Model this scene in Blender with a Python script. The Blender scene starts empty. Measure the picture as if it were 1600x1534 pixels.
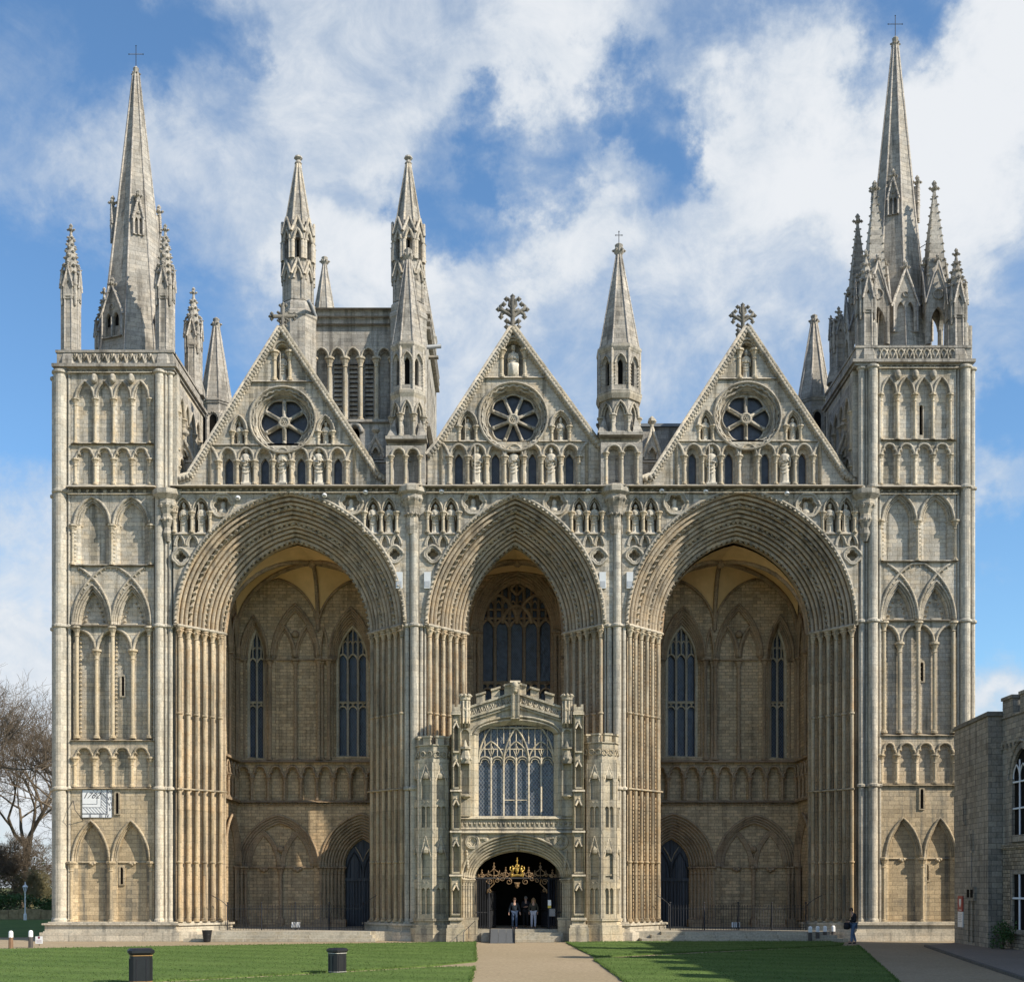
import bpy, math, random
from math import pi, sin, cos, tan, sqrt, acos, atan2, radians
from mathutils import Vector as V, Matrix
from mathutils.geometry import tessellate_polygon
random.seed(7)
SC = bpy.context.scene
COL = SC.collection
# ------------------------------------------------------------ camera, sky, sun
S = 0.033          # metres per photo pixel on the plane of the front
D0 = 65.0          # camera to the plane of the front
HC = 2.8           # camera height
FX = D0 / S
cam = bpy.data.cameras.new('camera')
cam.sensor_width = 36.0
cam.lens = 36.0 * FX / 1600.0
cam.shift_x = 0.0
cam.shift_y = (1385 - 767) / 1600.0
cam.clip_start, cam.clip_end = 0.5, 6000.0
camo = bpy.data.objects.new('camera', cam)
camo.location = (0, -D0, HC)
camo.rotation_euler = (pi / 2, 0, 0)
COL.objects.link(camo)
SC.camera = camo
SUN_AZ, SUN_EL = radians(64), radians(35.5)      # azimuth to the right of the front's normal
TO_SUN = V((sin(SUN_AZ) * cos(SUN_EL), -cos(SUN_AZ) * cos(SUN_EL), sin(SUN_EL)))
sl = bpy.data.lights.new('sun', 'SUN')
sl.energy = 5.0
sl.angle = radians(0.5)
sl.color = (1.0, 0.91, 0.77)
so = bpy.data.objects.new('sun', sl)
so.rotation_euler = TO_SUN.to_track_quat('Z', 'Y').to_euler()
so.location = TO_SUN * 100
COL.objects.link(so)
SC.view_settings.view_transform = 'Standard'
SC.view_settings.look = 'None'
SC.view_settings.gamma = 1.0
SC.view_settings.use_curve_mapping = False
SC.view_settings.exposure = 0.32
SC.cycles.max_bounces = 5
SC.cycles.diffuse_bounces = 4
SC.cycles.glossy_bounces = 2
SC.cycles.use_denoising = True


class NT:
    """short-hand for building a node tree"""
    def __init__(s, tree):
        s.t = tree
        tree.nodes.clear()
    def n(s, kind, **kw):
        nd = s.t.nodes.new('ShaderNode' + kind)
        for k, v in kw.items():
            if k.startswith('i_'):
                k = k[2:]
                k = int(k) if k.isdigit() else k.replace('_', ' ')
                s.put(nd, k, v)
            else:
                setattr(nd, k, v)
        return nd
    def put(s, nd, k, v):
        sock = nd.inputs[k]
        if isinstance(v, bpy.types.NodeSocket):
            s.t.links.new(v, sock)
        elif isinstance(v, bpy.types.Node):
            s.t.links.new(v.outputs[0], sock)
        else:
            if sock.type == 'RGBA' and len(v) == 3:
                v = (*v, 1)
            sock.default_value = v
    def math(s, op, a, b=0.0, c=None, clamp=False):
        nd = s.t.nodes.new('ShaderNodeMath')
        nd.operation = op
        nd.use_clamp = clamp
        s.put(nd, 0, a)
        s.put(nd, 1, b)
        if c is not None:
            s.put(nd, 2, c)
        return nd.outputs[0]
    def vm(s, op, a, b=(0, 0, 0)):
        nd = s.t.nodes.new('ShaderNodeVectorMath')
        nd.operation = op
        s.put(nd, 0, a)
        s.put(nd, 1, b)
        return nd.outputs[1] if op in ('DOT_PRODUCT', 'LENGTH') else nd.outputs[0]
    def mix(s, f, a, b, mode='MIX'):
        nd = s.t.nodes.new('ShaderNodeMix')
        nd.data_type = 'RGBA'
        nd.blend_type = mode
        s.put(nd, 0, f)
        s.put(nd, 6, a)
        s.put(nd, 7, b)
        return nd.outputs[2]
    def mr(s, v, a, b, c=0.0, d=1.0, smooth=False):
        nd = s.t.nodes.new('ShaderNodeMapRange')
        nd.interpolation_type = 'SMOOTHSTEP' if smooth else 'LINEAR'
        for i, x in enumerate((v, a, b, c, d)):
            s.put(nd, i, x)
        return nd.outputs[0]
    def noise(s, vec, scale, detail=4.0, rough=0.5, dist=0.0):
        nd = s.n('TexNoise', i_Vector=vec, i_Scale=scale, i_Detail=detail, i_Roughness=rough, i_Distortion=dist)
        return nd.outputs[0]
    def sep(s, vec):
        nd = s.n('SeparateXYZ', i_0=vec)
        return nd.outputs
    def comb(s, x, y, z):
        return s.n('CombineXYZ', i_0=x, i_1=y, i_2=z).outputs[0]


def skydir(px, py):
    return V(((px - 800) / FX, 1.0, (1385 - py) / FX)).normalized()


w = bpy.data.worlds.new('World')
SC.world = w
w.use_nodes = True
N = NT(w.node_tree)
sky = N.n('TexSky', sky_type='NISHITA', sun_disc=False, sun_elevation=SUN_EL, sun_rotation=pi - SUN_AZ,
          altitude=0.0, air_density=1.0, dust_density=0.6, ozone_density=1.6)
gen = N.n('TexCoord').outputs['Generated']
dirn = N.vm('NORMALIZE', gen)
CLOUD_LO, CLOUD_HI, SKY_TINT = (0.47, 0.535, 0.61), (0.69, 0.71, 0.735), (0.100, 0.133, 0.153)
# coverage: soft banks of cloud at directions in the sky, broken up with noise
BANKS = [(600, 90, 300, .85), (450, 20, 150, .35), (120, 230, 150, .55), (270, 300, 120, .35), (540, 350, 110, .30), (900, 360, 90, .75), (870, 290, 60, .4),
         (800, 580, 210, .75), (1130, 330, 190, .75), (1510, 240, 150, 1.3), (1470, 330, 250, .65), (1300, 600, 170, .45), (940, 60, 170, .70), (1570, 790, 100, .75), (20, 930, 150, .85),
         (30, 1120, 150, .95), (40, 1300, 170, .9), (1600, 1200, 150, .6), (400, 500, 120, .35), (1570, 1070, 70, .8), (560, 480, 110, .75), (1230, 160, 140, .60), (1580, 100, 90, .45), (1100, 500, 130, .45), (1200, 230, 140, .5), (680, 200, 90, .3),
         (70, 40, 170, -.75), (750, 290, 100, -1.0), (690, 360, 60, -.5), (820, 230, 60, -.6), (1400, 70, 85, -1.0), (1080, 60, 50, -.3), (1250, 440, 80, -.6), (1590, 640, 90, -.9), (1570, 970, 110, -.95),
         (20, 600, 190, -.7), (20, 380, 110, -.35), (310, 420, 100, -.2), (300, 140, 90, -.55), (190, 120, 70, -.35), (960, 250, 90, -.9), (980, 170, 60, -.5), (340, 40, 50, -.45), (1040, 220, 40, -.3), (330, 560, 90, -.3), (560, 300, 50, -.35)]
warp = N.n('TexNoise', i_Vector=dirn, i_Scale=9.0, i_Detail=8.0, i_Roughness=0.62).outputs['Color']
wdir = N.vm('NORMALIZE', N.vm('ADD', dirn, N.vm('MULTIPLY', N.vm('SUBTRACT', warp, (.5, .5, .5)), (.20, .20, .20))))
cov = None
for px, py, r, a in BANKS:
    d = N.vm('DOT_PRODUCT', wdir, tuple(skydir(px, py)))
    b = N.mr(d, cos(r * 1.35 / (FX * 1.05)), 1.0, 0.0, a, True)
    cov = b if cov is None else N.math('ADD', cov, b)
dxyz = N.sep(dirn)
stretch = N.n('Mapping', i_Vector=dirn, i_Scale=(1.0, 1.0, 1.3), i_Rotation=(0, 0.5, 0)).outputs[0]
n1 = N.noise(stretch, 6.0, 12.0, 0.62, 0.45)
n2 = N.noise(stretch, 19.0, 10.0, 0.68, 0.5)
dens = N.math('ADD', N.math('MULTIPLY', N.math('SUBTRACT', n1, 0.5), 2.5), N.math('MULTIPLY', N.math('SUBTRACT', n2, 0.5), 1.25))
dens = N.math('ADD', dens, cov)
# unseen sky at the viewer's back: cloud thinned to set the fill light
dens = N.math('ADD', dens, N.mr(dxyz[1], -0.3, 0.25, -0.12, 0.0, True))
mask = N.mr(dens, -0.52, 1.45, 0.0, 1.0, True)
core = N.mr(N.math('ADD', dens, N.math('MULTIPLY', N.math('SUBTRACT', n2, 0.5), 1.5)), 0.1, 2.2, 0.0, 1.0, True)
ccol = N.mix(core, CLOUD_LO, CLOUD_HI)
# cream tint added to unseen cloud behind the camera, to warm the shadow fill
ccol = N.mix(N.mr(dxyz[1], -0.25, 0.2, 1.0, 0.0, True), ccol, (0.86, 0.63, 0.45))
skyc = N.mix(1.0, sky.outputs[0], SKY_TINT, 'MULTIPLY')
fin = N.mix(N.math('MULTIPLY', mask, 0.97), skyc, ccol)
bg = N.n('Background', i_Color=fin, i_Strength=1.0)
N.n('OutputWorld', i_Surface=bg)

# ------------------------------------------------------------ materials
MATS = {}


def material(name):
    m = bpy.data.materials.new(name)
    m.use_nodes = True
    MATS[name] = m
    return m, NT(m.node_tree)


def finish(T, color, rough=0.85, bump=None, bs=0.3, bd=0.02, spec=0.25, **kw):
    p = T.n('BsdfPrincipled')
    T.put(p, 'Base Color', color)
    T.put(p, 'Roughness', rough)
    T.put(p, 'Specular IOR Level', spec)
    for k, v in kw.items():
        T.put(p, k.replace('_', ' '), v)
    if bump is not None:
        T.put(p, 'Normal', T.n('Bump', i_Strength=bs, i_Distance=bd, i_Height=bump).outputs[0])
    T.n('OutputMaterial', i_Surface=p)


def stone(name, lo, hi, warm, dark, bw=0.55, bh=0.22, joint=0.36, var=0.24, streak=0.5, patch=0.55, z0=4.0, z1=22.0, bump=0.5):
    """coursed limestone: lo at the foot grading to hi aloft, warm iron stains, dark weather streaks; courses follow each vertical face"""
    m, T = material(name)
    g = T.n('NewGeometry')
    pos, nrm = g.outputs['Position'], g.outputs['True Normal']
    x, y, z = T.sep(pos)[0:3]
    ns = T.sep(nrm)
    tan_ = T.vm('NORMALIZE', T.comb(T.math('MULTIPLY', ns[1], -1.0), ns[0], 0.0))
    u = T.vm('DOT_PRODUCT', pos, tan_)
    uv = T.comb(u, z, 0.0)
    br = T.n('TexBrick', i_Vector=uv, i_Color1=(0, 0, 0), i_Color2=(1, 1, 1), i_Mortar=(.5, .5, .5), i_Scale=1.0, i_Mortar_Size=0.014, i_Mortar_Smooth=0.3,
             i_Bias=0.0, i_Brick_Width=bw, i_Row_Height=bh, offset=0.5)
    tone, joints = br.outputs[0], br.outputs[1]
    big = T.noise(pos, 0.32, 5.0, 0.6)
    mid = T.noise(pos, 1.7, 5.0, 0.62)
    fine = T.noise(pos, 11.0, 6.0, 0.65)
    sv = T.n('Mapping', i_Vector=pos, i_Scale=(1.6, 1.6, 0.11)).outputs[0]
    st = T.noise(sv, 1.6, 5.0, 0.6)
    zf = T.mr(T.math('ADD', z, T.math('MULTIPLY', T.math('SUBTRACT', big, 0.5), 9.0)), z0, z1, 0, 1, True)
    c = T.mix(zf, lo, hi)
    c = T.mix(T.math('MULTIPLY', T.mr(mid, 0.42, 0.72, 0, 1, True), patch), c, warm)
    c = T.mix(T.math('MULTIPLY', T.mr(st, 0.48, 0.66, 0, 1, True), streak), c, dark)
    soot = T.math('MULTIPLY', T.mr(T.noise(pos, 0.9, 7.0, 0.7, 0.4), 0.53, 0.72, 0, 1, True), streak * .75)
    c = T.mix(soot, c, dark)
    c = T.mix(T.math('MULTIPLY', T.mr(tone, 0.55, 1.0, 0, .5), patch), c, warm)
    k = T.math('ADD', 1.0 - var / 2, T.math('MULTIPLY', tone, var))
    k = T.math('MULTIPLY', k, T.mr(fine, 0.25, 0.75, 0.70, 1.28))
    k = T.math('MULTIPLY', k, T.mr(joints, 0.0, 1.0, 1.0, 1.0 - joint))
    k = T.math('MULTIPLY', k, T.mr(big, 0.3, 0.7, 0.84, 1.13))
    c = T.mix(1.0, c, T.comb(k, k, k), 'MULTIPLY')
    hgt = T.math('SUBTRACT', T.math('ADD', T.math('MULTIPLY', fine, 0.7), T.math('MULTIPLY', mid, 0.5)), T.math('MULTIPLY', joints, 0.6))
    finish(T, c, 0.92, hgt, bump, 0.03, 0.15)
    return m


ASH = stone('ashlar_limestone', (.47, .365, .23), (.49, .455, .39), (.47, .36, .22), (.19, .175, .14), var=.34, streak=.85, z0=3.0, z1=17.0)
TRIM = stone('carved_limestone', (.43, .35, .24), (.41, .378, .32), (.43, .335, .205), (.15, .14, .12), 3.0, .36, .35, .25, .65, .4)
BUTT = stone('buttress_limestone', (.52, .465, .37), (.48, .452, .39), (.49, .41, .305), (.20, .19, .165), 1.3, .31, .22, .30, .6)
SHAFT = stone('shaft_limestone', (.44, .345, .215), (.465, .40, .29), (.42, .25, .12), (.15, .13, .10), 9.0, 1.7, .3, .42, .85, .5, 3.0, 15.0)
ARCHM = stone('arch_limestone', (.47, .375, .26), (.475, .405, .31), (.46, .33, .185), (.17, .15, .12), 1.2, .4, .3, .2, .75, .6)
INNER = stone('inner_limestone', (.52, .395, .245), (.50, .385, .255), (.50, .335, .18), (.21, .165, .11), .44, .185, .5, .42, .55)
INTRIM = stone('inner_carved_limestone', (.38, .285, .185), (.36, .27, .175), (.37, .235, .135), (.14, .11, .08), 3, .35, .3, .2, .6)
MULL = stone('mullion_limestone', (.52, .44, .31), (.52, .45, .33), (.48, .37, .23), (.26, .22, .16), 3, .5, .2, .2, .4)
GREY = stone('weathered_limestone', (.385, .352, .30), (.378, .354, .315), (.38, .325, .255), (.13, .12, .105), .6, .25, .28, .36, .7)
PORCH = stone('porch_limestone', (.45, .39, .285), (.47, .42, .32), (.46, .36, .22), (.17, .16, .135), 1.1, .38, .35, .22, .75, .5, 0, 12)
STAT = stone('statue_limestone', (.60, .55, .46), (.60, .55, .46), (.50, .43, .32), (.30, .28, .24), 9, 9, 0, .05, .4)
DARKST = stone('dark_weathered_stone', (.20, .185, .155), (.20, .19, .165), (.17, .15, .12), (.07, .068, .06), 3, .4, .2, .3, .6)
RBLD = stone('gatehouse_limestone', (.31, .285, .24), (.32, .295, .25), (.30, .25, .18), (.13, .12, .105), .5, .25, .5, .4, .75, .5, 0, 12)
RUBBLE = stone('rubble_stone', (.30, .26, .20), (.32, .28, .21), (.28, .22, .14), (.12, .115, .10), .33, .17, .8, .6, .5, .6, 0, 6)


def plain(name, col, rough=0.6, nz=0.15, scale=4.0, spec=0.4, bump=0.0, **kw):
    m, T = material(name)
    g = T.n('NewGeometry').outputs['Position']
    f = T.noise(g, scale, 5.0, 0.6)
    k = T.mr(f, 0.3, 0.7, 1 - nz, 1 + nz)
    c = T.mix(1.0, col, T.comb(k, k, k), 'MULTIPLY')
    finish(T, c, rough, f if bump else None, bump, 0.02, spec, **kw)
    return m


def glass_mat(name, col, lead=(.30, .31, .32), cell=0.13, amt=0.6, spec=0.5):
    """leaded quarries: a diamond net of lead over dark panes that tilt a little one from the next"""
    m, T = material(name)
    g = T.n('NewGeometry')
    x, y, z = T.sep(g.outputs['Position'])[0:3]
    a = T.math('ADD', T.math('ADD', x, y), T.math('MULTIPLY', z, 0.72))
    b = T.math('SUBTRACT', T.math('ADD', x, y), T.math('MULTIPLY', z, 0.72))
    def line(v):
        f = T.math('FRACT', T.math('DIVIDE', v, cell))
        return T.math('ABSOLUTE', T.math('SUBTRACT', f, 0.5))
    l = T.math('MAXIMUM', line(a), line(b))
    lm = T.mr(l, 0.38, 0.46, 0, amt)
    nz = T.noise(g.outputs['Position'], 3.5, 3.0, 0.6)
    cc = T.mix(1.0, col, T.comb(*[T.mr(nz, .3, .7, .6, 1.4)] * 3), 'MULTIPLY')
    c = T.mix(lm, cc, lead)
    wn = T.n('TexWhiteNoise', noise_dimensions='2D', i_Vector=T.comb(T.math('FLOOR', T.math('DIVIDE', a, cell)), T.math('FLOOR', T.math('DIVIDE', b, cell)), 0.0)).outputs[0]
    finish(T, c, T.mr(lm, 0, amt, 0.12, 0.6), T.math('MULTIPLY', wn, T.math('MULTIPLY', l, 2.0)), 0.25, 0.05, spec)
    return m


GLASS = glass_mat('leaded_glass', (.040, .052, .078), (.15, .16, .175), .15, .75, .3)
GLASSD = glass_mat('dark_leaded_glass', (.05, .057, .072), (.085, .085, .09), .11, .5, .35)
GLASSP = glass_mat('pale_leaded_glass', (.055, .07, .095), (.25, .26, .27), .17, .7)
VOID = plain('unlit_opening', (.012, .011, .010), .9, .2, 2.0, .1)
LEAD = plain('lead_roofing', (.20, .215, .23), .5, .2, 1.0, .5)
IRON = plain('black_iron', (.012, .013, .016), .45, .2, 6.0, .5)
GOLD = plain('gilded_iron', (.55, .36, .09), .38, .15, 9, .5, Metallic=.65)
BRONZE = plain('worn_gilding', (.24, .15, .075), .45, .25, 9, .5, Metallic=.3)
WHITE = plain('white_paint', (.78, .78, .77), .5, .05, 3)
PLASTER = plain('vault_plaster', (.74, .52, .27), .92, .14, .9, .1, .25)


def planks(name, col, w_):
    m, T = material(name)
    g = T.n('NewGeometry').outputs['Position']
    x, y, z = T.sep(g)[0:3]
    f = T.math('FRACT', T.math('DIVIDE', x, w_))
    gap = T.mr(T.math('ABSOLUTE', T.math('SUBTRACT', f, 0.5)), 0.42, 0.5, 1.0, 0.25)
    wn = T.n('TexWhiteNoise', noise_dimensions='1D', i_W=T.math('FLOOR', T.math('DIVIDE', x, w_))).outputs[0]
    gr = T.noise(T.n('Mapping', i_Vector=g, i_Scale=(9, 9, .7)).outputs[0], 2.0, 5.0, .6)
    k = T.math('MULTIPLY', gap, T.math('ADD', .75, T.math('MULTIPLY', wn, .4)))
    k = T.math('MULTIPLY', k, T.mr(gr, .3, .7, .75, 1.25))
    finish(T, T.mix(1.0, col, T.comb(k, k, k), 'MULTIPLY'), .7, k, .4, .02, .3)
    return m


DOORW = planks('grey_blue_oak_door', (.075, .083, .095), .23)


def ground_mat(name, cols, scale, bump, rough=0.95, stripes=None):
    m, T = material(name)
    g = T.n('NewGeometry').outputs['Position']
    a = T.noise(g, scale * .02, 5, .6)
    b = T.noise(g, scale * .25, 6, .7)
    c_ = T.noise(g, scale * 1.6, 5, .75)
    c = T.mix(T.mr(a, .35, .65, 0, 1, True), cols[0], cols[1])
    c = T.mix(T.mr(b, .45, .75, 0, .6, True), c, cols[2])
    k = T.mr(c_, .25, .75, .6, 1.4)
    if stripes:
        d, per, amt = stripes
        s_ = T.vm('DOT_PRODUCT', g, (cos(d), sin(d), 0))
        wv = T.math('SINE', T.math('MULTIPLY', s_, 2 * pi / per))
        k = T.math('MULTIPLY', k, T.mr(wv, -.35, .35, 1 - amt, 1 + amt, True))
    finish(T, T.mix(1.0, c, T.comb(k, k, k), 'MULTIPLY'), rough, c_, bump, .03, .1)
    return m


GRASS = ground_mat('mown_grass', ((.088, .142, .036), (.108, .165, .044), (.115, .15, .055)), 14, .7, .95, (1.15, 2.3, .07))
GRAVEL = ground_mat('fine_gravel', ((.32, .255, .165), (.36, .285, .19), (.27, .21, .135)), 5, .7)
EARTH = ground_mat('rough_ground', ((.10, .12, .045), (.14, .14, .06), (.12, .11, .06)), 6, .6)
PAVE = ground_mat('worn_paving', ((.23, .20, .165), (.26, .225, .19), (.2, .17, .14)), 8, .4)
KERB = plain('kerb_stone', (.12, .11, .095), .9, .3, 5, .2, .3)
STEP = stone('step_limestone', (.44, .40, .32), (.44, .40, .32), (.40, .33, .22), (.20, .19, .15), 1.6, 9, .4, .3, .3)
BARK = plain('tree_bark', (.14, .11, .08), .95, .3, 3, .1, .4)
BARKG = plain('mossy_bark', (.19, .165, .09), .95, .3, 3, .1, .4)
LEAFD = plain('evergreen_leaves', (.022, .04, .016), .7, .35, 2, .3)
LEAFM = plain('laurel_leaves', (.05, .10, .028), .6, .35, 2, .3)

# ------------------------------------------------------------ frames and mesh collector


def P(px, py, Y=0.0):
    k = (D0 + Y) / D0
    return V(((px - 800) * S * k, Y, HC + (1385 - py) * S * k))


def GP(px, py, z=0.0):
    """point of the ground that the photo shows at this pixel"""
    d = (HC - z) * FX / (py - 1385.0)
    return V(((px - 800) * d / FX, d - D0, z))


class Fr:
    def __init__(s, O, U, W, Nn):
        s.O, s.U, s.W, s.N = V(O), V(U), V(W), V(Nn)
        s.su, s.sv = s.U.length, s.W.length
    def p(s, u, v, w=0.0):
        return s.O + s.U * u + s.W * v + s.N * w


def FF(Y):
    """frame of a plane parallel to the front, Y metres behind it: u, v in photo pixels, w in metres towards the viewer"""
    k = S * (D0 + Y) / D0
    return Fr(P(0, 0, Y), (k, 0, 0), (0, 0, -k), (0, -1, 0))


def MF(O, ang=-pi / 2):
    """metric frame of a vertical face whose outward normal points along ang"""
    n = V((cos(ang), sin(ang), 0))
    return Fr(O, (-n.y, n.x, 0), (0, 0, 1), n)


class MB:
    def __init__(s):
        s.v, s.f, s.m, s.sm = [], [], [], []
    def add(s, vs, fs, m=0, smooth=False):
        o = len(s.v)
        s.v.extend(tuple(a) for a in vs)
        for f in fs:
            s.f.append(tuple(i + o for i in f))
            s.m.append(m)
            s.sm.append(smooth)
    def build(s, name, mats, parent=None, loc=None, rot=0.0):
        me = bpy.data.meshes.new(name)
        me.from_pydata(s.v, [], s.f)
        for q in (mats if isinstance(mats, (list, tuple)) else [mats]):
            me.materials.append(q)
        me.polygons.foreach_set('material_index', s.m)
        me.polygons.foreach_set('use_smooth', s.sm)
        me.update()
        return link(name, me, parent, loc, rot)


def link(name, me, parent=None, loc=None, rot=0.0):
    o = bpy.data.objects.new(name, me)
    COL.objects.link(o)
    if loc is not None:
        o.location = loc
    o.rotation_euler = (0, 0, rot)
    if parent is not None:
        o.parent = parent
    return o


def tag(o, label=None, cat=None, group=None, kind=None):
    for k, v in (('label', label), ('category', cat), ('group', group), ('kind', kind)):
        if v:
            o[k] = v
    return o


def thing(name, label, cat, loc=(0, 0, 0), rot=0.0, group=None):
    return tag(link(name, None, None, loc, rot), label, cat, group)


def copy_tree(o, parent=None):
    c = o.copy()
    COL.objects.link(c)
    if parent is not None:
        c.parent = parent
    for ch in list(o.children):
        copy_tree(ch, c)
    return c


# ---- shapes
def box(mb, x0, x1, y0, y1, z0, z1, m=0):
    vs = [(x, y, z) for z in (z0, z1) for y in (y0, y1) for x in (x0, x1)]
    mb.add(vs, [(0, 2, 3, 1), (4, 5, 7, 6), (0, 1, 5, 4), (2, 6, 7, 3), (0, 4, 6, 2), (1, 3, 7, 5)], m)


def fbox(mb, fr, u0, u1, v0, v1, w0, w1, m=0, slope=0.0):
    """box in a frame; slope: how far the front's upper edge leans back"""
    vt = v1 if fr.W.z * (v1 - v0) > 0 else v0
    vs = [fr.p(u, v, (w1 - slope if (w == w1 and v == vt) else w)) for v in (v0, v1) for w in (w0, w1) for u in (u0, u1)]
    mb.add(vs, [(0, 2, 3, 1), (4, 5, 7, 6), (0, 1, 5, 4), (2, 6, 7, 3), (0, 4, 6, 2), (1, 3, 7, 5)], m)


def prism(mb, poly, z0, z1, m=0, top=None, cap=True, bottom=True):
    n = len(poly)
    top = top or poly
    vs = [(p[0], p[1], z0) for p in poly] + [(p[0], p[1], z1) for p in top]
    fs = [(i, (i + 1) % n, n + (i + 1) % n, n + i) for i in range(n)]
    if cap:
        fs.append(tuple(range(n, 2 * n)))
    if bottom:
        fs.append(tuple(range(n - 1, -1, -1)))
    mb.add(vs, fs, m)


def offset_poly(poly, d):
    """convex polygon grown by d"""
    n = len(poly)
    ar = sum(poly[i][0] * poly[(i + 1) % n][1] - poly[(i + 1) % n][0] * poly[i][1] for i in range(n))
    sg = 1 if ar > 0 else -1
    out = []
    for i in range(n):
        a, b, c = V(poly[i - 1]).to_2d(), V(poly[i]).to_2d(), V(poly[(i + 1) % n]).to_2d()
        e1, e2 = (b - a).normalized(), (c - b).normalized()
        n1, n2 = V((e1.y, -e1.x)) * sg, V((e2.y, -e2.x)) * sg
        bis = (n1 + n2)
        bis = bis / max(bis.length_squared / 2, .25)
        out.append((b.x + bis.x * d, b.y + bis.y * d))
    return out


def lathe(mb, x, y, prof, n=10, m=0, smooth=True, rot=0.0, sx=1.0, sy=1.0, cap=True):
    vs, fs = [], []
    for r, z in prof:
        for i in range(n):
            a = rot + 2 * pi * i / n
            vs.append((x + sx * r * cos(a), y + sy * r * sin(a), z))
    for k in range(len(prof) - 1):
        for i in range(n):
            j = (i + 1) % n
            fs.append((k * n + i, k * n + j, (k + 1) * n + j, (k + 1) * n + i))
    if cap:
        fs.append(tuple((len(prof) - 1) * n + i for i in range(n)))
        fs.append(tuple(range(n - 1, -1, -1)))
    mb.add(vs, fs, m, smooth)


def tube(mb, pts, r, n=6, m=0, smooth=True, closed=False, r1=None):
    pts = [V(p) for p in pts]
    k = len(pts)
    if k < 2:
        return
    vs, fs = [], []
    up = None
    for i, p in enumerate(pts):
        if closed:
            t = pts[(i + 1) % k] - pts[i - 1]
        else:
            t = pts[min(i + 1, k - 1)] - pts[max(i - 1, 0)]
        if t.length < 1e-9:
            t = V((0, 0, 1))
        t.normalize()
        if up is None:
            up = t.orthogonal().normalized()
        up = up - t * up.dot(t)
        up = up.normalized() if up.length > 1e-6 else t.orthogonal().normalized()
        bn = t.cross(up)
        rr = r if r1 is None else r + (r1 - r) * i / (k - 1)
        for j in range(n):
            a = 2 * pi * j / n
            vs.append(p + up * (rr * cos(a)) + bn * (rr * sin(a)))
    for i in range(k if closed else k - 1):
        i2 = (i + 1) % k
        for j in range(n):
            j2 = (j + 1) % n
            fs.append((i * n + j, i * n + j2, i2 * n + j2, i2 * n + j))
    if not closed:
        fs.append(tuple(range(n)))
        fs.append(tuple((k - 1) * n + j for j in range(n)))
    mb.add(vs, fs, m, smooth)


def blob(mb, c, r, m=0, sz=1.0):
    x, y, z = c
    vs = [(x + r, y, z), (x - r, y, z), (x, y + r, z), (x, y - r, z), (x, y, z + r * sz), (x, y, z - r * sz)]
    mb.add(vs, [(0, 2, 4), (2, 1, 4), (1, 3, 4), (3, 0, 4), (2, 0, 5), (1, 2, 5), (3, 1, 5), (0, 3, 5)], m)


def ball(mb, c, r, m=0, sx=1, sy=1, sz=1, nu=8, nv=6):
    prof = [(r * sin(pi * i / nv) + 1e-4, c[2] + r * sz * cos(pi * (nv - i) / nv)) for i in range(nv + 1)]
    # prof z must ascend
    prof = [(r * sin(pi * i / nv) + 1e-4, c[2] - r * sz * cos(pi * i / nv)) for i in range(nv + 1)]
    lathe(mb, c[0], c[1], prof, nu, m, True, 0, sx, sy)


def arch(xl, xr, vs, va, n=9, style='p'):
    """curve from the left springing over the crown to the right springing"""
    a = (xr - xl) / 2.0
    h = va - vs
    H = abs(h)
    sg = 1 if h > 0 else -1
    pts = []
    if style == 't':
        for i in range(5):
            t = pi / 2 * i / 4
            pts.append((xl + .34 * a * (1 - cos(t)), vs + sg * .46 * H * sin(t)))
        pts[-1] = (xl + .40 * a, vs + sg * .43 * H)
        for i in range(6):
            t = pi / 2 * i / 5
            pts.append((xl + .26 * a + .74 * a * (1 - cos(t)), vs + sg * (.50 * H + .5 * H * sin(t))))
    elif style == 'r':
        for i in range(n + 1):
            t = pi / 2 * i / n
            pts.append((xl + a * (1 - cos(t)), vs + sg * H * sin(t)))
    elif H >= a * .97:
        R = (a * a + H * H) / (2 * a)
        be = acos(max(-1, min(1, (R - a) / R)))
        for i in range(n + 1):
            t = be * i / n
            pts.append((xl + R - R * cos(t), vs + sg * R * sin(t)))
    else:
        for i in range(n + 1):
            s_ = (i / n) ** 1.7
            pts.append((xl + a * s_, vs + sg * H * (.86 * (1 - (1 - s_) ** 2.3) ** .5 + .14 * s_)))
    xc = xl + a
    right = [(2 * xc - x, y) for x, y in reversed(pts[:-1])]
    pts[-1] = (xc, pts[-1][1])
    return pts + right


def opening(xl, xr, vs, va, vb, n=9, style='p'):
    return [(xl, vb)] + arch(xl, xr, vs, va, n, style) + [(xr, vb)]


def fill(mb, fr, polys, w, m=0):
    vl = [[V((p[0], p[1], 0)) for p in q] for q in polys]
    tris = tessellate_polygon(vl)
    flat = [p for q in polys for p in q]
    mb.add([fr.p(p[0], p[1], w) for p in flat], [tuple(t) for t in tris], m)


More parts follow.
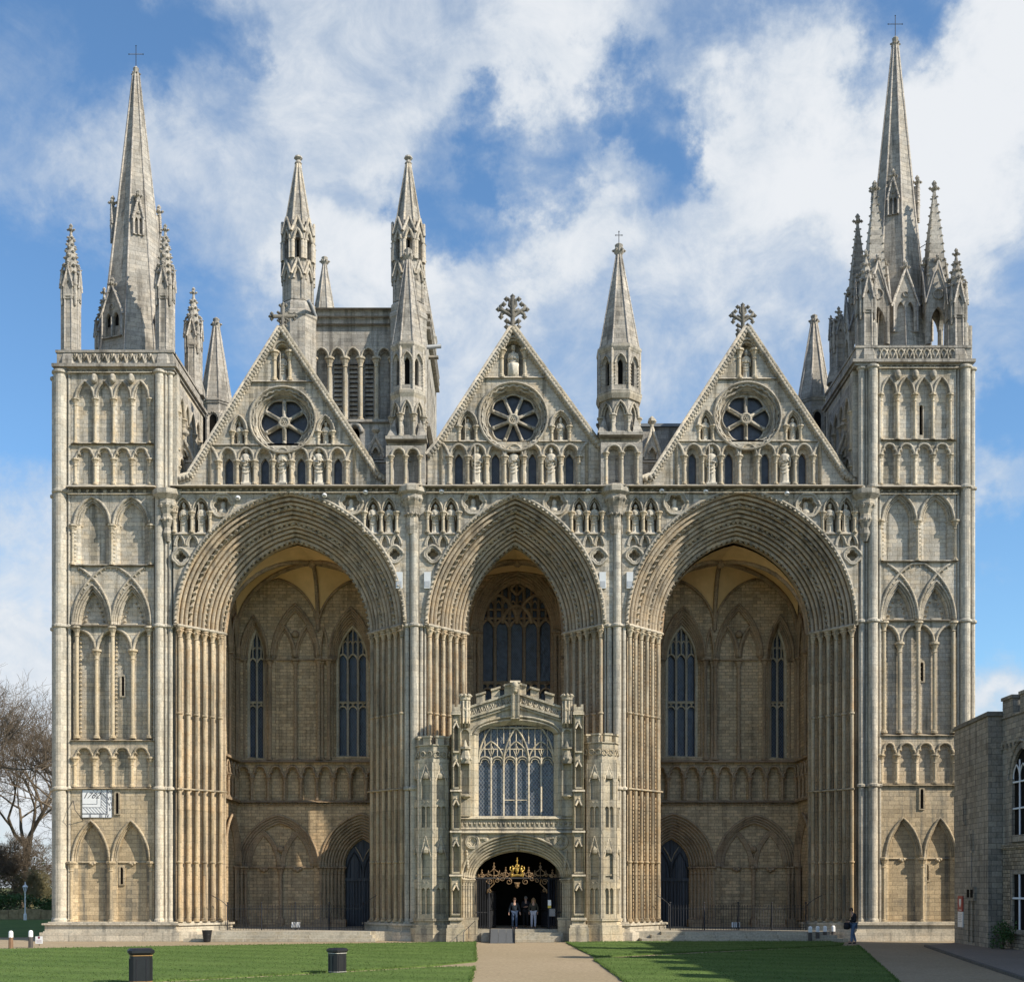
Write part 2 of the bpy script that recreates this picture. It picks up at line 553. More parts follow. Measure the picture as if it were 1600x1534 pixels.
def panel(mb, fr, outer, holes, w0, wb, m=0, sides=True, mback=None, back=True):
    """sheet at depth w0 pierced by holes; each hole is (front polygon, inner polygon or None, depth of the splay, depth of its back, back material)"""
    fill(mb, fr, [outer] + [h[0] for h in holes], w0, m)
    for h in holes:
        fp, ip, wm, wk, mk = h
        ip = ip or fp
        n = len(fp)
        a = [fr.p(p[0], p[1], w0) for p in fp]
        b = [fr.p(p[0], p[1], wm) for p in ip]
        c = [fr.p(p[0], p[1], wk) for p in ip]
        mb.add(a + b + c, [(i, (i + 1) % n, n + (i + 1) % n, n + i) for i in range(n)] + [(n + i, n + (i + 1) % n, 2 * n + (i + 1) % n, 2 * n + i) for i in range(n)], m)
        if mk is not None:
            fill(mb, fr, [ip], wk, mk)
    if sides:
        n = len(outer)
        mb.add([fr.p(p[0], p[1], w0) for p in outer] + [fr.p(p[0], p[1], wb) for p in outer], [(i, (i + 1) % n, n + (i + 1) % n, n + i) for i in range(n)], m)


def curve3(fr, pts, w):
    return [fr.p(p[0], p[1], w) for p in pts]


def colm(mb, top, zb, r, m=0, n=8, base=True, capital=True, rings=()):
    x, y, z = top
    pr = []
    if base:
        pr += [(1.9 * r, zb), (1.9 * r, zb + .7 * r), (1.5 * r, zb + .9 * r), (1.6 * r, zb + 1.3 * r), (1.05 * r, zb + 1.8 * r)]
    else:
        pr += [(r, zb)]
    for q in sorted(rings):
        if zb + 2 * r < q < z - 4 * r:
            pr += [(r, q - .7 * r), (1.5 * r, q - .3 * r), (1.5 * r, q + .3 * r), (r, q + .7 * r)]
    if capital:
        pr += [(r, z - 5.4 * r), (1.45 * r, z - 5.1 * r), (1.05 * r, z - 4.7 * r), (1.2 * r, z - 3.4 * r), (2.15 * r, z - 1.7 * r), (1.6 * r, z - 1.5 * r), (2.6 * r, z - 1.1 * r), (2.6 * r, z - .2 * r), (2.2 * r, z)]
    else:
        pr += [(r, z)]
    lathe(mb, x, y, pr, n, m, False)


def dogtooth(mb, pts, size, nrm, step=None, m=0, depth=None):
    """four-sided pyramids along a path"""
    step = step or size * 1.35
    depth = depth or size * .7
    nrm = V(nrm)
    left = 0.0
    for a, b in zip(pts[:-1], pts[1:]):
        a, b = V(a), V(b)
        L = (b - a).length
        if L < 1e-6:
            continue
        t = (b - a) / L
        sd = t.cross(nrm).normalized()
        q = left
        while q < L:
            c = a + t * q
            h = size / 2
            mb.add([c - t * h, c + sd * h, c + t * h, c - sd * h, c + nrm * depth], [(0, 1, 4), (1, 2, 4), (2, 3, 4), (3, 0, 4)], m)
            q += step
        left = q - L


def scroll(c, r, turns=1.25, a0=0.0, n=14, plane='xz', flip=1):
    out = []
    for i in range(n + 1):
        t = i / n
        a = a0 + flip * turns * 2 * pi * t
        rr = r * (1 - .72 * t)
        out.append(V((c[0] + rr * cos(a), c[1], c[2] + rr * sin(a))))
    return out

# ================================================================= the cathedral
CATH = thing('cathedral', 'vast pale limestone cathedral with three giant recessed arches between twin spired towers', 'cathedral')
FRONT = V((0, -1, 0))


def arcade(parent, fr, xs, vtop, va, vs, vb, w0, dep, style='p', rc=.07, mg=4.0, mats=(ASH, TRIM), name='blind_arcade', ends=(0, 0), nroll=2,
           sep=True, win=None, wmat=None, colbase=None, dog=0.0, hood=True, m0=None, n=8, cols=True, wk=None, extra=()):
    """wall sheet with a row of niches, roll mouldings on their arches and a colonnette under each springing"""
    mb = MB()
    sg = 1 if va > vs else -1
    m0 = mg * .25 if m0 is None else m0
    outer = [(xs[0] - ends[0], vtop), (xs[-1] + ends[1], vtop), (xs[-1] + ends[1], vb), (xs[0] - ends[0], vb)]
    holes, curves = [], []
    vb_ = vb + sg * .02 * abs(vb - vs)
    wm = w0 - dep * .7
    for i in range(len(xs) - 1):
        f_in = arch(xs[i] + m0, xs[i + 1] - m0, vs, va - sg * m0, n, style)
        g_in = arch(xs[i] + mg, xs[i + 1] - mg, vs, va - sg * mg * 1.15, n, style)
        fp = [(xs[i] + m0, vb_)] + f_in + [(xs[i + 1] - m0, vb_)]
        ip = [(xs[i] + mg, vb_)] + g_in + [(xs[i + 1] - mg, vb_)]
        curves.append((f_in, g_in))
        if win and i in win:
            u0, u1, wa, ws, wb = win[i]
            holes.append((fp, ip, wm, w0 - dep, None))
            wb_ = MB()
            hole = opening(u0, u1, ws, wa, wb, 5)
            panel(wb_, fr, ip, [(hole, None, w0 - dep - .12, w0 - dep - .22, 1)], w0 - dep, w0 - dep, 0, False)
            wo = wb_.build('lancet_window', [mats[0], wmat or VOID], parent)
        else:
            holes.append((fp, ip, wm, w0 - dep, 0))
    holes += list(extra)
    panel(mb, fr, outer, holes, w0, w0 - dep - .05, 0)
    for f_in, g_in in curves:
        for j in range(nroll):
            t = (j + .35) / nroll
            pts = [fr.p(a[0] + (b[0] - a[0]) * t, a[1] + (b[1] - a[1]) * t, w0 + (wm - w0) * t + .015) for a, b in zip(f_in, g_in)]
            tube(mb, pts, fr.su * (mg - m0) * .40 / max(1, nroll - .3), 6, 1)
        if hood:
            tube(mb, curve3(fr, f_in, w0 + .02), max(.07, fr.su * m0 * .9), 6, 1)
        if dog:
            dogtooth(mb, [fr.p(a[0] * .5 + b[0] * .5, a[1] * .5 + b[1] * .5, (w0 + wm) / 2 + .05) for a, b in zip(f_in, g_in)], dog, fr.N, None, 1)
    o = mb.build(name, list(mats) if len(mats) > 1 else list(mats) * 2, parent)
    if cols:
        for x in xs:
            cm = mb if not sep else MB()
            cm = MB()
            top = fr.p(x, vs, w0 - (wk if wk is not None else rc * .4))
            colm(cm, top, fr.p(x, colbase if colbase is not None else vb, 0).z, rc, 0, 8)
            cm.build('colonnette', [SHAFTL if mats[0] in (ASH, GREY) else mats[-1]], parent if sep else o)
    return o


SHAFTL = stone('colonnette_limestone', (.47, .375, .245), (.48, .425, .33), (.46, .345, .20), (.22, .20, .16), 9, 1.6, .2, .2, .6, .6, 3, 22)


def string_course(parent, fr, u0, u1, v0, v1, w0, w1, mats=TRIM, teeth=0.0, name='string_course', tv=None):
    mb = MB()
    fbox(mb, fr, u0, u1, v0, v1, w0, w1, 0, (w1 - w0) * .6)
    if teeth:
        # a darker-toned hollow under the lip with carved leaf bosses sitting in it, and a thin roll below
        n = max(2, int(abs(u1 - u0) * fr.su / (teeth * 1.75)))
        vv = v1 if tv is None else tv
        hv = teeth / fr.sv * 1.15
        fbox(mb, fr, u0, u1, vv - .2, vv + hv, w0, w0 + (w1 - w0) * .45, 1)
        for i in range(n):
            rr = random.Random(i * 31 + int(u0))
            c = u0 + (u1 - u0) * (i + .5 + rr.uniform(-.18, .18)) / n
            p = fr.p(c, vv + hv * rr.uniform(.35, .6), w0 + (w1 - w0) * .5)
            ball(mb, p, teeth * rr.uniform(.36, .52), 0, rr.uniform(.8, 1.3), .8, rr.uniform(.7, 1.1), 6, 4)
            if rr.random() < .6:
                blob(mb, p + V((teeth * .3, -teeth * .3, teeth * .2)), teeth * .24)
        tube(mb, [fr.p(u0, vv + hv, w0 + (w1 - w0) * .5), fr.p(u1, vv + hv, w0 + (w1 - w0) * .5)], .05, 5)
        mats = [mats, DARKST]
    return mb.build(name, mats, parent)


def shaft_cluster(parent, specs, z0, z1, rings, name='corner_buttress', mat=BUTT, body=None):
    """big engaged shafts side by side: (px, Y of the axis, radius in px); rings at string levels; body: boxes behind"""
    mb = MB()
    for px, Y, r in specs:
        c = P(px, 0, Y)
        R = r * S
        pr = [(R * 1.18, z0), (R * 1.18, z0 + .12), (R, z0 + .2)]
        for q in sorted(rings):
            pr += [(R, q - .11), (R + .09, q - .05), (R + .09, q + .05), (R, q + .11)]
        pr += [(R, z1)]
        lathe(mb, c.x, c.y, pr, 16 if r > 6 else 10, 0, False)
    for x0, x1, Y0, Y1 in body or ():
        box(mb, P(x0, 0).x, P(x1, 0).x, Y0, Y1, z0, z1)
    return mb.build(name, mat, parent)


def Z(py, Y=0.0):
    return P(0, py, Y).z


# ---- spires and pinnacles
def crockets(mb, x, y, z0, z1, r0, r1, n=8, step=.45, size=.13, m=0, rot=0.0):
    k = max(2, int((z1 - z0) / step))
    for i in range(k):
        t = (i + .3) / k
        z = z0 + (z1 - z0) * t
        r = r0 + (r1 - r0) * t
        s_ = size * (1 - .35 * t)
        for j in range(n):
            a = rot + 2 * pi * j / n
            blob(mb, (x + (r + s_ * .5) * cos(a), y + (r + s_ * .5) * sin(a), z), s_, m, .8)


def finial(mb, x, y, z, s=.25, m=0):
    lathe(mb, x, y, [(s * .3, z - s * .4), (s * .3, z), (s * .75, z + s * .5), (s * .35, z + s * .8), (s * .3, z + s), (s * .55, z + s * 1.5), (s * .15, z + s * 2.1)], 6, m, False)
    for j in range(4):
        a = j * pi / 2
        blob(mb, (x + s * .8 * cos(a), y + s * .8 * sin(a), z + s * .55), s * .42, m)


def gablet(mb, fr, u, v0, vsp, va, hw, w, m=0, void=1, depth=.12):
    """small steep gable over a pointed niche, on a metric frame"""
    out = [(u - hw, v0), (u - hw, vsp), (u, va), (u + hw, vsp), (u + hw, v0)]
    hole = opening(u - hw * .6, u + hw * .6, v0 + (vsp - v0) * .75, vsp + (va - vsp) * .35, v0 + .02, 4)
    panel(mb, fr, out, [(hole, None, w - depth * .6, w - depth, void)], w, w - depth * 1.4, m)
    for q in (-1, 1):
        tube(mb, [fr.p(u + q * hw * 1.1, vsp - .02, w + .02), fr.p(u, va + .04, w + .02)], .05, 5, m)
        for i in range(3):
            t = (i + .6) / 3.4
            c = fr.p(u + q * hw * 1.15 * (1 - t), vsp + (va - vsp) * t + .03, w + .02)
            blob(mb, c, .07, m)
    finial(mb, *fr.p(u, va, w - .03), .13, m)


def pinnacle(parent, x, y, zb, zs, zt, r, mats=(GREY, VOID), base=True, name='pinnacle', croc=True, flare=True, gh=1.5, gab=True):
    """octagonal shaft, a ring of gablets and a crocketed spirelet"""
    mb = MB()
    pr = []
    if base:
        pr += [(r * 1.45, zb), (r * 1.4, zb + .35), (r * 1.05, zb + .9)]
    else:
        pr += [(r, zb)]
    pr += [(r, zs), (r * 1.12, zs + .05), (r * 1.0, zs + gh * .6)]
    lathe(mb, x, y, pr, 8, 0, False, pi / 8)
    for j in range(8):
        a = pi / 8 + j * pi / 4
        tube(mb, [(x + r * cos(a), y + r * sin(a), zb + .9), (x + r * cos(a), y + r * sin(a), zs)], .045, 5, 0)
    r1 = r * .80
    z1 = zs + gh * .55
    lathe(mb, x, y, [(r * .92, z1), (r * .56, (z1 + zt) / 2), (r * .14, zt - .5), (r * .12, zt - .45)], 8, 0, False, pi / 8)
    if gab:
        for j in range(4):
            fr = MF((x, y, 0), -pi / 2 + j * pi / 2)
            gablet(mb, fr, 0, zs - .1, zs + gh * .45, zs + gh * 1.25, r * .52, r * 1.02, 0, 1)
        for j in range(4):
            a = pi / 4 + j * pi / 2
            lathe(mb, x + r * 1.05 * cos(a), y + r * 1.05 * sin(a), [(.06, zs - .4), (.09, zs), (.09, zs + gh * .5), (.13, zs + gh * .55), (.02, zs + gh * 1.1)], 6, 0, False)
            blob(mb, (x + r * 1.05 * cos(a), y + r * 1.05 * sin(a), zs + gh * 1.1), .1, 0)
    if croc:
        crockets(mb, x, y, z1 + gh * .5, zt - .5, r * .78, r * .16, 4, .36, .15, 0, pi / 4)
        crockets(mb, x, y, z1 + gh * .5, zt - .6, r * .78, r * .16, 4, .36, .15, 0, 0)
    finial(mb, x, y, zt - .42, .2, 0)
    return mb.build(name, list(mats), parent)


def plain_spirelet(mb, x, y, z0, zt, r, m=0, ribs=True, n=8, rot=0.0, fin=.28, r1=.1):
    lathe(mb, x, y, [(r * 1.06, z0), (r * 1.06, z0 + .12), (r, z0 + .14), (r1, zt - .5)], n, m, False, rot)
    if ribs:
        for j in range(n):
            a = rot + 2 * pi * j / n
            tube(mb, [(x + r * cos(a), y + r * sin(a), z0 + .1), (x + r1 * cos(a), y + r1 * sin(a), zt - .5)], .055, 5, m)
    lathe(mb, x, y, [(r1 * 1.1, zt - .75), (fin * .9, zt - .5), (fin * .9, zt - .35), (fin * .6, zt - .3), (fin * .75, zt - .12), (.05, zt)], 8, m, False)
    for j in range(6):
        a = j * pi / 3
        blob(mb, (x + fin * cos(a), y + fin * sin(a), zt - .42), fin * .3, m)


def lucarne(parent, x, y, z, ang, r, w_, h, mats=(GREY, VOID), name='lucarne', two=True):
    """gabled spire light standing out from one face"""
    mb = MB()
    fr = MF((x, y, 0), ang)
    out = [(-w_, z), (-w_, z + h * .5), (0, z + h), (w_, z + h * .5), (w_, z)]
    if two:
        holes = [(opening(-w_ * .72, -w_ * .08, z + h * .36, z + h * .5, z + .06, 4), None, r - .1, r - .2, 1), (opening(w_ * .08, w_ * .72, z + h * .36, z + h * .5, z + .06, 4), None, r - .1, r - .2, 1)]
    else:
        holes = [(opening(-w_ * .6, w_ * .6, z + h * .36, z + h * .52, z + .06, 4), None, r - .1, r - .2, 1)]
    panel(mb, fr, out, holes, r, r - w_ * 1.5, 0)
    for q in (-1, 1):
        tube(mb, [fr.p(q * w_ * 1.2, z + h * .42, r + .03), fr.p(0, z + h * 1.05, r + .03)], .07, 5, 0)
        for i in range(4):
            t = (i + .5) / 4.4
            blob(mb, fr.p(q * w_ * 1.25 * (1 - t), z + h * (.43 + .6 * t), r + .04), .09, 0)
        tube(mb, [fr.p(q * w_, z, r + .03), fr.p(q * w_, z + h * .5, r + .03)], .06, 6, 0)
    tube(mb, [fr.p(0, z, r + .03), fr.p(0, z + h * .4, r + .03)], .05, 6, 0)
    tube(mb, [fr.p(.22 * w_ * cos(a * pi / 5), z + h * .62 + .22 * w_ * sin(a * pi / 5), r + .03) for a in range(10)], .035, 5, 0, True, True)
    finial(mb, *fr.p(0, z + h * 1.03, r - .03), .24, 0)
    return mb.build(name, list(mats), parent)


def metal_cross(parent, x, y, z, h, name='weather_cross'):
    mb = MB()
    tube(mb, [(x, y, z), (x, y, z + h)], .019, 5)
    tube(mb, [(x - h * .27, y, z + h * .68), (x + h * .27, y, z + h * .68)], .019, 5)
    for c in ((x, y, z + h), (x - h * .27, y, z + h * .68), (x + h * .27, y, z + h * .68)):
        blob(mb, c, .045)
    return mb.build(name, IRON, parent)


# ---------------------------------------------------------------- the two towers
def slit(parent, fr, u, v0, v1, hw, w, mats=(TRIM, VOID)):
    """narrow round-headed opening with a splayed stone surround standing 3 mm proud of the wall"""
    mb = MB()
    out = opening(u - hw * 2.1, u + hw * 2.1, v0 + hw * 1.2, v0 - hw * 1.4, v1 + hw * .8, 4, 'r')
    hole = opening(u - hw, u + hw, v0 + hw * 1.6, v0, v1, 4, 'r')
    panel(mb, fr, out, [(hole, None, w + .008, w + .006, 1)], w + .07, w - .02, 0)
    mb.build('slit_window', list(mats), parent)


def tower(T):
    q = T['q']                                    # +1: outer side to the west of the picture plane's left
    fr = FF(.35)
    xl, xr = T['panel']
    ox0, ox1 = T['ext']
    k = T
    mb = MB()
    x0, x1 = P(ox0 + 4, 0).x, P(ox1 - 4, 0).x
    box(mb, x0, x1, .95, 6.6, Z(1441), Z(569))
    body = mb.build('tower', ASH, CATH)
    # plinth
    pm = MB()
    pl = [(x0 - .25, .05), (x1 + .25, .05), (x1 + .25, 6.9), (x0 - .25, 6.9)]
    if k['left']:
        pl[1], pl[2] = (P(270, 0).x, .05), (P(270, 0).x, 6.9)
    else:
        pl[0], pl[3] = (P(1344, 0).x, .05), (P(1344, 0).x, 6.9)
    for d, za, zb_ in ((.42, -.3, .46), (.28, .46, .52), (.22, .52, .84), (.34, .84, .93), (.10, .93, 1.0)):
        prism(pm, offset_poly(pl, d), za, zb_)
    pm.build('plinth', BUTT, body)
    rings = [Z(v) for v in k['rings']]
    for cl in k['clusters']:
        shaft_cluster(body, cl[0], .98, cl[2] if len(cl) > 2 else Z(k['cornice'] + 2), rings, body=cl[1])
    V_ = k['v']
    w0 = 0.0
    # upper pointed arcade, trefoil arcade
    arcade(body, fr, k['x4'], V_['t1'], V_['a1'], V_['s1'], V_['b1'], w0, .15, 'p', .075, 5.0, ends=(k['x4'][0] - xl, xr - k['x4'][-1]), win=k.get('win1'))
    for i in range(1, 4):
        hm = MB()
        c = fr.p(k['x4'][i], V_['a1'] - 1, .12)
        ball(hm, c, .2, 0, .9, 1, 1.3)
        ball(hm, c + V((0, -.1, -.1)), .11, 0)
        hm.build('carved_head', TRIM, body)
    string_course(body, fr, xl, xr, V_['b1'], V_['b1'] + 2.5, w0 - .3, .14)
    arcade(body, fr, k['x4'], V_['b1'] + 2.5, V_['a2'], V_['s2'], 757, w0, .15, 't', .075, 5.0, ends=(k['x4'][0] - xl, xr - k['x4'][-1]))
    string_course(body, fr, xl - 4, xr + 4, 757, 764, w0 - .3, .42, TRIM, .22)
    mb2 = MB()
    fbox(mb2, fr, xl, xr, 764, 771, -.3, w0 + .0)
    mb2.build('wall_band', ASH, body)
    # two tall pointed arches
    x2 = k['x2']
    arcade(body, fr, x2, 771, V_['a3'], V_['s3'], V_['b3'], w0, .29, 'p', .09, 11, ends=(x2[0] - xl, xr - x2[-1]), nroll=3, dog=0)
    jm = MB()
    for i, x in enumerate(x2):
        for dx in ((6, 10) if i == 0 else (-8, -4, 6, 10) if i == 1 else (-10, -6)):
            colm(jm, fr.p(x + dx, V_['s3'], -.1 - .012 * abs(dx) * 2), Z(V_['b3'], .35), .06, 0, 7)
        dogtooth(jm, [fr.p(x + (4 if i < 2 else -3), V_['s3'] + 8, -.05), fr.p(x + (4 if i < 2 else -3), V_['b3'], -.05)], .13, FRONT, .2)
    jm.build('jamb_shaft', SHAFTL, body)
    string_course(body, fr, xl, xr, V_['b3'], V_['b3'] + 2.2, w0 - .3, .16)
    # interlacing arches
    t4, b4 = V_['b3'] + 2.2, V_['b4']
    c1, c2 = (x2[0] + x2[1]) / 2, (x2[1] + x2[2]) / 2
    hp = (x2[2] - x2[0]) / 4
    im = MB()
    holes = []
    for c in (c1, c2):
        fa = arch(c - hp + 2, c + hp - 2, b4 - 1, V_['a4'] + 3, 9)
        ga = arch(c - hp + 10, c + hp - 10, b4 - 1, V_['a4'] + 16, 9)
        holes.append(([(c - hp + 2, b4 - .5)] + fa + [(c + hp - 2, b4 - .5)], [(c - hp + 10, b4 - .5)] + ga + [(c + hp - 10, b4 - .5)], -.30, -.46, 0))
        for t in (.1, .4, .75):
            tube(im, [fr.p(a[0] + (b[0] - a[0]) * t, a[1] + (b[1] - a[1]) * t, -.30 * t + .02) for a, b in zip(fa, ga)], .06, 6, 1)
        gp = arch(c - hp + 16, c + hp - 16, b4 - 1, V_['a4'] + 26, 7)
        for sgm in (gp[:len(gp) // 2], gp[len(gp) // 2 + 1:]):
            dogtooth(im, curve3(fr, sgm, -.44), .17, FRONT, .25, 1)
        fbox(im, fr, c - 8, c + 8, b4 - 3, b4, -.46, -.05, 1)
    panel(im, fr, [(xl, t4), (xr, t4), (xr, b4), (xl, b4)], holes, 0, -.5, 0)
    for c in (x2[0], x2[1], x2[2]):
        pts = [p for p in arch(c - 2 * hp, c + 2 * hp, b4, V_['a4'] - (b4 - V_['a4']) * .42 + 0, 22) if xl <= p[0] <= xr and p[1] > t4 + .5]
        tube(im, curve3(fr, pts, .03), .075, 6, 1)
        dogtooth(im, curve3(fr, [(p[0], p[1] + 3.2) for p in pts], .01), .16, FRONT, .3, 1)
    im.build('interlaced_arcade', [ASH, TRIM], body)
    string_course(body, fr, xl, xr, b4, b4 + 2.2, w0 - .3, .16)
    # tall bay of half arches
    t5, b5 = b4 + 2.2, V_['b5']
    xt, xc = k['xt'], k['xc']
    tm = MB()
    def half(xa, xb):
        return arch(xa, xb, V_['s5'], t5 + 4, 10, 'r')
    poly = [(xl, t5), (xr, t5)]
    rights = [p for p in half(xc[1] + 1.6, 2 * xt[2] - xc[1]) if p[0] <= xr]
    mids = half(xc[0] + 1.6, xc[1] - 1.6)
    lefts = [p for p in half(2 * xt[0] - xc[0], xc[0] - 1.6) if p[0] >= xl]
    poly += [(xr, rights[-1][1])] + rights[::-1] + mids[::-1] + lefts[::-1] + [(xl, lefts[0][1])]
    panel(tm, fr, poly, [], -.05, -.27, 0)
    for c in (lefts, mids, rights):
        tube(tm, curve3(fr, c, -.03), .08, 6, 1)
        tube(tm, curve3(fr, [(p[0], p[1] + 2.2) for p in c], -.15), .055, 6, 1)
    fill(tm, fr, [[(xl, t5), (xr, t5), (xr, b5), (xl, b5)]], -.27, 0)
    tm.build('tall_arcade', [ASH, TRIM], body)
    for x in xt:
        cm = MB()
        colm(cm, fr.p(x, t5, -.02), Z(b5, .35), .10, 0, 10)
        dogtooth(cm, [fr.p(x + 4.2, t5 + 5, -.22), fr.p(x + 4.2, b5 - 3, -.22)], .15, FRONT, .22)
        cm.build('colonnette', SHAFTL, body)
    for x in xc:
        cm = MB()
        colm(cm, fr.p(x, V_['s5'], -.1), Z(b5, .35), .10, 0, 10)
        cm.build('colonnette', SHAFTL, body)
    fbm = MB()
    fbox(fbm, fr, xl, xr, b5, b5 + 4, -.5, .12, 0, .45)
    fbm.build('sill', TRIM, body)
    fbm = MB()
    fbox(fbm, fr, xl, xr, b5 + 4, b5 + 8, -.5, .0)
    fbm.build('wall_band', ASH, body)
    # trefoil arcade and the plain foot with two pointed niches
    arcade(body, fr, k['x6'], b5 + 8, V_['a6'], V_['s6'], V_['b6'], w0, .17, 't', .085, 5.2, ends=(k['x6'][0] - xl, xr - k['x6'][-1]))
    string_course(body, fr, xl - 3, xr + 3, V_['b6'], V_['b6'] + 2.6, w0 - .3, .16)
    x7 = k['x7']
    sl_ = k['slit7']
    hole = opening(sl_[0] - 2.4, sl_[0] + 2.4, sl_[1] + 5, sl_[1], sl_[2], 4, 'r')
    arcade(body, fr, x7, V_['b6'] + 2.6, V_['a7'], V_['s7'], 1441, w0, .28, 'p', .10, 9, ends=(x7[0] - xl, xr - x7[-1]), nroll=3, mats=(ASH, TRIM), extra=((hole, None, -.2, -.35, 1),) if 0 else ())
    string_course(body, fr, x7[0] - 3, x7[-1] + 3, V_['s7'], V_['s7'] + 2, -.28, -.20)
    cm = MB()
    for i in range(2):
        c = (x7[i] + x7[i + 1]) / 2
        for dx in (-6, 0, 6):
            ball(cm, fr.p(c + dx * .55, V_['s7'] + 3 + (2 if dx == 0 else 0), -.22), .085, 0)
    cm.build('corbel', TRIM, body)
    for u, v0, v1, d in k['slits']:
        slit(body, fr, u, v0, v1, 2.3, d)
    # cornice and parapet, round all four sides
    co = k['cornice']
    pt = k['ptop']
    cmb = MB()
    zc0, zc1, zp = Z(co + 5, .3), Z(co - 4, .3), Z(pt, .3)
    base = [(x0 - .1, .2), (x1 + .1, .2), (x1 + .1, 6.7), (x0 - .1, 6.7)]
    prism(cmb, base, zc0, zc0 + .14)
    prism(cmb, offset_poly(base, .12), zc0 + .14, zc1)
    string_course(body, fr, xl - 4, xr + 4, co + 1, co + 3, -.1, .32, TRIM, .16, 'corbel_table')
    for (ya, yb, xa, xb) in ((.25, .5, x0, x1), (6.4, 6.65, x0, x1), (.5, 6.4, x0, x0 + .25), (.5, 6.4, x1 - .25, x1)):
        box(cmb, xa, xb, ya, yb, zc1, zp - .12)
        box(cmb, xa - .06, xb + .06, ya - .06, yb + .06, zp - .12, zp)
    box(cmb, x0 + .25, x1 - .25, .5, 6.4, zc0 + .2, zc1 + .1)
    cmb.build('parapet', GREY, body)
    zz = MB()
    fz = FF(.25)
    n_ = 9
    for i in range(n_):
        ua, ub = xl + (xr - xl) * i / n_, xl + (xr - xl) * (i + 1) / n_
        um = (ua + ub) / 2
        v_a, v_b = pt + 5, co - 5
        if k['left']:
            pts = [(ua, v_b), ((ua + um) / 2, v_a + 2), (um, (v_a + v_b) / 2 + 2), ((um + ub) / 2, v_a + 3), (ub, v_b)]
            tube(zz, curve3(fz, pts, .02), .07, 5)
            tube(zz, curve3(fz, [(um - 2, v_a), (um, (v_a + v_b) / 2), (um + 2, v_a)], .02), .05, 5)
        else:
            for ring in (arch(ua, ub, v_b, v_a, 6, 'r'), [(ua, v_a), (um, v_b), (ub, v_a)]):
                tube(zz, curve3(fz, ring, .02), .055, 5)
    zz.build('parapet_tracery', TRIM, body)
    # side wall towards the nave: arcaded, with its own slanted cornice seen from below
    sx = x1 if k['left'] else x0
    sf = MF((sx + (.004 if k['left'] else -.004), 0, 0), 0.0 if k['left'] else pi)
    s0, s1 = (1.1, 5.6) if k['left'] else (-5.6, -1.1)
    xs = [s0 + (s1 - s0) * i / 4 for i in range(5)]
    arcade(body, sf, xs, Z(585), Z(600), Z(630), Z(692), .06, .3, 'p', .08, .16, mats=(GREY, TRIM), sep=False)
    arcade(body, sf, xs, Z(692), Z(698), Z(717), Z(757), .06, .3, 'p', .08, .16, mats=(GREY, TRIM), sep=False)
    return body, x0, x1, zp


LT = dict(q=1, left=True, panel=(111, 241), ext=(82, 272), cornice=574, ptop=548, rings=[578, 765, 976, 1231],
          clusters=[([(94.5, .42, 10.4), (108.3, .40, 2.6), (87, 1.2, 6)], [(85, 111, .80, 1.3)]),
                    ([(249, .3, 6.8), (259.2, .36, 2.5), (266.2, .42, 3.7), (240.5, .44, 1.5)], [(241.5, 271, .74, 1.3)])],
          x4=[117.5, 148.5, 177.3, 206, 234], x2=[113.5, 174.5, 236], xt=[120, 176, 233], xc=[150, 206.5], x6=[116.5, 146.5, 176, 205.7, 235], x7=[111, 173, 236],
          v=dict(t1=579, a1=594, s1=622, b1=692.5, a2=698.5, s2=716, a3=773, s3=819, b3=882.5, a4=909, b4=976, s5=1014, b5=1153, a6=1166, s6=1182, b6=1229.5, a7=1279, s7=1345),
          slit7=(183, 1238, 1271), slits=[(183.5, 1238, 1271, .0), (188, 1354, 1381, -.28), (167, 853, 881, -.29), (190, 1055, 1086, -.27)])
RT = dict(q=-1, left=False, panel=(1374, 1494), ext=(1336, 1523), cornice=567, ptop=541, rings=[570, 758, 968, 1226],
          clusters=[([(1364, .3, 7.4), (1374.6, .36, 2.3), (1346, .45, 5.0), (1354, .46, 2.2)], [(1339, 1373.5, .78, 1.3)]),
                    ([(1508, .35, 7.8), (1519, .6, 4.6), (1497, .42, 2.3)], [(1494.5, 1520, .80, 1.3)])],
          x4=[1376, 1402, 1429.5, 1457.5, 1485], x2=[1376, 1434, 1493], xt=[1381.5, 1435, 1490], xc=[1406.5, 1461], x6=[1377, 1401, 1431.3, 1460.6, 1491.5], x7=[1381, 1441.5, 1496],
          v=dict(t1=572, a1=588, s1=615, b1=686.5, a2=692, s2=709, a3=767, s3=812, b3=876, a4=903, b4=968, s5=1003, b5=1145, a6=1159, s6=1178, b6=1224, a7=1275, s7=1339),
          slit7=(1440, 1232, 1263), slits=[(1440, 1232, 1263, .0), (1451, 1350, 1375, -.28), (1441, 848, 873, -.29), (1442.5, 1033, 1063, -.27)],
          win1={2: (1438, 1443.5, 631, 634, 678)})
# the right tower's upper storeys stand a little lower than the trefoil row's base line used on the left
LTB, lx0, lx1, lzp = tower(LT)
RTB, rx0, rx1, rzp = tower(RT)

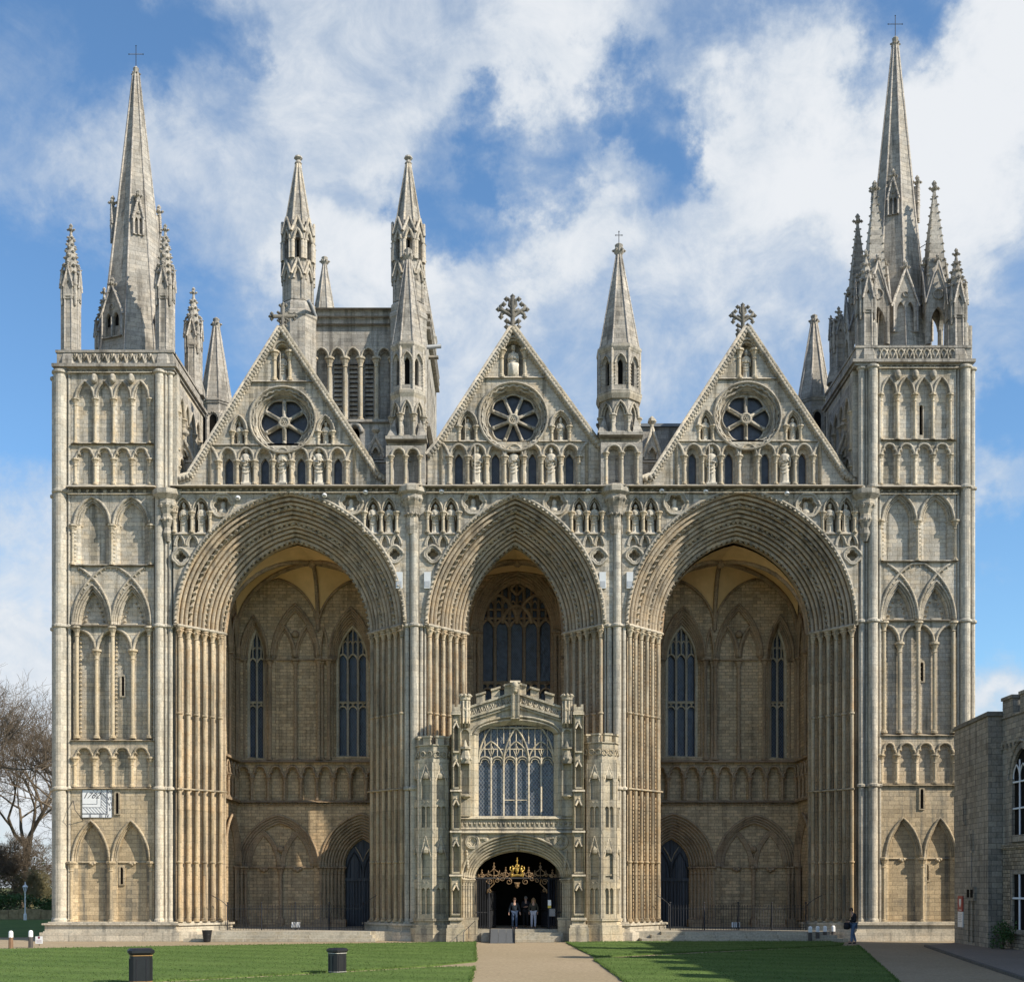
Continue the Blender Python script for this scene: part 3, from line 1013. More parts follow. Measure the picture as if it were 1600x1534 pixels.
# spire and pinnacles of the left tower
lcx, lcy = P(180, 0).x, 3.6
k36 = (D0 + 3.6) / D0
mb = MB()
zs0, zs1 = Z(578, 3.6), Z(113, 3.6)
plain_spirelet(mb, lcx, lcy, zs0, zs1 + .3, 59 * S * k36, 0, True, 8, 0, .22, 5.2 * S)
mb.build('spire', GREY, LTB)
metal_cross(LTB, lcx, lcy, zs1, Z(72, 3.6) - zs1)
def spire_r(z, z0, z1, r0, r1):
    return r0 + (r1 - r0) * (z - z0) / (z1 - z0)
for j in range(4):
    a = -pi / 2 + pi / 8 + j * pi / 2
    zl = Z(384, 3.6)
    lucarne(LTB, lcx, lcy, zl, a, spire_r(zl, zs0, zs1, 59 * S * k36, .17) * .93 + .06, .25, 1.9)
    lucarne(LTB, lcx, lcy, Z(549, 3.6), a - pi / 4, 59 * S * k36 * .93 + .02, .62, 2.6)
for px, Y, tip in ((103, .75, 350), (252, .75, 350)):
    pinnacle(LTB, P(px, 0, 0).x, Y, Z(578, Y), Z(470, Y), Z(tip, Y), 14 * S, gh=1.2)
for px in (102, 255):
    pinnacle(LTB, P(px, 0, 0).x, 6.2, Z(620 if px > 200 else 580, 6.2), Z(545, 6.2), Z(449, 6.2), 14 * S, gh=1.2)

# spire of the right tower with its four great crocketed pinnacles
rcx, rcy = P(1432, 0).x, 3.6
mb = MB()
zs0, zs1 = Z(572, 3.6), Z(66, 3.6)
plain_spirelet(mb, rcx, rcy, zs0, zs1 + .3, 57 * S * k36, 0, True, 8, 0, .24, 4.6 * S)
mb.build('spire', GREY, RTB)
metal_cross(RTB, rcx, rcy, zs1, Z(25, 3.6) - zs1)
for j in range(4):
    a = -pi / 2 - pi / 8 + j * pi / 2
    zl = Z(352, 3.6)
    lucarne(RTB, rcx, rcy, zl, a, spire_r(zl, zs0, zs1, 57 * S * k36, .17) * .93 + .06, .25, 1.9)
    lucarne(RTB, rcx, rcy, Z(541, 3.6), -pi / 2 + j * pi / 2, 52 * S * k36 * .93 + .1, .62, 3.2)


def great_pinnacle(x, y):
    """tall crocketed pyramid carried on gabled arches that leave a way through beneath it"""
    mb = MB()
    zb, zsp, zt = Z(545, 2), Z(505, 2), Z(286, 2)
    h = .50
    for sx_ in (-1, 1):
        for sy_ in (-1, 1):
            lathe(mb, x + sx_ * h, y + sy_ * h, [(.16, zb), (.14, zsp + .6)], 8, 0, False)
    for j in range(4):
        fr = MF((x, y, 0), -pi / 2 + j * pi / 2)
        out = [(-h, zsp - .2), (-h, zsp + .9), (0, zsp + 2.9), (h, zsp + .9), (h, zsp - .2)] + arch(h - .12, -h + .12, zsp - .2, zsp + .55, 6)
        out = [(-h - .1, zsp - .2), (-h - .1, zsp + .9), (0, zsp + 2.6), (h + .1, zsp + .9), (h + .1, zsp - .2)] + arch(-h + .14, h - .14, zsp - .2, zsp + .6, 6)[::-1]
        panel(mb, fr, out, [], h + .12, h - .12, 0)
        fill(mb, fr, [out], h - .12, 0)
        for q in (-1, 1):
            tube(mb, [fr.p(q * (h + .16), zsp + .75, h + .15), fr.p(0, zsp + 3.0, h + .15)], .065, 5, 0)
        tube(mb, [fr.p(.26 * cos(a * pi / 6), zsp + 1.25 + .26 * sin(a * pi / 6), h + .14) for a in range(12)], .05, 5, 0, True, True)
        finial(mb, *fr.p(0, zsp + 3.0, h + .05), .2, 0)
    lathe(mb, x, y, [(.74, zsp + 1.2), (.50, zsp + 4.2), (.085, zt - .5)], 4, 0, False, pi / 4)
    crockets(mb, x, y, zsp + 2.2, zt - .5, .64, .1, 4, .42, .12, 0, pi / 4)
    finial(mb, x, y, zt - .45, .27, 0)
    mb.build('great_pinnacle', GREY, RTB)


for dx in (-48, 48):
    for yy in (2.0, 5.3):
        great_pinnacle(rcx + dx * S, yy)
for px, tip, sh in ((1359, 390, 492), (1502, 388, 500)):
    pinnacle(RTB, P(px, 0, 0).x, .75, Z(572, .75), Z(sh, .75), Z(tip, .75), 15 * S, gh=1.5)
for px in (1359, 1502):
    pinnacle(RTB, P(px, 0, 0).x, 6.2, Z(600, 6.2), Z(545, 6.2), Z(479, 6.2), 14 * S, gh=1.3)
wm = MB()
tube(wm, [(rcx + .9, 3.0, Z(392, 3)), (rcx + 48 * S - .3, 2.0, Z(379, 2))], .02, 4)
wm.build('tie_rod', IRON, RTB)
# shafts carry on above the cornice at the inner corners
for B, specs in ((RTB, [(1364, .5, 7), (1350, .7, 6)]), (RTB, [(1506, .5, 7), (1514, .8, 5)])):
    shaft_cluster(B, specs, Z(572), Z(500), [], 'corner_buttress', GREY)

# ================================================================= arch wall, great arches, piers
ARCHES = [dict(o=(-17.42, -5.54), i=(-15.44, -7.65), ao=770, ai=847), dict(o=(-4.44, 4.79), i=(-2.47, 2.81), ao=775, ai=853), dict(o=(5.94, 17.82), i=(7.96, 15.95), ao=767, ai=845)]
YO, YI = .25, 2.6
ZSP = Z(975)
RING_Z = [Z(1112), Z(1231), Z(1346)]


def archivolt(parent, A):
    mb = MB()
    prof = []
    K = 11
    for i in range(K):
        t0, d = i / K, 1.0 / K
        big = .105 if i % 3 else .075
        for s_ in (0, .12, .3, .5, .68):
            prof.append((t0 + d * s_, big * sin(pi * s_ / .68) if s_ else 0))
        prof.append((t0 + d * .72, -.17))
        prof.append((t0 + d * .96, -.17))
    prof.append((1.0, 0.0))
    zao, zai = Z(A['ao'], YO), Z(A['ai'], YI)
    rows = []
    for t, b in prof:
        L = A['o'][0] + (A['i'][0] - A['o'][0]) * t + b * .7
        R = A['o'][1] + (A['i'][1] - A['o'][1]) * t - b * .7
        za = zao + (zai - zao) * t - b * .7
        Y = YO + (YI - YO) * t - b * .75
        rows.append([(p[0], Y, p[1]) for p in arch(L, R, ZSP, za, 30)])
    # soffit behind the innermost roll
    rows.append([(p[0], 3.0, p[2]) for p in rows[-1]])
    n = len(rows[0])
    for a, b in zip(rows[:-1], rows[1:]):
        mb.add(a + b, [(i, i + 1, n + i + 1, n + i) for i in range(n - 1)], 0, True)
    o = mb.build('great_arch', ARCHM, parent)
    for t, size, depth, step in ((0.0, .20, .16, .27), (.29, .26, .22, .36), (.62, .20, .15, .28), (.985, .24, .2, .30)):
        dm = MB()
        L = A['o'][0] + (A['i'][0] - A['o'][0]) * t
        R = A['o'][1] + (A['i'][1] - A['o'][1]) * t
        za = zao + (zai - zao) * t
        Y = YO + (YI - YO) * t - .08
        pts = [(p[0], Y, p[1]) for p in arch(L, R, ZSP, za, 26)]
        h = len(pts) // 2
        for seg, sx in ((pts[:h + 1], .55), (pts[h:], -.55)):
            dogtooth(dm, seg, size, V((sx, -.83, 0)), step, 0, depth)
        if t == 0:
            tube(dm, [(p[0], YO - .05, p[2] + .12) for p in pts], .09, 6)
        dm.build('dogtooth_band', TRIM, o)
    return o


def jamb(parent, Xo, Xi, shade=False):
    """stepped reveal with six great shafts, thin rolls between, ringed at three heights, carved capitals under the springing"""
    mb = MB()
    K = 6
    dx, dy = (Xi - Xo) / K, (YI - YO) / K
    sg = 1 if dx > 0 else -1
    # plain splayed wall well behind the shafts, a thin roll between each pair
    bk = 0.0 if sg > 0 else .28
    pl = [(Xo, YO + .12), (Xo - sg * .0, YO + .30 + bk)]
    pl += [(Xi - sg * (.08 + bk), YI + .20), (Xi, YI + .2), (Xi, 3.0)]
    vs = [(x, y, z) for z in (.9, ZSP) for x, y in pl]
    n = len(pl)
    mb.add(vs, [(i, i + 1, n + i + 1, n + i) for i in range(n - 1)])
    for i in range(K + 1):
        x, y = Xo + dx * (i - .02) - sg * bk * .4, YO + dy * i + .27 + bk * .4
        lathe(mb, x, y, [(.05, 1.0), (.05, ZSP - .05)], 7, 0, False)
        if 0 < i < K:
            dogtooth(mb, [(x + sg * .08, y + .0, 1.6), (x + sg * .08, y + .0, ZSP - .5)], .085, V((sg * .7, -.7, 0)), .2)
    o = mb.build('jamb', ARCHM, parent)
    zb = .98
    for i in range(K):
        cm = MB()
        x, y = Xo + dx * (i + .47) + sg * .02, YO + dy * (i + .53)
        colm(cm, (x, y, ZSP - .05), zb, .097, 0, 12, True, False, RING_Z)
        z = ZSP - .05
        lathe(cm, x, y, [(.097, z - .55), (.14, z - .52), (.10, z - .48), (.13, z - .35), (.2, z - .15), (.17, z - .12), (.22, z - .09), (.22, z)], 10, 0, False)
        for j in range(6):
            a = j * pi / 3
            blob(cm, (x + .17 * cos(a), y + .17 * sin(a), z - .2), .07)
        cm.build('shaft', SHAFT, o)
    am = MB()
    a, b = V((Xo - sg * .35, YO - .12, 0)), V((Xi + sg * .14, YI + .12, 0))
    path = []
    for i in range(K):
        q0, q1 = i / K, (i + .5) / K
        path += [(Xo + (Xi - Xo) * q0 + sg * .10, YO + (YI - YO) * q0 - .06, ZSP), (Xo + (Xi - Xo) * q1 + sg * .14, YO + (YI - YO) * q1 - .12, ZSP)]
    path += [(Xi + sg * .12, YI, ZSP)]
    tube(am, path, .085, 6)
    rp = [[(p[0], p[1] + .06, z_) for p in path] for z_ in RING_Z[1:2]]
    am.build('impost', TRIM, o)
    for q in rp:
        am = MB()
        tube(am, q, .05, 6)
        am.build('string_course', TRIM, o)
    return o


arch_objs = [archivolt(CATH, A) for A in ARCHES]
for A, ob in zip(ARCHES, arch_objs):
    jamb(ob, A['o'][0], A['i'][0])
    jamb(ob, A['o'][1], A['i'][1])

# piers (four) with their shafts and plinths
PIERS = [([(-15.44, 2.75), (-17.42, .35), (-17.9, .35), (-17.9, 3.0), (-15.44, 3.0)], None),
         ([(-7.65, 2.75), (-5.54, .35), (-4.44, .35), (-2.47, 2.75), (-2.47, 3.0), (-7.65, 3.0)], [(647.5, .28, 6.6), (658.2, .36, 3.0), (636, .40, 4.0), (664.5, .42, 1.8)]),
         ([(2.81, 2.75), (4.79, .35), (5.94, .35), (7.96, 2.75), (7.96, 3.0), (2.81, 3.0)], [(964.5, .28, 6.4), (975, .36, 3.0), (952.5, .40, 4.2), (945.5, .45, 1.8)]),
         ([(15.95, 2.75), (17.82, .35), (18.0, .35), (18.0, 3.0), (15.95, 3.0)], None)]
for poly, sh in PIERS:
    mb = MB()
    for d, za, zb_ in ((.50, -.3, .46), (.36, .46, .52), (.30, .52, .80), (.40, .80, .90), (.12, .90, .99)):
        prism(mb, offset_poly(poly, d), za, zb_)
    base = mb.build('pier', BUTT, CATH)
    if sh:
        shaft_cluster(base, sh, .98, Z(768), [ZSP, Z(1231)], 'pier_shaft', BUTT, [(632, 668, .68, 1.0)] if sh[0][0] < 800 else [(944, 979, .68, 1.0)])
        # carved corbel cap under the main string
        cm = MB()
        px = sh[0][0]
        c = P(px, 766, .3)
        lathe(cm, c.x - .1, c.y, [(.25, c.z - 2.3), (.35, c.z - 1.9), (.3, c.z - 1.5), (.42, c.z - .9), (.62, c.z - .5), (.6, c.z - .35), (.78, c.z - .2), (.78, c.z + .05), (.6, c.z + .2)], 10, 0, False)
        for i in range(10):
            a = i * 2 * pi / 10
            blob(cm, (c.x - .1 + .55 * cos(a), c.y + .55 * sin(a), c.z - .55), .14)
            blob(cm, (c.x - .1 + .36 * cos(a + .3), c.y + .36 * sin(a + .3), c.z - 1.3), .12)
        cm.build('carved_corbel', TRIM, base)
for px, dx in ((262, 6), (1352, -4)):
    cm = MB()
    c = P(px, 768, .3)
    lathe(cm, c.x, c.y, [(.12, c.z - 2.6), (.28, c.z - 2.2), (.2, c.z - 1.9), (.36, c.z - 1.5), (.3, c.z - 1.2), (.52, c.z - .7), (.5, c.z - .5), (.75, c.z - .25), (.75, c.z)], 9, 0, False)
    for i in range(9):
        a = i * 2 * pi / 9
        blob(cm, (c.x + .45 * cos(a), c.y + .45 * sin(a), c.z - .8), .13)
        blob(cm, (c.x + .33 * cos(a + .3), c.y + .33 * sin(a + .3), c.z - 1.5), .11)
    cm.build('carved_corbel', TRIM, LTB if px < 800 else RTB)

# ---- spandrel wall with niches, quatrefoils, rosettes
FW = FF(.25)
SPANS = [(271, 640), (655, 958), (972, 1341)]
# niche pairs: (x positions of the three colonnettes), quatrefoil centre, trefoil pair, rosette centre
SPAND = [dict(l=[272.5, 300, 328.5], r=[569.5, 595.5, 620], lt=[(272, 289.5), (290.5, 311)], rt=[(592, 609.5), (610.5, 628)], lq=(282.5, 870), rq=(616.5, 866), lr=(347.5, 790), rr=(548.5, 786)),
         dict(l=[668, 692.5, 717], r=[893, 917, 941], lt=[(663.5, 682), (683, 701.5)], rt=[(910, 927), (928, 944)], lq=(676, 866), rq=(935, 869), lr=(740, 785.5), rr=(867, 786.5)),
         dict(l=[982, 1005, 1029.5], r=[1285, 1310.5, 1335], lt=[(980, 998), (999, 1016)], rt=[(1305, 1322), (1323, 1340)], lq=(991, 868), rq=(1331.5, 868), lr=(1055.5, 786), rr=(1261.5, 790))]


def ringpts(cx, cy, r, n=28, lobes=0, amp=0.0, rot=0.0):
    out = []
    for i in range(n):
        a = 2 * pi * i / n
        rr = r * (1 + amp * abs(cos(lobes * (a + rot) / 2)) - amp * .5) if lobes else r
        out.append((cx + rr * cos(a), cy + rr * sin(a)))
    return out


wallo = None
facade = MB()
for i, (A, (u0, u1), D) in enumerate(zip(ARCHES, SPANS, SPAND)):
    toP = lambda X: 800 + X / (S * (D0 + YO) / D0)
    al, ar_ = toP(A['o'][0]), toP(A['o'][1])
    crv = arch(al, ar_, 975.3, A['ao'], 30)
    outer = [(u0, 771), (u1, 771), (u1, 976), (ar_, 976)] + crv[::-1] + [(al, 976), (u0, 976)]
    holes = []
    small = []
    for side in 'lr':
        xs = D[side]
        for a, b in zip(xs[:-1], xs[1:]):
            fp = opening(a + 1.0, b - 1.0, 799, 776.5, 832, 6)
            ip = opening(a + 3.6, b - 3.6, 799, 781, 832, 6)
            holes.append((fp, ip, -.28, -.66, 0))
            small.append((arch(a + 1, b - 1, 799, 776.5, 6), .04, .05))
            small.append((arch(a + 3, b - 3, 799, 780, 6), -.12, .05))
        for a, b in D[side + 't']:
            m_ = (a + b) / 2
            fp = opening(a + 4.6, b - 4.6, 849, 838.5, 855, 5)
            holes.append((fp, None, -.16, -.2, 0))
            small.append((arch(a + .6, b - .6, 852, 834.5, 6), .03, .055))
            small.append((arch(a + 2.8, b - 2.8, 852, 837, 6), .0, .045))
        q = D[side + 'q']
        holes.append((ringpts(q[0], q[1], 7.0, 24, 4, .35), None, -.3, -.5, 0))
        small.append((ringpts(q[0], q[1], 12.5, 24, 4, .18) + [ringpts(q[0], q[1], 12.5, 24, 4, .18)[0]], .03, .08))
        small.append((ringpts(q[0], q[1], 9.4, 24, 4, .25) + [ringpts(q[0], q[1], 9.4, 24, 4, .25)[0]], .0, .07))
        q = D[side + 'r']
        holes.append((ringpts(q[0], q[1], 12.5, 36, 6, .26), None, -.3, -.42, 0))
        for rr, am, ww, th in ((18.0, .08, .05, .08), (15.4, .12, .02, .06), (13.2, .24, .03, .05)):
            rp = ringpts(q[0], q[1], rr, 36, 6, am)
            small.append((rp + [rp[0]], ww, th))
    panel(facade, FW, outer, holes, 0, -.2, 0, False)
    for pts, ww, th in small:
        tube(facade, curve3(FW, pts, ww), th, 5, 2)
    for side in 'lr':
        xs = D[side]
        fbox(facade, FW, xs[0] - 2, xs[-1] + 2, 832.5, 835, -.3, .12, 2, .06)
        q = D[side + 'r']
        c = FW.p(q[0] - 1, q[1] + 7, -.3)
        lathe(facade, c.x, c.y, [(.30, c.z - .22), (.26, c.z), (.12, c.z + .18), (.15, c.z + .3), (.15, c.z + .42), (.03, c.z + .55)], 8, 3, True)
wallo = facade.build('arch_wall', [ASH, VOID, TRIM, STAT], CATH)
for D in SPAND:
    for side in 'lr':
        for x in D[side]:
            cm = MB()
            colm(cm, FW.p(x, 799.5, .06), FW.p(0, 832.5).z, .075, 0, 8)
            cm.build('colonnette', SHAFTL, wallo)
# main string course over the arches, with carved bosses, stepping round the shafts
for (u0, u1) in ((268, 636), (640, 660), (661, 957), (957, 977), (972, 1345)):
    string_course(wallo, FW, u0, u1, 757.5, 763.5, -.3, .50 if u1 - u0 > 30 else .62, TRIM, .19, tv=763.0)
bm = MB()
box(bm, P(268, 0).x, P(1345, 0).x, .9, 3.0, Z(768), Z(757))
bm.build('wall_head', ASH, wallo)
# back of the arch wall (seen past the arch edges)
bk = MB()
fb = FF(3.0)
outer = [(fb_x, v) for fb_x, v in ((262, 762), (1352, 762), (1352, 1468), (262, 1468))]
hl = []
for A in ARCHES:
    tp = lambda X: 800 + X / (S * (D0 + 3.0) / D0)
    zi = 1385 - (Z(A['ai'], YI) - HC) / (S * (D0 + 3.0) / D0)
    zsp = 1385 - (ZSP - HC) / (S * (D0 + 3.0) / D0)
    hl.append((opening(tp(A['i'][0]), tp(A['i'][1]), zsp, zi, 1467, 20), None, -.01, -.02, None))
panel(bk, fb, outer, hl, 0, -.02, 0)
bk.build('rear_wall_face', INNER, wallo)

# ================================================================= gables
def rose(parent, fr, cx, cy, R, rt, petals, mats=(TRIM, GLASSD)):
    mb = MB()
    n = 48
    # stepped rings from the wall face inwards
    prof = [(R + 1.5, .02), (R + .8, .12), (R - 1.2, .14), (R - 3, .03), (R - 4, -.1), (R - 5.5, -.05), (R - 7, -.2), (R - 8.5, -.18), (rt + 2.5, -.36), (rt + 1, -.30), (rt, -.45)]
    vs, fs = [], []
    for r, w in prof:
        for i in range(n):
            a = 2 * pi * i / n
            vs.append(fr.p(cx + r * cos(a), cy + r * sin(a), w))
    for k in range(len(prof) - 1):
        for i in range(n):
            j = (i + 1) % n
            fs.append((k * n + i, k * n + j, (k + 1) * n + j, (k + 1) * n + i))
    mb.add(vs, fs, 0, False)
    # wavy scallop band
    for r, amp, lob, th, w in ((R - 5.0, .05, 26, .06, -.02), (rt + 5.5, .09, petals, .07, -.18)):
        rp = ringpts(cx, cy, r, 104, lob, amp, pi / 2)
        tube(mb, [fr.p(p[0], p[1], w) for p in rp], th, 5, 0, True, True)
    # pierced tracery plate
    def petal(a0):
        ha = pi / petals * .90
        pts = []
        r0, r1 = 8.6, rt - .8
        for i in range(9):
            t = i / 8
            a = a0 - ha + 2 * ha * t
            rr = r1 - 3.6 * abs(2 * t - 1) ** 1.7
            pts.append((cx + rr * cos(a), cy + rr * sin(a)))
        hb = ha * .68
        pts.append((cx + r0 * cos(a0 + hb), cy + r0 * sin(a0 + hb)))
        pts.append((cx + r0 * cos(a0 - hb), cy + r0 * sin(a0 - hb)))
        return pts
    rot = pi / 2 if petals == 8 else pi / 2 + pi / 6
    holes = []
    for i in range(petals):
        a = rot + 2 * pi * i / petals
        hp = petal(a)
        holes.append((hp, None, -.60, -.62, None))
        tube(mb, [fr.p(p[0], p[1], -.43) for p in hp], .055, 5, 0, True, True)
        b = a + pi / petals
        tube(mb, [fr.p(cx + 7 * cos(b), cy + 7 * sin(b), -.40), fr.p(cx + (rt - 5) * cos(b), cy + (rt - 4) * sin(b), -.40)], .075, 7, 0)
        for rr_ in (9, rt - 7):
            ball(mb, fr.p(cx + rr_ * cos(b), cy + rr_ * sin(b), -.40), .11, 0, nu=6, nv=4)
    panel(mb, fr, ringpts(cx, cy, rt, 48), holes, -.45, -.5, 0, False)
    for r, th in ((7.2, .085), (4.0, .05)):
        tube(mb, [fr.p(p[0], p[1], -.36) for p in ringpts(cx, cy, r, 18)], th, 6, 0, True, True)
    for i in range(6):
        a = i * pi / 3
        blob(mb, fr.p(cx + 3.6 * cos(a), cy + 3.6 * sin(a), -.36), .09)
    blob(mb, fr.p(cx, cy, -.36), .12)
    fill(mb, fr, [ringpts(cx, cy, rt, 36)], -.66, 1)
    return mb.build('rose_window', list(mats), parent)


def foliate_cross(parent, x, y, z, h, kind):
    """stone finial cross with curled arms"""
    mb = MB()
    r = h * .05
    if kind == 0:                      # latin cross with leafy ends
        tube(mb, [(x, y, z), (x, y, z + h)], r * 1.5, 6)
        tube(mb, [(x - h * .36, y, z + h * .66), (x + h * .36, y, z + h * .66)], r * 1.4, 6)
        ends = [(x, z + h, pi / 2), (x - h * .36, z + h * .66, pi), (x + h * .36, z + h * .66, 0)]
        for ex, ez, a in ends:
            for q in (-1, 0, 1):
                b = a + q * 1.0
                tube(mb, [(ex, y, ez), (ex + h * .12 * cos(b), y, ez + h * .12 * sin(b))], r, 5)
                blob(mb, (ex + h * .13 * cos(b), y, ez + h * .13 * sin(b)), r * 1.6)
        for q in (-1, 1):
            for zz_ in (.12, .3, .45):
                blob(mb, (x + q * h * .1, y, z + h * zz_), r * 1.8)
                tube(mb, [(x, y, z + h * zz_ - .05), (x + q * h * .1, y, z + h * zz_)], r * .8, 5)
            for q2 in (-1, 1):
                tube(mb, [(x + q * h * .05, y, z + h * .66 + q2 * h * .05), (x + q * h * .18, y, z + h * .66 + q2 * h * .14)], r, 5)
                blob(mb, (x + q * h * .19, y, z + h * .66 + q2 * h * .15), r * 1.4)
    else:                              # wheel of four curling branches
        c = z + h * .62
        tube(mb, [(x, y, z), (x, y, z + h * .4), (x, y, z + h)], r * 1.35, 6)
        blob(mb, (x, y, z + h * 1.02), r * 1.7)
        for q in (-1, 1):
            for zz_ in (.10, .27):
                tube(mb, [(x, y, z + h * (zz_ - .04)), (x + q * h * .1, y, z + h * (zz_ - .01)), (x + q * h * .16, y, z + h * (zz_ + .02))], r, 5)
                blob(mb, (x + q * h * .17, y, z + h * (zz_ + .03)), r * 1.9)
            tube(mb, [(x, y, z + h * .42), (x + q * h * .14, y, z + h * .52), (x + q * h * .30, y, c), (x + q * h * .40, y, c + h * .02)], r * 1.1, 6)
            tube(mb, [(x + q * h * .24, y, z + h * .56), (x + q * h * .33, y, z + h * .50), (x + q * h * .34, y, z + h * .44)], r, 6)
            blob(mb, (x + q * h * .34, y, z + h * .42), r * 1.8)
            tube(mb, [(x + q * h * .3, y, c), (x + q * h * .36, y, c + h * .12), (x + q * h * .28, y, c + h * .17)], r, 6)
            blob(mb, (x + q * h * .26, y, c + h * .17), r * 1.8)
            blob(mb, (x + q * h * .42, y, c + h * .02), r * 1.7)
            tube(mb, [(x, y, c + h * .03), (x + q * h * .10, y, c + h * .14), (x + q * h * .08, y, c + h * .28), (x + q * h * .16, y, c + h * .33)], r, 6)
            blob(mb, (x + q * h * .18, y, c + h * .32), r * 1.8)
            tube(mb, [(x, y, c - h * .03), (x + q * h * .12, y, c - h * .02), (x + q * h * .2, y, c + h * .02)], r, 6)
    return mb.build('finial_cross', DARKST, parent)


GAB = [dict(apex=(439, 513), l=(296, 744), r=(592, 744), ll=(268, 752), rr=(604, 750), rose=(442, 656, 52, 38.5, 6), xs=[328, 341.3, 370.3, 397.7, 426.5, 455, 483.2, 512.5, 541.2, 554],
            n1=(361, 386, 649, 673, 696), n2=(495, 522, 649, 673, 696), n0=(427, 455, 533, 548, 595, 594.5), cross=(440, 516, 471, 0), cap=719, hit=698),
       dict(apex=(801, 513), l=(684, 694), r=(934, 694), ll=(668, 713), rr=(945, 704), rose=(802, 651.6, 54, 41, 8), xs=[689, 702, 731, 760, 788.4, 817.7, 846.4, 876, 904.7, 917],
            n1=(715, 746, 642, 665, 690), n2=(860, 892, 642, 665, 690), n0=(782, 822, 527, 545, 590, 588.5), cross=(801, 512, 455, 1), cap=712, hit=692.5),
       dict(apex=(1167, 513), l=(1019, 744), r=(1321, 744), ll=(1004, 750), rr=(1336, 752), rose=(1167.7, 650, 53, 38.5, 6), xs=[1057, 1068.7, 1097.9, 1126.5, 1154.7, 1183.4, 1212, 1242, 1270, 1281],
            n1=(1090, 1116, 641, 664, 689), n2=(1226, 1253, 641, 664, 689), n0=(1153, 1181, 530, 545, 591, 590), cross=(1163, 516, 468, 2), cap=711, hit=692)]
GY = 1.0
FG = FF(GY)
STATUE_SPOTS = []
gable_objs = []
for gi, G in enumerate(GAB):
    ax, ay = G['apex']
    outer = [G['ll'], G['l'], (ax, ay), G['r'], G['rr'], (G['rr'][0], 757.5), (G['ll'][0], 757.5)]
    cx, cy, R, rt, pet = G['rose']
    holes = [(ringpts(cx, cy, R, 48), None, -.02, -.03, None)]
    sm = MB()
    xs = G['xs']
    vtop = G['hit'] - 2
    # the arcade band is its own sheet, so the gable's face stops above it
    zone = [(xs[0], vtop), (xs[-1], vtop), (xs[-1], 756.8), (xs[0], 756.8)]
    holes.append((zone, None, -.1, -.2, None))
    tubes = []
    for nn in ('n1', 'n2'):
        a, b, va, vs_, vb = G[nn]
        fp, ip = opening(a, b, vs_, va, vb, 7), opening(a + 5.5, b - 5.5, vs_, va + 6, vb, 7)
        holes.append((fp, ip, -.25, -.45, 0))
        for t in (0, .35, .75):
            tubes.append(([(p[0] + (q[0] - p[0]) * t, p[1] + (q[1] - p[1]) * t) for p, q in zip(fp[1:-1], ip[1:-1])], .05 - .25 * t, .06))
    a, b, va, vs_, vb, line = G['n0']
    fp, ip = opening(a, b, vs_, va, vb, 7), opening(a + 5, b - 5, vs_, va + 6, vb, 7)
    holes.append((fp, ip, -.3, -.5, 0))
    for t in (0, .5):
        tubes.append(([(p[0] + (q[0] - p[0]) * t, p[1] + (q[1] - p[1]) * t) for p, q in zip(fp[1:-1], ip[1:-1])], .05 - .25 * t, .07))
    gm = MB()
    panel(gm, FG, outer, holes, 0, -.9, 0)
    fill(gm, FG, [outer], -.9, 0)
    for pts, ww, th in tubes:
        tube(gm, curve3(FG, pts, ww), th, 6, 1)
    # ledge under the top niche and over the arcade
    sl_l = lambda v: G['l'][0] + (ax - G['l'][0]) * (G['l'][1] - v) / (G['l'][1] - ay)
    sl_r = lambda v: G['r'][0] + (ax - G['r'][0]) * (G['r'][1] - v) / (G['r'][1] - ay)
    fbox(gm, FG, sl_l(line) + 4, sl_r(line) - 4, line, line + 3, -.1, .13, 1, .08)
    fbox(gm, FG, max(xs[0] - 2, sl_l(vtop) + 4), cx - 30, vtop - 2.5, vtop, -.1, .10, 1, .06)
    fbox(gm, FG, cx + 30, min(xs[-1] + 2, sl_r(vtop) - 4), vtop - 2.5, vtop, -.1, .10, 1, .06)
    go = gm.build('gable', [ASH, TRIM], CATH)
    gable_objs.append(go)
    for nn in ('n1', 'n2', 'n0'):
        a, b, va, vs_, vb = G[nn][:5]
        for x in (a + 2, b - 2):
            cm = MB()
            colm(cm, FG.p(x, vs_, -.02), FG.p(0, vb).z, .075 if nn != 'n0' else .10, 0, 8)
            cm.build('colonnette', SHAFTL, go)
    rose(go, FG, cx, cy, R, rt, pet)
    win = {}
    for i in (1, 3, 5, 7):
        m_ = (xs[i] + xs[i + 1]) / 2
        win[i] = (m_ - 6.3, m_ + 6.3, G['cap'] - 6, G['cap'] + 6, 755.6)
    arcade(go, FG, xs[1:-1], vtop, G['hit'] + .5, G['cap'], 757.3, -.02, .30, 'r', .085, 4.8, ends=(xs[1] - xs[0], xs[-1] - xs[-2]), win={k - 1: v for k, v in win.items()}, wmat=GLASSD, wk=-.02)
    for a, b in ((xs[0], xs[1]), (xs[-1], xs[-2])):
        hm = MB()      # half arches closing the row
        tube(hm, [FG.p(b + (a - b) * t, G['cap'] - (G['cap'] - G['hit']) * sin(pi / 2 * t), .02) for t in (0, .25, .5, .75, 1)], .09, 6)
        tube(hm, [FG.p(a, vtop, .0), FG.p(a, 757, .0)], .09, 7)
        hm.build('half_arch', TRIM, go)
    # coping with a wavy scalloped edge
    cm = MB()
    path = [G['ll'], G['l'], (ax, ay), G['r'], G['rr']]
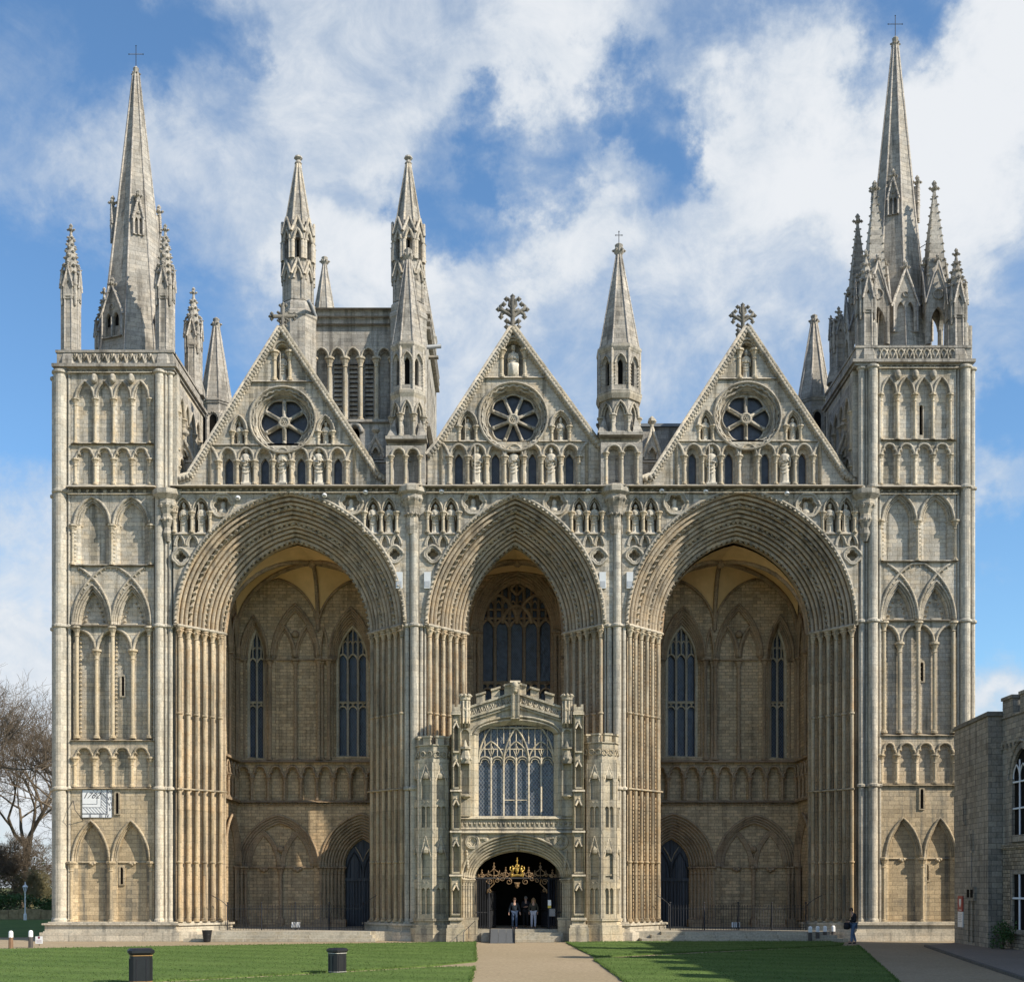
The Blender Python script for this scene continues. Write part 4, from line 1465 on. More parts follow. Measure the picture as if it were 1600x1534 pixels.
    for (p, q) in zip(path[:-1], path[1:]):
        a, b = V((p[0], p[1])), V((q[0], q[1]))
        t = (b - a).normalized()
        nn = V((t.y, -t.x))
        L = (b - a).length
        tube(cm, [FG.p(a.x + nn.x * 2.0, a.y + nn.y * 2.0, .1), FG.p(b.x + nn.x * 2.0, b.y + nn.y * 2.0, .1)], .15, 6)
        tube(cm, [FG.p(a.x + nn.x * 1.5, a.y + nn.y * 1.5, -.75), FG.p(b.x + nn.x * 1.5, b.y + nn.y * 1.5, -.75)], .2, 6)
        tube(cm, [FG.p(a.x - nn.x * 4.5, a.y - nn.y * 4.5, .02), FG.p(b.x - nn.x * 4.5, b.y - nn.y * 4.5, .02)], .07, 6)
        k_ = max(2, int(L / 5.6))
        for i in range(k_):
            c = a + t * (L * (i + .5) / k_)
            ball(cm, FG.p(c.x - nn.x * 1.2, c.y - nn.y * 1.2, .13), .15, 0, 1, 1, 1, 6, 4)
            ball(cm, FG.p(c.x + t.x * 2.6 - nn.x * 4.6, c.y + t.y * 2.6 - nn.y * 4.6, .03), .09, 0, 1, 1, 1, 5, 4)
    cm.build('coping', TRIM, go)
    x_, b_, t_, kd = G['cross']
    pc = FG.p(x_, b_, -.45)
    pm = MB()
    lathe(pm, pc.x, pc.y, [(.30, pc.z - .5), (.36, pc.z - .1), (.40, pc.z), (.25, pc.z + .15)], 8, 0, False)
    pm.build('cross_pedestal', DARKST, go)
    foliate_cross(go, pc.x, pc.y, pc.z, FG.p(0, t_).z - pc.z - .1, kd)
    # roof behind the gable
    rm = MB()
    za = FG.p(ax, ay + 6).z
    zb = FG.p(0, 738).z
    xa, xl_, xr_ = FG.p(ax, 0).x, FG.p(G['l'][0] + 5, 0).x, FG.p(G['r'][0] - 5, 0).x
    rm.add([(xa, 1.95, za), (xl_, 1.95, zb), (xr_, 1.95, zb), (xa, 7.6, za), (xl_, 7.6, zb), (xr_, 7.6, zb)], [(0, 1, 4, 3), (0, 3, 5, 2), (3, 4, 5)])
    rm.build('gable_roof', LEAD, go)
    for i, lab in ((2, 0), (4, 1), (6, 2)):
        STATUE_SPOTS.append((gi, 'arcade', lab, FG.p((xs[i] + xs[i + 1]) / 2, 755.5, -.16), 1.95))
    for nn, lab in (('n1', 0), ('n2', 1)):
        a, b, va, vs_, vb = G[nn]
        STATUE_SPOTS.append((gi, 'rose', lab, FG.p((a + b) / 2, vb, -.2), 1.25))
    a, b, va, vs_, vb, line = G['n0']
    STATUE_SPOTS.append((gi, 'top', 0, FG.p((a + b) / 2, vb, -.24), 1.5 if gi != 1 else 1.75))
for gi, D in enumerate(SPAND):
    for side in 'lr':
        for i in (0, 1):
            STATUE_SPOTS.append((gi, 'spandrel' + side, i, FW.p((D[side][i] + D[side][i + 1]) / 2, 832, -.18), 1.50))

# ================================================================= turrets between the gables
def turret(cx, Y, sq, v_sq, v_low, v_up, v_tip, r_low, r_up, r_sp, cross=0):
    c = P(cx, 0, 0)
    x = c.x
    mb = MB()
    # square foot with paired blind arches
    fr = FF(Y - r_low * S - .05)
    u0, u1 = sq
    zq0, zq1 = Z(757, Y), Z(v_sq, Y)
    box(mb, P(u0, 0).x, P(u1, 0).x, fr.O.y + .45, Y + 1.0, zq0, zq1)
    box(mb, P(u0 - 2, 0).x, P(u1 + 2, 0).x, fr.O.y - .08, Y + 1.1, zq1 - .16, zq1)
    o = mb.build('turret', GREY, CATH)
    m_ = (u0 + u1) / 2
    arcade(o, fr, [u0 + 8, m_, u1 - 8], v_sq + 4.8, v_sq + 8, v_sq + 20, 757, -.02, .35, 'p', .07, 4, mats=(GREY, TRIM), ends=(8, 8), sep=False,
           win={1 if cx < 800 else 0: ((m_ + 4, m_ + 9) if cx < 800 else (m_ - 9, m_ - 4)) + (v_sq + 26, v_sq + 28, 749)})
    # octagonal lower stage with blind arches, upper stage with lancets, spirelet
    Rl, Ru, Rs = r_low * S, r_up * S, r_sp * S
    apl, apu = Rl, Ru
    z0, z1, z2, zt = Z(v_sq, Y), Z(v_low, Y), Z(v_up, Y), Z(v_tip, Y)
    om = MB()
    lathe(om, x, Y, [(Rl / cos(pi / 8) - .2, z0), (Rl / cos(pi / 8) - .2, z1)], 8, 0, False, pi / 8)
    lathe(om, x, Y, [(Ru / cos(pi / 8) + .02, z1 - .3), (Ru / cos(pi / 8) + .12, z1 - .05), (Ru / cos(pi / 8) + .12, z1 + .1), (Ru / cos(pi / 8) - .1, z1 + .25)], 8, 1, False, pi / 8)
    lathe(om, x, Y, [(Ru / cos(pi / 8), z2 - .3), (Ru / cos(pi / 8) + .1, z2 - .1), (Ru / cos(pi / 8) + .1, z2 + .02)], 8, 1, False, pi / 8)
    for j in range(8):
        fr2 = MF((x, Y, 0), -pi / 2 + j * pi / 4)
        hw = apl * tan(pi / 8)
        f_in = arch(-hw + .06, hw - .06, z1 - 1.15, z1 - .42, 6)
        g_in = arch(-hw + .18, hw - .18, z1 - 1.15, z1 - .56, 6)
        panel(om, fr2, [(-hw, z0), (hw, z0), (hw, z1 - .2), (-hw, z1 - .2)], [([(-hw + .06, z0 + .1)] + f_in + [(hw - .06, z0 + .1)], [(-hw + .18, z0 + .1)] + g_in + [(hw - .18, z0 + .1)], apl - .14, apl - .2, 0)], apl, apl - .2, 0, False)
        tube(om, curve3(fr2, f_in, apl + .02), .06, 5, 1)
        tube(om, curve3(fr2, g_in, apl - .06), .05, 5, 1)
        pc = fr2.p(hw, 0, apl)
        colm(om, (pc.x, pc.y, z1 - 1.1), z0, .08, 1, 7)
        hu = apu * tan(pi / 8)
        hole = opening(-.13, .13, z2 - .95, z2 - .68, z1 + .45, 5)
        hp = opening(-.29, .29, z2 - .95, z2 - .45, z1 + .4, 5)
        panel(om, fr2, [(-hu, z1 + .1), (hu, z1 + .1), (hu, z2 - .1), (-hu, z2 - .1)], [(hp, hole, apu - .12, apu - .3, 2)], apu, apu - .2, 0, False)
        for q in (-1, 1):
            dogtooth(om, [fr2.p(q * .3, z1 + .5, apu + .0), fr2.p(q * .3, z2 - .9, apu + .0)], .11, fr2.N, .17, 1)
        tube(om, curve3(fr2, hp[1:-1], apu + .02), .05, 5, 1)
        pc = fr2.p(hu, 0, apu)
        tube(om, [(pc.x, pc.y, z1 + .1), (pc.x, pc.y, z2)], .07, 6, 1)
    om.build('lantern', [GREY, TRIM, VOID], o)
    sm = MB()
    plain_spirelet(sm, x, Y, z2, zt, Rs, 0, True, 8, pi / 8, .30)
    sm.build('spirelet', GREY, o)
    if cross:
        metal_cross(o, x, Y, zt, Z(cross, Y) - zt)
    for a in (-1, 1):
        km = MB()
        xx, yy = x + a * Rl * .92, Y - Rl * .92
        km.add([(xx - .28, yy - .05, z0), (xx + .28, yy - .05, z0), (xx + .28, yy + .5, z0), (xx - .28, yy + .5, z0), (xx + (-a) * .1, yy + .3, z0 + 1.0)], [(0, 1, 4), (1, 2, 4), (2, 3, 4), (3, 0, 4)])
        km.build('broach', GREY, o)
    return o


turret(634.5, 1.35, (603, 664), 691, 622, 546, 388, 25.5, 24.5, 25.5)
turret(970.5, 1.35, (939, 1004), 686, 625, 552, 380, 30, 32, 33, 362)
# plain stair turrets with pyramid caps behind the outer gables
for cx, tip, base, hw, Y in ((338, 496, 634, 25, 9.0), (1272, 491, 630, 25.5, 9.0)):
    mb = MB()
    x = P(cx, 0, Y).x
    k = S * (D0 + Y) / D0
    lathe(mb, x, Y, [(hw * k * .92, Z(765, Y)), (hw * k * .92, Z(base + 5, Y)), (hw * k * 1.0, Z(base + 3, Y)), (hw * k * 1.0, Z(base, Y))], 8, 0, False, pi / 8)
    for j in range(8):
        fr2 = MF((x, Y, 0), -pi / 2 + j * pi / 4)
        ap = hw * k * .92 * cos(pi / 8)
        hp = opening(-.30, .30, Z(base + 28, Y), Z(base + 18, Y), Z(base + 70, Y), 5)
        ip = opening(-.2, .2, Z(base + 28, Y), Z(base + 21, Y), Z(base + 70, Y), 5)
        panel(mb, fr2, opening(-.42, .42, Z(base + 28, Y), Z(base + 12, Y), Z(base + 74, Y), 5), [(hp, ip, ap, ap + .012, 1)], ap + .10, ap - .02, 0)
        dogtooth(mb, curve3(fr2, hp[1:-1], ap + .11), .1, fr2.N, .16)
    lathe(mb, x, Y, [(hw * k * .75, Z(767, Y)), (hw * k * .75, Z(base, Y))], 8, 0, False)
    o = mb.build('stair_turret', [GREY, VOID], CATH)
    sm = MB()
    plain_spirelet(sm, x, Y, Z(base, Y), Z(tip, Y), hw * k, 0, True, 8, pi / 8, .28, .16)
    sm.build('spirelet', GREY, o)

# ================================================================= behind the gables
mb = MB()
fr = FF(2.2)
fbox(mb, fr, 268, 1345, 722, 770, -.3, 0)
fbox(mb, fr, 268, 1345, 720, 723, -.4, .08)
for px, v0, va in ((288, 723, 689), (587, 718, 684), (1019, 718, 670), (1320, 720, 676)):
    out = [(px - 13, v0), (px - 10, v0 - 14), (px, va), (px + 10, v0 - 14), (px + 13, v0)]
    hole = opening(px - 6, px + 6, v0 - 9, v0 - 20, v0 - .3, 5)
    panel(mb, fr, out, [(hole, None, -.15, -.2, 0)], .02, -.28, 0)
    fill(mb, fr, [out], -.28, 0)
    for q in (-1, 1):
        tube(mb, [fr.p(px + q * 14, v0 - 3, .05), fr.p(px + q * 11, v0 - 15, .05), fr.p(px, va - 1, .05)], .09, 5, 1)
    tube(mb, curve3(fr, hole[1:-1], .05), .07, 5, 1)
    c = fr.p(px, va, -.1)
    lathe(mb, c.x, c.y, [(.1, c.z - .1), (.1, c.z + .25), (.25, c.z + .4), (.2, c.z + .55), (.05, c.z + .7)], 7, 1, False)
mb.build('parapet_wall', [GREY, TRIM], CATH)
mb = MB()
fr = FF(6.0)
fbox(mb, fr, 985, 1075, 667, 770, -8, 0)
fbox(mb, fr, 983, 1077, 663, 667.5, -8, .15, 1)
mb.build('nave_wall', [GREY, LEAD], CATH)
mb = MB()
box(mb, -11.5, 12.5, 9.0, 40, -.3, 22.3)
box(mb, -16.2, -11.5, 9.0, 18, -.3, 20)
box(mb, 12.5, 16.8, 9.0, 18, -.3, 20)
mb.build('nave', GREY, CATH)
mb = MB()
box(mb, -17.6, 17.9, .95, 8.4, 22.6, 23.0)
mb.build('portico_roof', LEAD, CATH)

# ---- the tower over the north transept
TY = 20.0
ft = FF(TY)
kt = S * (D0 + TY) / D0
mb = MB()
tx0, tx1 = P(446, 0, TY).x, P(660, 0, TY).x
box(mb, tx0, tx1, TY + .5, TY + 11.5, 4, Z(486, TY))
tt = mb.build('transept_tower', GREY, CATH)
cols_ = [489, 514.7, 539, 563.4, 588, 613]
arcade(tt, ft, cols_, 509, 542, 558, 657, 0, .7, 'p', .13, 5.0, mats=(GREY, TRIM), ends=(48, 48), sep=False,
       extra=())
lm = MB()
lz = MB()
for i in (1, 2, 3):
    a, b = cols_[i] + 6.2, cols_[i + 1] - 6.2
    fill(lz, ft, [opening(a, b, 558, 549, 654, 5)], -.66, 0)
    for j in range(13):
        v = 562 + j * 7.2
        lm.add([ft.p(a, v, -.62), ft.p(b, v, -.62), ft.p(b, v + 4.2, -.40), ft.p(a, v + 4.2, -.40), ft.p(a, v + 4.9, -.40), ft.p(b, v + 4.9, -.40), ft.p(b, v + .7, -.62), ft.p(a, v + .7, -.62)], [(0, 1, 2, 3), (3, 2, 5, 4), (4, 5, 6, 7), (7, 6, 1, 0)], 0)
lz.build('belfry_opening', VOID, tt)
lm.build('belfry_louvre', plain('louvre_slate', (.016, .016, .017), 1.0, .2, 3, .02), tt)
mb = MB()
fbox(mb, ft, 441, 661, 657, 661, -.5, .25)
hole = opening(546, 562, 676, 666, 700, 6, 'r')
panel(mb, ft, [(441, 661), (661, 661), (661, 790), (441, 790)], [(hole, None, -.4, -.5, 1)], 0, -.5, 0)
tube(mb, curve3(ft, arch(543, 565, 676, 662, 6, 'r'), .05), .16, 6)
mb.build('tower_face', [GREY, VOID], tt)
for va, vb, w_ in ((506, 509, .25), (494, 497, .3), (482, 485, .4)):
    string_course(tt, ft, 441, 661, va, vb, -.5, w_, GREY)
mb = MB()
fbox(mb, ft, 441, 661, 485, 506, -.5, .02)
mb.build('parapet', GREY, tt)
sx_ = MF((tx1 + .003, 0, 0), 0.0)
mb = MB()
for j in range(6):
    yy = TY + 2 + j * 1.6
    panel(mb, sx_, [(yy - .8, Z(661, TY)), (yy + .8, Z(661, TY)), (yy + .8, Z(509, TY)), (yy - .8, Z(509, TY))],
          [(opening(yy - .45, yy + .45, Z(558, TY), Z(542, TY), Z(656, TY), 5), None, -.3, -.4, 0)], .2, 0, 0)
for za, zb in ((509, 505), (497, 493), (485, 481), (661, 657)):
    box(mb, tx1, tx1 + .5, TY + .5, TY + 11.5, Z(za, TY), Z(zb, TY))
box(mb, tx1, tx1 + .9, TY + 3, TY + 3.4, Z(529, TY), Z(526, TY))
mb.build('tower_flank', GREY, tt)
mb = MB()
tube(mb, [ft.p(494, 498, .2), ft.p(489, 490, 1.8)], .14, 6)
tube(mb, [(tx1, TY + 1.2, Z(531, TY)), (tx1 + 1.2, TY + 1.0, Z(531, TY))], .14, 6)
mb.build('water_spout', LEAD, tt)


def lantern_pinnacle(px, Y, scale=1.0):
    """octagonal open lantern with two tiers of gabled arches and a stone spirelet"""
    k = S * (D0 + TY) / D0
    x = P(px, 0, Y).x
    R = 27.0 * k * scale
    z = lambda v: HC + (1385 - v) * k
    mb = MB()
    ap = R * cos(pi / 8)
    lathe(mb, x, Y, [(R * 1.12, z(700)), (R * 1.12, z(505)), (R * 1.18, z(503)), (R * 1.18, z(497)), (R * 1.08, z(494)), (R * 1.08, z(484)), (R * .9, z(478)), (R * .90, z(418)), (R * .94, z(416)), (R * .88, z(414))], 8, 0, False, pi / 8 + .13)
    lathe(mb, x, Y, [(R * .5, z(420)), (R * .5, z(372))], 8, 2, False, 0)
    lathe(mb, x, Y, [(R * .88, z(382)), (R * .82, z(366)), (R * .8, z(362)), (.14, z(257))], 8, 0, False, pi / 8 + .13)
    for j in range(8):
        a = -pi / 2 + j * pi / 4 + .13
        fr2 = MF((x, Y, 0), a)
        hw = ap * .92 * tan(pi / 8)
        A_ = ap * .93
        # open upper arch
        out = [(-hw, z(416)), (-hw, z(374)), (0, z(352)), (hw, z(374)), (hw, z(416))]
        hole = opening(-hw * .62, hw * .62, z(386), z(369), z(414), 6)
        panel(mb, fr2, out, [(hole, [(p[0] * .72, p[1] - .1) for p in hole], A_ - .18, A_ - .5, None)], A_, A_ - .5, 0)
        tube(mb, curve3(fr2, hole[1:-1], A_ + .02), .1, 6, 1)
        for q in (-1, 1):
            tube(mb, [fr2.p(q * hw, z(373), A_ + .05), fr2.p(0, z(350), A_ + .05)], .10, 5, 1)
            tube(mb, [fr2.p(q * hw * .8, z(415), A_ + .03), fr2.p(q * hw * .8, z(386), A_ + .03)], .13, 7, 1)
            blob(mb, fr2.p(q * hw * .8, z(386), A_ + .03), .2, 1, .6)
        # lower blind arch with its gablet
        out = [(-hw, z(478)), (-hw, z(440)), (0, z(416)), (hw, z(440)), (hw, z(478))]
        hole = opening(-hw * .62, hw * .62, z(446), z(428), z(477), 6)
        panel(mb, fr2, out, [(hole, None, A_ - .14, A_ - .2, 0)], A_ + .03, A_ - .2, 0)
        tube(mb, curve3(fr2, hole[1:-1], A_ + .04), .09, 6, 1)
        for q in (-1, 1):
            tube(mb, [fr2.p(q * hw, z(439), A_ + .06), fr2.p(0, z(415), A_ + .06)], .09, 5, 1)
    r0, r1 = R * .8, .14
    for j in range(8):
        a = pi / 8 + .13 + j * pi / 4
        tube(mb, [(x + r0 * cos(a), Y + r0 * sin(a), z(362)), (x + r1 * cos(a), Y + r1 * sin(a), z(257))], .08, 5, 1)
    lathe(mb, x, Y, [(.13, z(260)), (.26, z(256)), (.17, z(253)), (.15, z(251)), (.30, z(248)), (.24, z(245)), (.05, z(243))], 8, 0, False)
    return mb.build('lantern_pinnacle', [GREY, TRIM, VOID], tt)


lantern_pinnacle(466, TY)
lantern_pinnacle(638, TY)
lx = P(466, 0, TY).x
rx = P(638, 0, TY).x
mb = MB()
Yr = TY + 12.0
for xx in (lx, rx):
    zb_, zt_ = HC + (1385 - 484) * kt, HC + (1385 - 250) * kt
    zb_ += 0
    lathe(mb, xx, Yr, [(29 * kt, 8), (29 * kt, zb_ + 3.0), (31 * kt, zb_ + 3.2), (27 * kt, zb_ + 3.4)], 8, 0, False, pi / 8)
    plain_spirelet(mb, xx, Yr, zb_ + 3.3, zb_ + 9.6 if xx == lx else zb_ + 9.6, 27 * kt, 0, True, 8, pi / 8, .34)
mb.build('rear_pinnacle', GREY, tt)

# ================================================================= the portico within
FI = FF(7.5)
KI = S * (D0 + 7.5) / D0
mir = lambda x: 1616 - x


def sym(f, pts):
    return [(f(p[0]), p[1]) for p in pts]


def tracery_window(parent, fr, x0, x1, vs, va, vb, lights, trans, w, mats=(MULL, GLASS), bar=.075, name='window', sub=True, heads=None, gl=.28):
    """pointed window: glass, mullions, transom band of small arches and a net of tracery in the head"""
    mb = MB()
    hole = opening(x0, x1, vs, va, vb, 10)
    fill(mb, fr, [hole], w - gl, 1)
    rim = hole + [hole[0]]
    tube(mb, curve3(fr, rim, w - .05), bar * 1.7, 5, 0)
    n = lights
    def top_at(x):
        a = (x1 - x0) / 2
        R = (a * a + (vs - va) ** 2) / (2 * a)
        d = min(x - x0, x1 - x)
        return vs - sqrt(max(0, R * R - (R - d) ** 2))
    wd = (x1 - x0) / n
    hv = heads or vs
    for i in range(n + 1):
        x = x0 + wd * i
        if 0 < i < n:
            tube(mb, [fr.p(x, vb, w - .12), fr.p(x, top_at(x), w - .12)], bar, 5, 0)
        if i < n:
            ha = wd * .8
            tube(mb, curve3(fr, arch(x, x + wd, hv, hv - ha, 5), w - .12), bar * .8, 5, 0)
            if hv - ha * 2 > top_at(x + wd / 2):
                q = x + wd / 2
                tube(mb, [fr.p(q, hv - ha, w - .12), fr.p(q, max(top_at(q), va), w - .12)], bar * .7, 5, 0)
                tube(mb, curve3(fr, arch(x, q, hv - ha * 2.0, hv - ha * 2.6, 3), w - .12), bar * .6, 4, 0)
                tube(mb, curve3(fr, arch(q, x + wd, hv - ha * 2.0, hv - ha * 2.6, 3), w - .12), bar * .6, 4, 0)
            for tv in trans:
                tube(mb, [fr.p(x, tv, w - .12), fr.p(x + wd, tv, w - .12)], bar * .9, 5, 0)
                m_ = x + wd / 2
                for (a, b) in ((x, m_), (m_, x + wd)):
                    tube(mb, curve3(fr, arch(a, b, tv + wd * .30, tv + 1, 4), w - .12), bar * .6, 4, 0)
                tube(mb, curve3(fr, arch(x, x + wd, tv + wd * 1.05, tv + wd * .35, 4), w - .12), bar * .7, 4, 0)
                tube(mb, [fr.p(m_, tv, w - .12), fr.p(m_, tv + wd * .5, w - .12)], bar * .6, 4, 0)
    return mb.build(name, list(mats), parent)


def hood_rolls(mb, fr, fp, ip, w0, wm, n, m=1, r=.07):
    for j in range(n):
        t = (j + .2) / n
        tube(mb, [fr.p(a[0] + (b[0] - a[0]) * t, a[1] + (b[1] - a[1]) * t, w0 + (wm - w0) * t + .03) for a, b in zip(fp, ip)], r, 6, m)


def side_bay(f, left):
    """inner wall of one of the outer bays; f mirrors the photo's x for the far bay"""
    so = lambda pts: sorted(pts)
    def op(a, b, *r):
        a, b = sorted((f(a), f(b)))
        return opening(a, b, *r)
    def ar(a, b, *r):
        a, b = sorted((f(a), f(b)))
        return arch(a, b, *r)
    mb = MB()
    e0, e1 = sorted((f(366), f(655)))
    # upper stage
    W1 = (op(376, 418, 1029, 966, 1184, 9), op(386, 412, 1029, 979, 1184, 9))
    W2 = (op(515, 582, 1029, 953, 1182, 9), op(526, 574, 1029, 976, 1182, 9))
    W3 = (op(425, 498, 1029, 948, 1186, 9), op(430, 493, 1029, 955, 1186, 9))
    W4 = (op(499.5, 513.5, 1029, 980, 1186, 9), op(502, 511, 1029, 984, 1186, 9))
    W5 = (op(590, 650, 1029, 950, 1186, 9), op(595, 645, 1029, 957, 1186, 9))
    panel(mb, FI, [(e0, 760), (e1, 760), (e1, 1187), (e0, 1187)],
          [(W1[0], W1[1], -.35, -.7, None), (W2[0], W2[1], -.35, -.7, None), (W3[0], W3[1], -.12, -.2, 0), (W4[0], W4[1], -.1, -.18, 0), (W5[0], W5[1], -.1, -.18, 0)], 0, -.4, 0, False)
    for a, b, d, n in ((*W1, -.35, 4), (*W2, -.35, 5), (*W3, -.12, 2), (*W4, -.1, 1)):
        hood_rolls(mb, FI, a[1:-1], b[1:-1], 0, d, n)
    for a in (W1[0], W2[0], W3[0]):
        dogtooth(mb, curve3(FI, [(p[0], p[1] - 2) for p in a[1:-1]], .02), .2, FRONT, .36, 1)
        tube(mb, curve3(FI, [(p[0], p[1] - 4) for p in a[1:-1]], .05), .08, 5, 1)
    for a, b in ((427, 461), (461, 496)):
        tube(mb, curve3(FI, ar(a + 1, b - 1, 1026, 978, 8), -.1), .10, 6, 1)
        tube(mb, curve3(FI, ar(a + 4, b - 4, 1026, 984, 8), -.16), .06, 6, 1)
    ball(mb, FI.p(f(461), 990, -.1), .22, 1)
    fbox(mb, FI, min(f(424), f(500)), max(f(424), f(500)), 1029, 1031, -.2, -.05, 1)
    o = mb.build('inner_wall', [INNER, INTRIM], CATH)
    for x, w in ((373, .05), (381, -.15), (415, -.12), (422, .05), (461.5, -.06), (498.5, .08), (503, -.05), (514, .06), (519, -.15), (580, -.12), (586, .06)):
        cm = MB()
        colm(cm, FI.p(f(x), 1029, w), Z(1187, 7.5), .10 if w > -.1 else .075, 0, 8)
        cm.build('colonnette', INTRIM, o)
    x0, x1 = sorted((f(386), f(412)))
    tracery_window(o, FI, x0, x1, 1029, 979, 1184, 2, (1095,), -.35, heads=1036)
    x0, x1 = sorted((f(526), f(574)))
    tracery_window(o, FI, x0, x1, 1029, 976, 1182, 3, (1095,), -.35, heads=1032)
    for a, b, v in ((370, 424, 1184), (508, 592, 1180)):
        sm = MB()
        a, b = sorted((f(a), f(b)))
        fbox(sm, FI, a, b, v, 1189, -.7, .12, 0, .5)
        sm.build('window_sill', INTRIM, o)
    string_course(o, FI, e0, e1, 1186.3, 1191, -.2, .3, INTRIM)
    xs = sorted(f(367.7 + 25.55 * i) for i in range(11))
    arcade(o, FI, xs, 1191, 1195.5, 1213, 1250, 0, .33, 't', .075, 4.0, mats=(INNER, INTRIM), ends=(xs[0] - e0, e1 - xs[-1]), sep=False, name='trefoil_arcade')
    string_course(o, FI, e0, e1, 1250, 1253.5, -.2, .28, INTRIM)
    # lower stage: two arches under one, and the doorway
    lm = MB()
    B = (op(371, 498.5, 1353, 1272, 1468, 12), op(385, 489, 1353, 1287, 1468, 12))
    Dd = (op(499, 629, 1353, 1270, 1468, 12), op(536, 592.5, 1353, 1310, 1468, 12))
    panel(lm, FI, [(e0, 1253), (e1, 1253), (e1, 1469), (e0, 1469)], [(B[0], B[1], -.3, -.34, 0), (Dd[0], Dd[1], -.9, -1.1, None)], 0, -.4, 0, False)
    hood_rolls(lm, FI, B[0][1:-1], B[1][1:-1], 0, -.3, 4, 1, .075)
    hood_rolls(lm, FI, Dd[0][1:-1], Dd[1][1:-1], 0, -.9, 9, 1, .075)
    for i in range(16):       # scalloped fringe under the string
        a = e0 + (e1 - e0) * i / 16 * 1.0
        n_ = 3
        for j in range(n_):
            c = a + (e1 - e0) / 16 * (j + .5) / n_
            tube(lm, [FI.p(c - 3, 1254.5, .06), FI.p(c - 1.5, 1257, .06), FI.p(c + 1.5, 1257, .06), FI.p(c + 3, 1254.5, .06)], .05, 4, 1)
    for a, b in ((388, 434.5), (440.5, 487)):
        fa, ga = ar(a - 3, b + 3, 1353, 1297, 9), ar(a + 2.5, b - 2.5, 1353, 1304, 9)
        for t in (.1, .5, .9):
            tube(lm, [FI.p(p[0] + (q[0] - p[0]) * t, p[1] + (q[1] - p[1]) * t, -.24 - .05 * t) for p, q in zip(fa, ga)], .07, 6, 1)
    fbox(lm, FI, *sorted((f(386), f(488))), 1353, 1355.5, -.36, -.2, 1)
    ball(lm, FI.p(f(437.5), 1326, -.2), .2, 1)
    for c in (411, 464):
        for dx in (-4, 0, 4):
            ball(lm, FI.p(f(c + dx), 1357 + (2 if dx == 0 else 0), -.22), .12, 1)
    lo = lm.build('inner_wall_foot', [INNER, INTRIM], o)
    for i in range(6):
        x = 378 + i * 2.6
        cm = MB()
        colm(cm, FI.p(f(353 + i * 6.1), 1353, .1 - .02 * i), .9, .085, 0, 8)
        cm.build('door_shaft', INTRIM, o)
    cm = MB()
    colm(cm, FI.p(f(437.5), 1353, -.22), .9, .10, 0, 8)
    cm.build('door_shaft', INTRIM, o)
    for s_ in (0, 1):
        for i in range(7):
            t = (i + .4) / 7
            x = 499 + (536 - 499) * t if s_ == 0 else 629 - (629 - 592.5) * t
            cm = MB()
            colm(cm, FI.p(f(x), 1353, .02 - .85 * t), .9, .085, 0, 8)
            cm.build('door_shaft', INTRIM, o)
    # plinth of the jambs
    pm = MB()
    for a, b in ((350, 388), (432, 443), (491, 541), (587, 632)):
        a, b = sorted((f(a), f(b)))
        fbox(pm, FI, a, b, 1436, 1442, -.5, .2)
        fbox(pm, FI, a, b, 1442, 1452, -.5, .28)
    fbox(pm, FI, *sorted((f(366), f(500))), 1444, 1452, -.4, .1)
    pm.build('plinth', INTRIM, o)
    dm = MB()
    d0, d1 = sorted((f(536), f(592.5)))
    fill(dm, FI, [opening(d0, d1, 1353, 1310, 1468, 10)], -1.0, 0)
    dc = (d0 + d1) / 2
    fbox(dm, FI, d0, d1, 1371, 1376, -1.0, -.9, 0)
    fbox(dm, FI, dc - .8, dc + .8, 1312, 1468, -1.0, -.93, 0)
    for q in (-1, 1):
        tube(dm, [FI.p(dc, 1345, -.95), FI.p(dc + q * 5, 1333, -.95), FI.p(dc + q * 12, 1322, -.95)], .035, 5, 1)
        for s_ in (-1, 1):
            tube(dm, curve3(FI, arch(dc + q * 14 - 13, dc + q * 14 + 13, 1371, 1330, 6), -.96), .04, 5, 0)
            tube(dm, [FI.p(dc + q * 14 + s_ * 7, 1371, -.96), FI.p(dc + q * 14 + s_ * 7, 1346, -.96)], .035, 4, 0)
        for i in range(6):
            x = dc + q * (4 + i * 4.6)
            tube(dm, [FI.p(x, 1376, -.98), FI.p(x, 1466, -.98)], .022, 4, 0)
    dm.build('door', [DOORW, TRIM], o)
    return o


lbay = side_bay(lambda x: x, True)
rbay = side_bay(mir, False)
# middle bay with the great west window
mb = MB()
WC = (opening(736, 879, 985, 878, 1300, 14), opening(750, 865, 978, 902, 1300, 14))
panel(mb, FI, [(655, 760), (961, 760), (961, 1469), (655, 1469)], [(WC[0], WC[1], -.6, -.9, None), (opening(760, 850, 1400, 1360, 1468, 6), None, -.8, -.9, 1)], 0, -.4, 0, False)
hood_rolls(mb, FI, WC[0][1:-1], WC[1][1:-1], 0, -.6, 5, 2, .10)
for x in (741, 748, 868, 875):
    colm(mb, FI.p(x, 985, -.2), Z(1300, 7.5), .10, 2, 8)
tube(mb, [FI.p(655, 1027, .05), FI.p(738, 1027, .05)], .08, 5, 2)
tube(mb, [FI.p(876, 1027, .05), FI.p(961, 1027, .05)], .08, 5, 2)
cbay = mb.build('inner_wall', [INNER, VOID, INTRIM], CATH)
tracery_window(cbay, FI, 750, 865, 978, 902, 1300, 5, (1063,), -.6, (INTRIM, GLASSD), .11, heads=982)
wm = MB()
for c, w_ in ((779, 29), (837, 29), (808, 23)):
    tube(wm, curve3(FI, arch(c - w_, c + w_, 970, 925 if w_ > 25 else 942, 8), -.7), .12, 5, 0)
